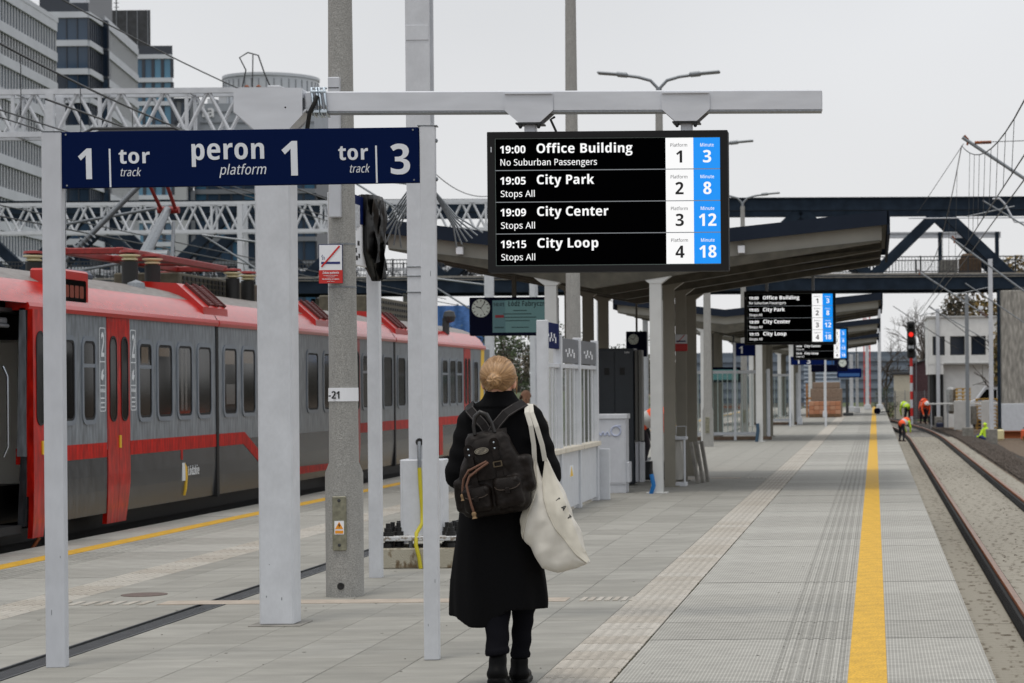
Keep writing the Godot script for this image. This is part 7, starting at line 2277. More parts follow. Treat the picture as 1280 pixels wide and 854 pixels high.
# ---------------------------------------------------------------- other people
func figure(t: Node3D, bones: Array, cell: float, called := "body") -> void:
	# one continuous body; each bone is [from, to, radius, radius, colour]
	var b := B.new()
	var lo := Vector3.ONE * 1e3; var hi := -lo
	for q in bones:
		for i in 2:
			lo = lo.min(q[i] - Vector3.ONE * (q[2] + 0.03)); hi = hi.max(q[i] + Vector3.ONE * (q[2] + 0.03))
	var fld := func(p: Vector3) -> float:
		var d := 1e3
		for q in bones: d = smin(d, bone(p, q[0], q[1], q[2], q[3]), 0.03)
		return d
	nets(b, fld, lo, hi, cell)
	for i in range(0, b.v.size()):
		var best := 1e3
		for q in bones:
			var d := bone(b.v[i], q[0], q[1], q[2], q[3])
			if d < best: best = d; b.c[i] = (q[4] as Color).srgb_to_linear()
	var m := mat(Color.WHITE, 0.8)
	m.vertex_color_use_as_albedo = true
	obj(called, b, m, t)
func build_people() -> void:
	var skin := Color8(206, 158, 132); var navy := Color8(28, 32, 52); var brown := Color8(72, 48, 34); var orange := Color8(250, 92, 44); var lime := Color8(190, 224, 50); var dark := Color8(36, 38, 46); var whit := Color8(226, 226, 224); var silver := Color8(196, 198, 196)
	var V := func(x: float, y: float, z: float) -> Vector3: return Vector3(x, y, z)
	# young person in a dark suit beyond the woman
	var t := thing("person", "brown haired young person in dark suit standing beyond the woman's right shoulder", "person", Vector3(-5.93, 0, -39.0), 0.5)
	var k := 0.98
	figure(t, [[V.call(0, 1.44, 0.01) * k, V.call(0, 1.36, 0.03) * k, 0.085, 0.06, skin], [V.call(0, 1.33, 0.13) * k - Vector3(0, -0.09, 0.03), V.call(0, 1.42, 0.1) * k, 0.018, 0.012, skin], [V.call(0, 1.3, 0) * k, V.call(0, 1.22, 0) * k, 0.05, 0.06, skin],
		[V.call(0, 1.2, 0.02) * k, V.call(0, 1.1, 0.04) * k, 0.085, 0.09, whit], [V.call(-0.08, 1.12, 0) * k, V.call(-0.06, 0.8, 0) * k, 0.1, 0.1, navy], [V.call(0.08, 1.12, 0) * k, V.call(0.06, 0.8, 0) * k, 0.1, 0.1, navy], [V.call(0, 1.12, 0.09) * k, V.call(0, 0.95, 0.105) * k, 0.022, 0.028, Color8(150, 40, 44)],
		[V.call(-0.17, 1.18, 0) * k, V.call(-0.23, 0.92, 0.02) * k, 0.065, 0.05, navy], [V.call(-0.23, 0.92, 0.02) * k, V.call(-0.22, 0.7, 0.06) * k, 0.05, 0.04, navy], [V.call(0.17, 1.18, 0) * k, V.call(0.23, 0.92, 0.02) * k, 0.065, 0.05, navy], [V.call(0.23, 0.92, 0.02) * k, V.call(0.22, 0.7, 0.06) * k, 0.05, 0.04, navy],
		[V.call(-0.08, 0.8, 0) * k, V.call(-0.09, 0.42, 0.01) * k, 0.095, 0.065, dark], [V.call(-0.09, 0.42, 0.01) * k, V.call(-0.09, 0.08, 0) * k, 0.065, 0.045, dark], [V.call(0.08, 0.8, 0) * k, V.call(0.09, 0.42, 0.01) * k, 0.095, 0.065, dark], [V.call(0.09, 0.42, 0.01) * k, V.call(0.09, 0.08, 0) * k, 0.065, 0.045, dark],
		[V.call(-0.09, 0.05, 0) * k, V.call(-0.1, 0.04, 0.15) * k, 0.045, 0.035, Color8(20, 20, 20)], [V.call(0.09, 0.05, 0) * k, V.call(0.1, 0.04, 0.15) * k, 0.045, 0.035, Color8(20, 20, 20)]], 0.016)
	for s in [-1.0, 1.0]:
		var hb := B.new(); hb.xf = Transform3D(Basis(Vector3(1, 0, 0), 1.2).scaled(Vector3(1, 1, 1)), Vector3(s * 0.22 * k, 0.66 * k, 0.06))
		hand(hb, Vector3.ZERO, s)
		obj("hand", hb, M.skin, t)
	var b := B.new()
	nets(b, func(p: Vector3) -> float: return maxf(ell(p, Vector3(0, 1.36, -0.01), Vector3(0.1, 0.105, 0.11)), -(p.y - 1.345 + 0.7 * minf(0.0, -p.z - 0.03) + 0.05 * sin(p.x * 50) * 0.3)) + 0.005 * sin(p.x * 90 + p.y * 60), Vector3(-0.13, 1.2, -0.15), Vector3(0.13, 1.5, 0.13), 0.009)
	obj("hair", b, mat(brown, 0.7), t)
	b = B.new()
	for s in [-1.0, 1.0]: b.lathe([Vector2(0.008, 0), Vector2(0, 0.003)], 8, Vector3(s * 0.03, 1.33, 0.088), Basis(Vector3(1, 0, 0), PI / 2))
	obj("eyes", b, M.black, t)
	# workers
	var bent := func(tt: Node3D, vest: Color, sleeve: Color, helmet: Color) -> void:
		figure(tt, [[V.call(0, 0.92, 0.02), V.call(0.02, 1.02, 0.42), 0.16, 0.17, vest], [V.call(0.02, 1.04, 0.3), V.call(0.02, 1.06, 0.42), 0.172, 0.172, vest], [V.call(0, 0.98, 0.2), V.call(0, 0.97, 0.24), 0.176, 0.176, silver], [V.call(0.02, 1.04, 0.5), V.call(0.02, 1.02, 0.62), 0.07, 0.085, skin],
			[V.call(-0.17, 1.0, 0.4), V.call(-0.2, 0.74, 0.46), 0.065, 0.05, sleeve], [V.call(-0.2, 0.74, 0.46), V.call(-0.14, 0.5, 0.52), 0.05, 0.04, sleeve], [V.call(0.2, 1.0, 0.4), V.call(0.22, 0.74, 0.46), 0.065, 0.05, sleeve], [V.call(0.22, 0.74, 0.46), V.call(0.14, 0.5, 0.52), 0.05, 0.04, sleeve], [V.call(-0.14, 0.5, 0.52), V.call(-0.13, 0.42, 0.54), 0.04, 0.03, skin], [V.call(0.14, 0.5, 0.52), V.call(0.13, 0.42, 0.54), 0.04, 0.03, skin],
			[V.call(-0.1, 0.85, 0), V.call(-0.13, 0.45, 0.08), 0.1, 0.07, dark], [V.call(-0.13, 0.45, 0.08), V.call(-0.13, 0.08, 0), 0.07, 0.05, dark], [V.call(0.1, 0.85, 0), V.call(0.13, 0.45, 0.08), 0.1, 0.07, dark], [V.call(0.13, 0.45, 0.08), V.call(0.13, 0.08, 0), 0.07, 0.05, dark], [V.call(-0.13, 0.05, 0), V.call(-0.13, 0.04, 0.16), 0.05, 0.04, brown], [V.call(0.13, 0.05, 0), V.call(0.13, 0.04, 0.16), 0.05, 0.04, brown]], 0.03)
		var h := B.new()
		h.lathe([Vector2(0.135, 0), Vector2(0.11, 0.01), Vector2(0.105, 0.06), Vector2(0.07, 0.11), Vector2(0, 0.125)], 12, Vector3(0.02, 1.06, 0.6), Basis(Vector3(1, 0, 0), 0.7))
		obj("helmet", h, mat(helmet, 0.4), tt)
	var specs := [[1.12, 98.0, -0.93, 2.4, 0.85, orange, lime, Color8(70, 50, 40), "worker in orange and lime jacket crouching between platform edge and rail"], [2.95, 141.0, -0.95, 0.3, 1.2, orange, orange, whit, "worker in orange jacket and white helmet bending by the signal post"], [2.05, 142.5, -0.95, 3.6, 1.15, lime, lime, whit, "worker in lime jacket left of the signal post"], [3.25, 144.0, -0.9, -0.4, 1.25, orange, orange, Color8(240, 80, 40), "worker in orange with orange helmet behind the bending worker"], [-4.4, 43.0, 0.0, 1.2, 0.95, orange, orange, orange, "worker in orange bending behind the white canopy column"]]
	for s in specs:
		t = thing("person", s[8], "person", Vector3(s[0], s[2], -s[1]), s[3], "track workers in high visibility clothes")
		bent.call(t, s[5], s[6], s[7])
		t.scale = Vector3.ONE * s[4]
	t = thing("person", "worker in lime jacket sitting on the ground by the right hand mast, legs stretched", "person", Vector3(5.02, -1.1, -104.0), 0, "track workers in high visibility clothes")
	figure(t, [[V.call(0, 0.14, 0), V.call(-0.02, 0.5, -0.02), 0.15, 0.15, lime], [V.call(-0.02, 0.46, -0.02), V.call(-0.02, 0.54, -0.02), 0.14, 0.14, lime], [V.call(-0.04, 0.68, 0.02), V.call(-0.04, 0.76, 0.02), 0.08, 0.095, lime], [V.call(-0.1, 0.72, 0.05), V.call(-0.1, 0.75, 0.06), 0.05, 0.04, skin], [V.call(-0.16, 0.5, 0), V.call(-0.26, 0.28, 0.1), 0.06, 0.05, lime], [V.call(-0.26, 0.28, 0.1), V.call(-0.4, 0.22, 0.16), 0.05, 0.035, lime], [V.call(0.14, 0.5, 0), V.call(0.1, 0.26, 0.14), 0.06, 0.05, lime],
		[V.call(-0.04, 0.12, 0.06), V.call(-0.36, 0.26, 0.1), 0.1, 0.07, Color8(40, 52, 104)], [V.call(-0.36, 0.26, 0.1), V.call(-0.66, 0.06, 0.12), 0.07, 0.05, Color8(40, 52, 104)], [V.call(-0.04, 0.12, -0.08), V.call(-0.4, 0.16, -0.05), 0.1, 0.07, Color8(40, 52, 104)], [V.call(-0.4, 0.16, -0.05), V.call(-0.74, 0.06, -0.02), 0.07, 0.05, Color8(40, 52, 104)]], 0.026)

# ---------------------------------------------------------------- right hand side beyond the bridge
func build_far_right() -> void:
	var b: B
	# signal box
	var t := thing("signal_building", "white two storey signal building with three dark upper windows, behind the bridge pier", "building", Vector3(5.8, -1.2, -143))
	var white := worn(Color8(226, 226, 224), 0.8, tex.soft, Vector3.ONE * 0.4)
	b = bb(t)
	b.span(Vector3(3.28, 2.72, -148), Vector3(10.5, 3.26, -140)); b.span(Vector3(3.28, 4.42, -148), Vector3(10.5, 5.55, -140))
	var xs := [3.28, 3.55, 4.3, 4.62, 5.52, 5.9, 6.8, 10.5]
	for k in range(0, 8, 2): b.span(Vector3(xs[k], 3.26, -148), Vector3(xs[k + 1] if k < 6 else 10.5, 4.42, -140))
	obj("upper_wall", b, white, t)
	for k in [1, 3, 5]:
		b = bb(t); b.span(Vector3(xs[k], 3.26, -140.3), Vector3(xs[k + 1], 4.42, -140.2)); var w := obj("window", b, mat(Color8(34, 42, 54), 0.1), t)
		b = bb(t); b.ring([Vector2(xs[k], 3.26), Vector2(xs[k + 1], 3.26), Vector2(xs[k + 1], 4.42), Vector2(xs[k], 4.42)], [Vector2(xs[k] + 0.06, 3.32), Vector2(xs[k + 1] - 0.06, 3.32), Vector2(xs[k + 1] - 0.06, 4.36), Vector2(xs[k] + 0.06, 4.36)], -140.2, -140.12); obj("frame", b, M.steel_dark, w)
	b = bb(t); b.span(Vector3(4.2, -1.2, -147.6), Vector3(10.5, 2.72, -140.5)); obj("lower_wall", b, white, t)
	b = bb(t); b.span(Vector3(3.28, 2.1, -147), Vector3(4.2, 2.72, -140.02)); obj("balcony_box", b, white, t)
	b = bb(t); b.span(Vector3(4.25, 2.70, -140.6), Vector3(10.5, 2.78, -139.9)); obj("ledge", b, worn(Color8(150, 150, 148), 0.7, tex.soft, Vector3.ONE), t)
	b = bb(t); b.span(Vector3(3.2, 5.55, -148.1), Vector3(10.6, 5.66, -139.9)); obj("roof_edge", b, worn(Color8(180, 180, 178), 0.7, tex.soft, Vector3.ONE), t)
	b = bb(t); b.span(Vector3(3.4, -1.2, -147), Vector3(4.2, 2.1, -141.6)); obj("stair_wall", b, mat(Color8(60, 62, 62), 0.7), t)
	b = bb(t); b.span(Vector3(3.7, -0.4, -141.55), Vector3(4.0, 1.9, -141.5)); obj("door", b, M.black, t)
	for x in [3.5, 4.15]:
		b = bb(t); b.tube([Vector3(x, 2.1, -140.2), Vector3(x, -1.2, -140.2)], 0.06, 6); obj("downpipe", b, M.steel_dark, t)
	b = bb(t); b.tube([Vector3(6.6, 5.66, -142), Vector3(6.6, 6.2, -142)], 0.04, 6); b.cbox(Vector3(6.6, 6.2, -142), Vector3(0.3, 0.2, 0.2), 0.03); obj("roof_lamp", b, M.paint, t)
	# lower houses behind it
	t = thing("shed", "maroon corrugated shed left of the white signal building", "shed", Vector3(3.6, -1.2, -170))
	b = bb(t); b.prism([Vector2(2.6, -1.2), Vector2(4.6, -1.2), Vector2(4.6, 3.5), Vector2(2.6, 2.9)], -176, -170); obj("wall", b, worn(Color8(84, 54, 60), 0.7, tex.streak, Vector3.ONE * 0.6), t)
	b = bb(t); b.cbox(Vector3(3.6, 3.25, -173), Vector3(2.3, 0.12, 6.4), 0.02, Basis(Vector3(0, 0, 1), 0.29)); obj("roof", b, M.steel_dark, t)
	t = thing("shed", "small cream hut with dark roof beyond the red signal", "shed", Vector3(2.0, -1.2, -166))
	b = bb(t); b.span(Vector3(1.4, -1.2, -169), Vector3(2.56, 2.2, -166)); obj("wall", b, worn(Color8(190, 184, 166), 0.8, tex.soft, Vector3.ONE), t)
	b = bb(t); b.cbox(Vector3(2.0, 2.3, -167.5), Vector3(1.5, 0.2, 3.3), 0.02); obj("roof", b, M.steel_dark, t)
	t = thing("far_building", "long grey glazed building on the horizon beyond the platform end", "building", Vector3(-0.6, -1.2, -330))
	var gg := mat(Color8(112, 122, 134), 0.4)
	b = bb(t); b.span(Vector3(-26, -1.2, -350), Vector3(6, 6.2, -330)); obj("wall", b, mat(Color8(96, 106, 118), 0.6), t)
	for k in 5:
		b = bb(t); b.span(Vector3(-26, -0.4 + k * 1.3, -330.3), Vector3(6, 0.3 + k * 1.3, -329.8)); obj("window_band", b, gg, t)
	t = thing("far_building", "pale blue corrugated hall behind the brick pallet", "building", Vector3(-3.3, -1.2, -150))
	b = bb(t); b.span(Vector3(-4.6, -1.2, -156), Vector3(-2.3, 3.2, -150)); obj("wall", b, worn(Color8(150, 164, 182), 0.6, tex.streak, Vector3(0.4, 2, 0.4)), t)
	b = bb(t)
	for k in 16: b.span(Vector3(-4.62, -0.9 + k * 0.26, -149.96), Vector3(-2.28, -0.82 + k * 0.26, -149.9))
	stuff(obj("corrugation", b, worn(Color8(176, 188, 202), 0.6, tex.soft, Vector3.ONE), t))
	# red and white lattice crane mast
	t = thing("lattice_mast", "slim red lattice mast far beyond the platform end", "mast", Vector3(-0.75, -1.2, -230))
	b = bb(t)
	for s in [[-0.3, 0.3], [0.3, 0.3], [-0.3, -0.3], [0.3, -0.3]]: b.box(Vector3(-0.75 + s[0], 4.0, -230 + s[1]), Vector3(0.1, 10.4, 0.1))
	obj("legs", b, mat(Color8(196, 66, 58), 0.6), t)
	for k in 16:
		b = bb(t); b.tube([Vector3(-1.05 if k % 2 else -0.45, -1.0 + k * 0.62, -229.7), Vector3(-0.45 if k % 2 else -1.05, -0.38 + k * 0.62, -229.7)], 0.05, 4); obj("lacing", b, mat(Color8(206, 120, 112), 0.6), t)
	# the signal
	signal_post("red and white banded signal post showing red, left of the signal building", Vector3(2.24, -0.95, -140), 6.3, 2.25, 1.0)
	signal_post("small signal with red lamp beyond the end of the train", Vector3(-12.08, -1.1, -72), 4.3, 0.7, 0.32)
	# masts on the right
	for q in [[5.13, 101.0, 8.1, 0.19, "nearest grey catenary mast on the right, on a wide concrete foot"], [4.24, 105.0, 6.7, 0.17, "darker catenary mast left of the nearest right hand mast"], [3.87, 140.0, 7.2, 0.22, "pale mast with splayed foot in front of the signal building's left corner"]]:
		t = thing("catenary_mast", q[4], "mast", Vector3(q[0], -1.1, -q[1]), 0, "catenary masts on the right")
		var m: Material = M.paint_dull if q[1] != 105.0 else M.galv
		b = bb(t)
		for s in [-1, 1]: b.cbox(Vector3(q[0], q[2] / 2 - 1.1, -q[1] + s * q[3] * 0.4), Vector3(q[3], q[2], 0.03), 0.004)
		b.box(Vector3(q[0], q[2] / 2 - 1.1, -q[1]), Vector3(0.03, q[2] - 0.02, q[3] * 0.8))
		obj("pole", b, m, t)
		b = bb(t); b.cbox(Vector3(q[0], -0.85, -q[1]), Vector3(0.5, 0.75, 0.5), 0.03); obj("footing", b, M.concrete, t)
	# cantilevers
	for q in [[2.27, 7.76, 6.02, 5.22, 58.0, 0.045, "thick grey cantilever tube slanting in from the right edge, high above the track", 6.1], [2.69, 6.63, 6.06, 4.12, 80.0, 0.035, "middle cantilever tube slanting down across the bridge truss to the right edge", 6.12], [1.89, 6.53, 5.1, 4.39, 101.0, 0.035, "cantilever tube slanting down to the nearest right hand mast", -1.0]]:
		t = thing("cantilever_arm", q[6], "cantilever", Vector3(q[2], q[3], -q[4]), 0, "cantilever arms over the right track")
		b = bb(t); b.tube([Vector3(q[0], q[1], -q[4]), Vector3(q[2], q[3], -q[4])], q[5], 8); obj("tube", b, M.galv, t)
		b = bb(t); b.tube([Vector3(q[0] + 0.12, q[1] - 0.2, -q[4]), Vector3(q[0] + 0.14, q[1] - 0.05, -q[4]), Vector3(q[0] + 0.05, q[1] + 0.05, -q[4])], 0.03, 6); obj("clamp", b, M.rust, t)
		b = bb(t)
		for k in 6: b.lathe([Vector2(0.04, -0.02), Vector2(0.09, 0), Vector2(0.04, 0.02)], 8, Vector3(q[0], q[1], -q[4]).lerp(Vector3(q[2], q[3], -q[4]), 0.86 + k * 0.018), Basis(Vector3(0, 0, 1), atan2(q[3] - q[1], q[2] - q[0]) - PI / 2)); obj("insulator", b, M.rust, t)
		b = bb(t); b.tube([Vector3(q[0] + 0.5, q[1] - 1.6, -q[4]), Vector3(q[2], q[3] - 0.15 - 0.9, -q[4])], 0.022, 6); b.tube([Vector3(q[0] + 0.1, q[1] - 2.0, -q[4]), Vector3(q[0] + 1.3, q[1] - 1.75, -q[4])], 0.018, 6); obj("steady_arm", b, M.galv, t)
		if q[7] > 0:
			var ms := thing("catenary_mast", "catenary mast just outside the right edge carrying a cantilever at %s" % ("the nearer span" if q[4] < 70 else "the farther span"), "mast", Vector3(q[7], -1.1, -q[4]), 0, "catenary masts on the right")
			b = bb(ms); b.cbox(Vector3(q[7], 3.2, -q[4]), Vector3(0.2, 8.6, 0.2), 0.01); obj("pole", b, M.galv, ms)
			b = bb(ms); b.cbox(Vector3(q[7], -0.85, -q[4]), Vector3(0.5, 0.75, 0.5), 0.03); obj("footing", b, M.concrete, ms)
	t = thing("registration_tube", "thin level tube with cranked end hanging over the track in front of the bridge", "cantilever", Vector3(4.9, 6.94, -75))
	b = bb(t); b.tube([Vector3(1.16, 6.95, -75), Vector3(5.2, 6.94, -75)], 0.022, 6); obj("tube", b, M.paint_dull, t)
	b = bb(t); b.tube([Vector3(3.9, 7.56, -75), Vector3(4.12, 7.577, -75), Vector3(4.3, 7.4, -75), Vector3(4.62, 6.8, -75), Vector3(5.2, 6.78, -75)], 0.035, 6); obj("cranked_end", b, M.paint_dull, t)
	# building site: pallets, panels, table, van
	for q in [[4.9, 127.5, 4, "stack of yellow pallets behind the panels"], [6.85, 128.5, 3, "lower stack of yellow pallets beside the bridge pier"], [6.1, 129.5, 3, "yellow pallets between the white panels and the pier"]]:
		t = thing("pallet_stack", q[3], "pallets", Vector3(q[0], -1.15, -q[1]), 0, "pallet stacks by the pier")
		for k in q[2] * 3:
			b = bb(t)
			b.cbox(Vector3(q[0], -0.95 + k * 0.2, -q[1]), Vector3(0.85, 0.05, 0.9), 0.005)
			for s in [-0.35, 0.0, 0.35]: b.box(Vector3(q[0] + s, -1.03 + k * 0.2, -q[1]), Vector3(0.1, 0.11, 0.88))
			obj("pallet", b, worn([Color8(214, 170, 84), Color8(200, 158, 82)][k % 2], 0.85, tex.speck, Vector3.ONE), t)
	b = B.new(); b.cbox(Vector3(4.25, 0.6, -128.2), Vector3(0.5, 1.5, 0.8), 0.15); tag(obj("wrapped_bale", b, worn(Color8(178, 180, 180), 0.5, tex.blot, Vector3.ONE)), "grey wrapped bale left of the yellow pallet stack", "bale")
	for q in [[4.75, 125.0, 0.9, "left"], [6.05, 124.6, 0.55, "right"], [5.35, 125.3, 0.4, "middle"]]:
		b = B.new(); b.cbox(Vector3(q[0], -0.2, -q[1]), Vector3(q[2], 1.6 if q[2] > 0.5 else 1.0, 0.3), 0.02); tag(obj("site_hoarding", b, white if q[2] > 0.5 else M.concrete), q[3] + " white board panel standing by the pier", "panel", "white panels by the pier")
	t = thing("trestle_table", "long white topped trestle table behind the workers", "table", Vector3(5.2, -1.15, -123.5))
	b = bb(t); b.cbox(Vector3(5.0, 0.42, -126.3), Vector3(4.4, 0.08, 0.9), 0.01); obj("top", b, white, t)
	for x in [3.1, 4.0, 6.9]:
		b = bb(t); b.box(Vector3(x, -0.4, -126.3), Vector3(0.06, 1.6, 0.5)); obj("leg", b, M.paint_dull, t)
	t = thing("white_van", "white van parked in front of the signal building, mostly hidden", "van", Vector3(6.8, -1.15, -134))
	b = bb(t); b.prism([Vector2(5.4, -0.9), Vector2(8.6, -0.9), Vector2(8.6, 1.3), Vector2(6.5, 1.35), Vector2(5.9, 0.6), Vector2(5.4, 0.35)], -135.6, -133.8); obj("body", b, M.paint, t)
	b = bb(t); b.prism([Vector2(6.0, 0.55), Vector2(7.1, 0.55), Vector2(7.1, 1.15), Vector2(6.5, 1.18)], -133.82, -133.78); obj("window", b, M.glass_dark, t)
	for x in [6.0, 8.0]:
		b = bb(t); b.lathe([Vector2(0, -0.1), Vector2(0.32, -0.1), Vector2(0.32, 0.1), Vector2(0, 0.1)], 16, Vector3(x, -0.85, -133.9), Basis(Vector3(1, 0, 0), PI / 2)); obj("wheel", b, M.rubber, t)
	# mesh fence left of the building
	t = thing("mesh_fence", "grey mesh fence behind the workers", "fence", Vector3(2.6, -1.1, -152))
	for k in 8:
		b = bb(t); b.box(Vector3(-0.6 + k * 0.65, 0.0, -152), Vector3(0.06, 2.2, 0.06)); obj("post", b, M.galv, t)
	b = bb(t)
	for k in 46: b.box(Vector3(-0.6 + k * 0.1, 0.0, -152), Vector3(0.012, 2.0, 0.012))
	for k in 14: b.box(Vector3(1.68, -0.95 + k * 0.15, -152), Vector3(4.56, 0.012, 0.012))
	stuff(obj("wire_mesh", b, M.galv, t))
	# odds and ends on the right
	for q in [[5.75, 106.0, Color8(214, 204, 160), "pale yellow canister beside the sitting worker", "canister"], [6.9, 105.5, Color8(206, 92, 52), "orange tool box on the ground at the right edge", "tool box"], [3.55, 126.0, Color8(40, 48, 76), "dark blue drum under the trestle table", "drum"], [0.15, 150.0, Color8(26, 70, 150), "blue container beside the dark bush past the platform end", "container"]]:
		t = thing("site_%s" % q[4].replace(" ", "_"), q[3], q[4], Vector3(q[0], -1.1, -q[1]))
		b = bb(t); b.cbox(Vector3(q[0], -0.85, -q[1]), Vector3(0.4, 0.5, 0.35), 0.06); obj("body", b, mat(q[2], 0.6), t)
		b = bb(t); b.tube([Vector3(q[0] - 0.1, -0.6, -q[1]), Vector3(q[0] - 0.08, -0.52, -q[1]), Vector3(q[0] + 0.08, -0.52, -q[1]), Vector3(q[0] + 0.1, -0.6, -q[1])], 0.025, 6); obj("handle", b, M.black, t)
	t = thing("steel_beam", "rusty dark steel beam lying at the foot of the bridge pier", "beam", Vector3(6.4, -1.0, -108))
	b = bb(t); b.cbox(Vector3(6.7, -0.75, -108.5), Vector3(2.4, 0.06, 0.4), 0.01); b.cbox(Vector3(6.7, -1.05, -108.5), Vector3(2.4, 0.06, 0.4), 0.01); b.box(Vector3(6.7, -0.9, -108.5), Vector3(2.4, 0.3, 0.06)); obj("profile", b, M.rust, t)
	# blue sheeting on a scaffold behind the train
	t = thing("blue_sheeting", "blue tarpaulin on a scaffold behind the train's far end", "tarpaulin", Vector3(-18.1, -1.2, -100))
	b = bb(t)
	var rows := []
	for i in 8:
		var r := []
		for j in 12: r.append(Vector3(-19.6 + j * 0.24, 2.6 + i * 0.36, -100 + 0.12 * sin(j * 2.1 + i)))
		rows.append(r)
	b.grid(rows)
	obj("sheet", b, worn(Color8(74, 122, 190), 0.6, tex.blot, Vector3(0.6, 1.5, 0.6)), t)
	for x in [-19.6, -18.2, -17.0]:
		b = bb(t); b.box(Vector3(x, 2.0, -100.3), Vector3(0.08, 6.4, 0.08)); obj("scaffold_pole", b, M.galv, t)

func signal_post(label: String, at: Vector3, tall: float, head: float, w: float) -> void:
	var t := thing("railway_signal", label, "signal", at, 0, "railway signals")
	for k in 8:
		var b := B.new(); b.lathe([Vector2(0.09, 0), Vector2(0.09, (tall - head) / 8)], 12, Vector3(0, k * (tall - head) / 8, 0)); obj("post_band", b, M.paint if k % 2 == 0 else mat(Color8(196, 40, 34), 0.5), t)
	var b := B.new(); b.cbox(Vector3(0, tall - head / 2, 0), Vector3(0.5 * w, head, 0.2), 0.08 * w); var h := obj("signal_head", b, M.black, t)
	for k in 4:
		var y := tall - head * (0.14 + 0.22 * k)
		b = B.new(); b.lathe([Vector2(0.17 * w, 0), Vector2(0.17 * w, 0.2), Vector2(0.15 * w, 0.2), Vector2(0.15 * w, 0)], 14, Vector3(0, y, 0.1), Basis(Vector3(1, 0, 0), PI / 2)); obj("hood", b, M.black, h)
		b = B.new(); b.lathe([Vector2(0.145 * w, 0), Vector2(0, 0.03)], 14, Vector3(0, y, 0.24), Basis(Vector3(1, 0, 0), PI / 2)); obj("signal_lamp", b, glowing(Color(1.0, 0.16, 0.1), 1.0) if k == 1 else M.glass_dark, h)
	b = B.new(); b.cbox(Vector3(0, tall - head * 0.7, 0.12), Vector3(0.34 * w, 0.2, 0.02), 0.01); obj("number_plate", b, M.paint, h)
	b = B.new(); b.cbox(Vector3(0.3 * w, tall * 0.45, -0.1), Vector3(0.04, tall * 0.9, 0.3), 0.01); obj("ladder", b, M.galv, t)

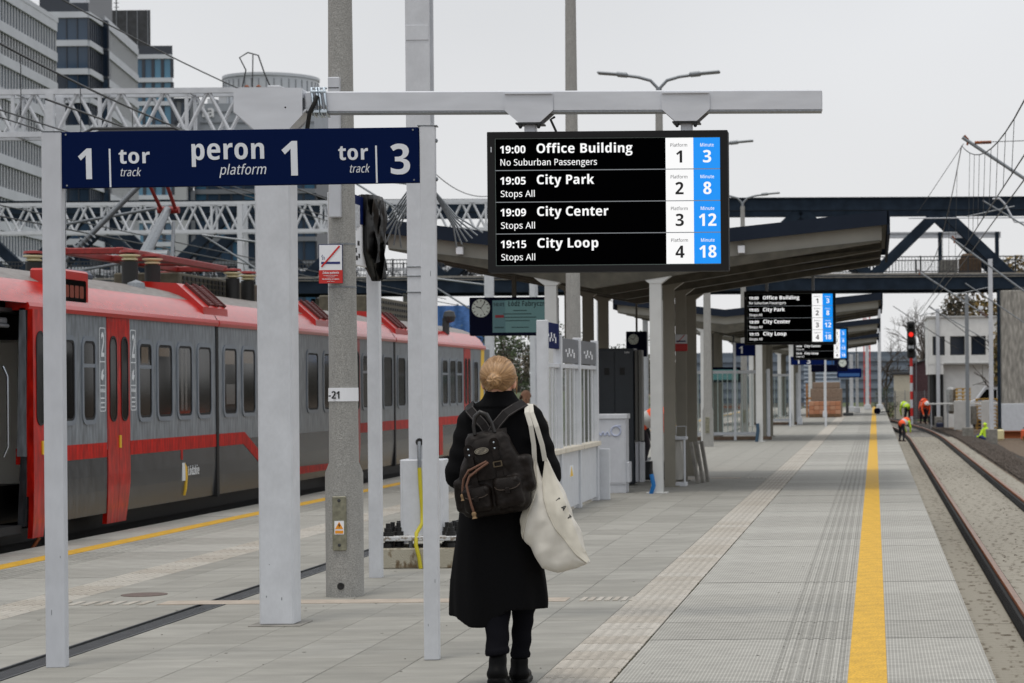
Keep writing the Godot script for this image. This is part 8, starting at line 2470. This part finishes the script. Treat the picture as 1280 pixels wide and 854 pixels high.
# ---------------------------------------------------------------- overhead wires
func line(t: Node3D, called: String, pts: Array, r: float) -> void:
	var b := bb(t)
	b.tube(pts, r, 5, false)
	obj(called, b, M.steel_dark, t)
func wire(called: String, label: String, group: String, pts: Array, r: float) -> void:
	var b := B.new()
	b.tube(pts, r, 5, false)
	tag(obj(called, b, M.steel_dark), label, "wire", group)
func sag(a: Vector3, b: Vector3, s: float, n := 16) -> Array:
	var out := []
	for i in n + 1:
		var t := float(i) / n
		out.append(a.lerp(b, t) - Vector3(0, s * 4 * t * (1 - t), 0))
	return out
func build_wires() -> void:
	var g := "overhead wires on the left"
	var t := thing("overhead_line", "sagging overhead line with droppers at upper left, running down to the blue sign", "overhead line", Vector3(-15.1, 6.3, -42), 0, g)
	var me := sag(Vector3(-15.1, 8.35, -30), Vector3(-15.1, 7.25, -54.5), 0.35)
	line(t, "messenger_wire", me, 0.022)
	line(t, "contact_wire", [Vector3(-15.0, 6.45, -30), Vector3(-15.15, 6.35, -54.5), Vector3(-15.0, 6.2, -87)], 0.016)
	line(t, "contact_wire", [Vector3(-15.25, 6.4, -30), Vector3(-15.3, 6.28, -54.5), Vector3(-15.2, 6.15, -87)], 0.014)
	for k in 6:
		var p: Vector3 = me[5 + k * 2]
		line(t, "dropper", [p, Vector3(p.x, p.y - 0.35, p.z), Vector3(-15.1, 6.4, p.z)], 0.009)
	wire("feeder_wire", "single overhead wire running to the cable loop on the nearest portal", g, sag(Vector3(-15.1, 9.4, -30), Vector3(-15.1, 8.72, -55), 0.2), 0.016)
	for q in [[-18.6, 5.3, 5.2], [-22.0, 6.3, 6.1], [-12.6, 6.0, 5.6]]:
		wire("contact_wire", "overhead wire over the %s tracks behind the train" % ["middle", "outer left", "nearest left"][[-18.6, -22.0, -12.6].find(q[0])], g, [Vector3(q[0], q[1], -35), Vector3(q[0], q[2], -118)], 0.018)
	wire("stay_wire", "thin slack wire right of the blue sign, above the canopy", g, sag(Vector3(-10.9, 6.9, -57), Vector3(-10.2, 6.75, -62), 0.25), 0.012)
	# right hand track
	g = "overhead wires over the right track"
	t = thing("overhead_line", "sagging overhead line with many droppers above the right track", "overhead line", Vector3(2.2, 4.8, -58), 0, g)
	var m1 := sag(Vector3(2.25, 7.7, -10), Vector3(2.25, 7.55, -58), 1.9, 20)
	var m2 := sag(Vector3(2.25, 7.55, -58), Vector3(1.95, 6.6, -101), 1.2, 16)
	line(t, "messenger_wire", m1, 0.013)
	line(t, "messenger_wire", m2, 0.013)
	line(t, "contact_wire", [Vector3(2.2, 4.86, -12), Vector3(2.2, 4.84, -58), Vector3(1.95, 4.55, -101)], 0.012)
	line(t, "contact_wire", [Vector3(2.35, 4.7, -12), Vector3(2.32, 4.66, -58), Vector3(2.0, 4.4, -101)], 0.012)
	for k in 8:
		var p: Vector3 = m1[11 + k]
		line(t, "dropper", [p, Vector3(2.2, 4.84, p.z)], 0.006)
	for k in 5:
		var p: Vector3 = m2[1 + k * 2]
		line(t, "dropper", [p, Vector3(2.15, 4.7, p.z)], 0.006)
	wire("stay_wire", "thin stay wire slanting down left from the thick cantilever's tip", g, [Vector3(2.3, 7.6, -58), Vector3(1.15, 6.0, -60)], 0.008)
	wire("tail_wire", "thin wire with a brown insulator running right from the thick cantilever's tip", g, [Vector3(2.6, 7.63, -58), Vector3(5.6, 7.6, -57)], 0.01)
	var b := B.new(); b.tube([Vector3(2.58, 7.62, -57.98), Vector3(3.0, 7.63, -57.98)], 0.04, 8); tag(obj("rod_insulator", b, M.rust), "brown rod insulator near the thick cantilever's tip", "insulator")
	for q in [[1146.0, 0.9, 3.2], [1186.0, 2.6, 3.0]]:
		wire("stay_wire", "thin wire slanting under the bridge at the %s" % ("left" if q[1] < 2 else "right"), g, [Vector3(q[1], 5.2, -108), Vector3(q[1] + 3.2, q[2], -112)], 0.018)

# ---------------------------------------------------------------- plants
func leaves(t: Node3D, called: String, blobs: Array, n: int, size: float, cols: Array, seed_: int) -> void:
	var rng := RandomNumberGenerator.new()
	rng.seed = seed_
	var b := B.new()
	b.xf = t.transform.affine_inverse()
	for i in n:
		var q = blobs[rng.randi() % blobs.size()]
		var d := Vector3(rng.randfn(), rng.randfn(), rng.randfn()).normalized() * pow(rng.randf(), 0.45)
		var p: Vector3 = q[0] + d * q[1]
		var s := size * rng.randf_range(0.6, 1.3)
		var bas := Basis.from_euler(Vector3(rng.randf() * TAU, rng.randf() * TAU, rng.randf() * TAU))
		b.col = (cols[rng.randi() % cols.size()] as Color) * rng.randf_range(0.75, 1.2)
		b.quad(p + bas * Vector3(-s, 0, 0), p + bas * Vector3(0, -s * 0.5, 0), p + bas * Vector3(s, 0, 0), p + bas * Vector3(0, s * 0.5, 0))
	var m := mat(Color.WHITE, 0.8)
	m.vertex_color_use_as_albedo = true
	m.backlight_enabled = true; m.backlight = Color(0.2, 0.2, 0.15)
	stuff(obj(called, b, m, t))
func twig(b: B, p: Vector3, d: Vector3, l: float, r: float, depth: int, rng: RandomNumberGenerator, droop := 0.0) -> void:
	var q := p + d * l
	b.tube([p, (p + q) / 2 + Vector3(rng.randfn(), 0, rng.randfn()) * l * 0.04, q], [r, r * 0.8, r * 0.6], 5 if depth > 2 else 3, false)
	if depth == 0: return
	for k in (3 if depth > 1 else 4):
		var e := (d + Vector3(rng.randfn(), rng.randfn() * 0.6 + 0.15 - droop, rng.randfn()) * 0.5).normalized()
		twig(b, p.lerp(q, rng.randf_range(0.5, 1.0)), e, l * rng.randf_range(0.6, 0.8), r * 0.55, depth - 1, rng, droop)
func tree(called: String, label: String, at: Vector3, h: float, spread: float, n: int, cols: Array, seed_: int, bare := false, droop := 0.0) -> void:
	var rng := RandomNumberGenerator.new()
	rng.seed = seed_
	var t := thing(called, label, "tree", at, 0, "trees beyond the tracks")
	var b := bb(t)
	twig(b, at, Vector3(0, 1, 0), h * 0.36, h * 0.022, 5 if bare else 3, rng, droop)
	obj("trunk", b, mat(Color8(78, 70, 64), 0.9), t)
	if not bare:
		var blobs := []
		for k in 9: blobs.append([at + Vector3(rng.randfn() * spread * 0.45, h * rng.randf_range(0.35, 0.92), rng.randfn() * spread * 0.4), Vector3(spread * 0.34, h * 0.13 * (1.0 + droop * 2.0), spread * 0.34)])
		leaves(t, "crown", blobs, n, h * 0.022, cols, seed_ + 1)
func build_plants() -> void:
	var green := [Color(0.05, 0.075, 0.03), Color(0.07, 0.09, 0.04), Color(0.04, 0.055, 0.03)]
	var gold := [Color(0.26, 0.17, 0.05), Color(0.2, 0.14, 0.05), Color(0.14, 0.12, 0.05)]
	var dull := [Color(0.1, 0.085, 0.06), Color(0.08, 0.075, 0.055), Color(0.13, 0.1, 0.06)]
	tree("birch_tree", "golden birch with hanging foliage between the signal building and the pier", Vector3(7.3, -1.2, -134.5), 7.6, 1.2, 1500, gold, 3, false, 0.6)
	tree("bare_tree", "bare grey tree behind the red signal", Vector3(2.9, -1.2, -176), 9.5, 3, 0, [], 5, true)
	tree("bare_tree", "bare tree between the red signal and the signal building", Vector3(4.6, -1.2, -181), 10.5, 3, 0, [], 6, true)
	tree("bare_tree", "smaller bare tree left of the red signal", Vector3(0.9, -1.2, -190), 8.0, 3, 0, [], 9, true)
	tree("autumn_tree", "brownish autumn tree above the signal building roof", Vector3(8.6, -1.2, -190), 11.5, 4.2, 2200, dull, 12)
	tree("autumn_tree", "ochre autumn tree right of the brownish one, behind the bridge", Vector3(12.0, -1.2, -185), 12.5, 4.2, 2200, gold, 15)
	tree("autumn_tree", "dull tree behind the bridge at the right edge", Vector3(15.5, -1.2, -196), 14.0, 4.5, 1500, dull, 17)
	tree("dark_tree", "dark green tree beyond the train, left of the woman's head", Vector3(-31.0, -1.2, -200), 8.2, 3.2, 1600, green, 21)
	tree("dark_tree", "low dark tree beyond the train, right of the taller one", Vector3(-27.5, -1.2, -215), 6.0, 4.0, 1400, green, 23)
	tree("dark_tree", "greyish tree seen between the clock display and the notice wall", Vector3(-24.0, -1.2, -230), 6.5, 4.0, 1400, dull, 26)
	for q in [[-16.5, 96.0, 4.4, 31, "nearest"], [-18.5, 112.0, 5.0, 33, "second"], [-15.8, 131.0, 4.6, 35, "third"], [-20.0, 140.0, 5.5, 37, "fourth"], [-17.0, 158.0, 5.0, 39, "farthest"]]:
		tree("bank_tree", "%s low greyish tree on the grass bank beyond the train tracks" % q[4], Vector3(q[0], 0.2, -q[1]), q[2], 3.0, 1300, dull if q[3] % 4 == 1 else green, q[3])
	tree("round_bush", "dark bush past the platform end beside a blue container", Vector3(0.9, -1.1, -152), 2.6, 1.3, 900, green, 29)
	# belt of trees and houses on the horizon
	var belt := Node3D.new()
	put(belt, "distant_trees")
	stuff(belt)
	var rng := RandomNumberGenerator.new()
	rng.seed = 77
	var blobs := []
	for k in 260:
		var x := rng.randf_range(-190, 120)
		blobs.append([Vector3(x, rng.randf_range(0.0, 4.0) + 2.0 * sin(x * 0.09), -430 - rng.randf() * 70), Vector3(5, 3.4, 4)])
	leaves(belt, "foliage", blobs, 26000, 0.8, [Color(0.11, 0.11, 0.085), Color(0.09, 0.09, 0.075), Color(0.14, 0.12, 0.09), Color(0.12, 0.13, 0.12)], 78)
	# weeds on the bank and the verge
	var gr := Node3D.new()
	put(gr, "weeds")
	stuff(gr)
	blobs = []
	for k in 120: blobs.append([Vector3(-14.5 - rng.randf() * 7.0, -0.9 + rng.randf() * 0.9, -60 - rng.randf() * 90), Vector3(0.8, 0.25, 0.8)])
	for k in 90: blobs.append([Vector3(rng.randf_range(-11, 4.5), -0.95, -174 - rng.randf() * 60), Vector3(1.2, 0.3, 1.2)])
	for k in 12: blobs.append([Vector3(7.0 + rng.randf() * 2.0, -1.0, -98 - rng.randf() * 8), Vector3(0.5, 0.3, 0.5)])
	leaves(gr, "grass", blobs, 12000, 0.16, [Color(0.11, 0.14, 0.05), Color(0.16, 0.17, 0.07), Color(0.2, 0.17, 0.09)], 79)
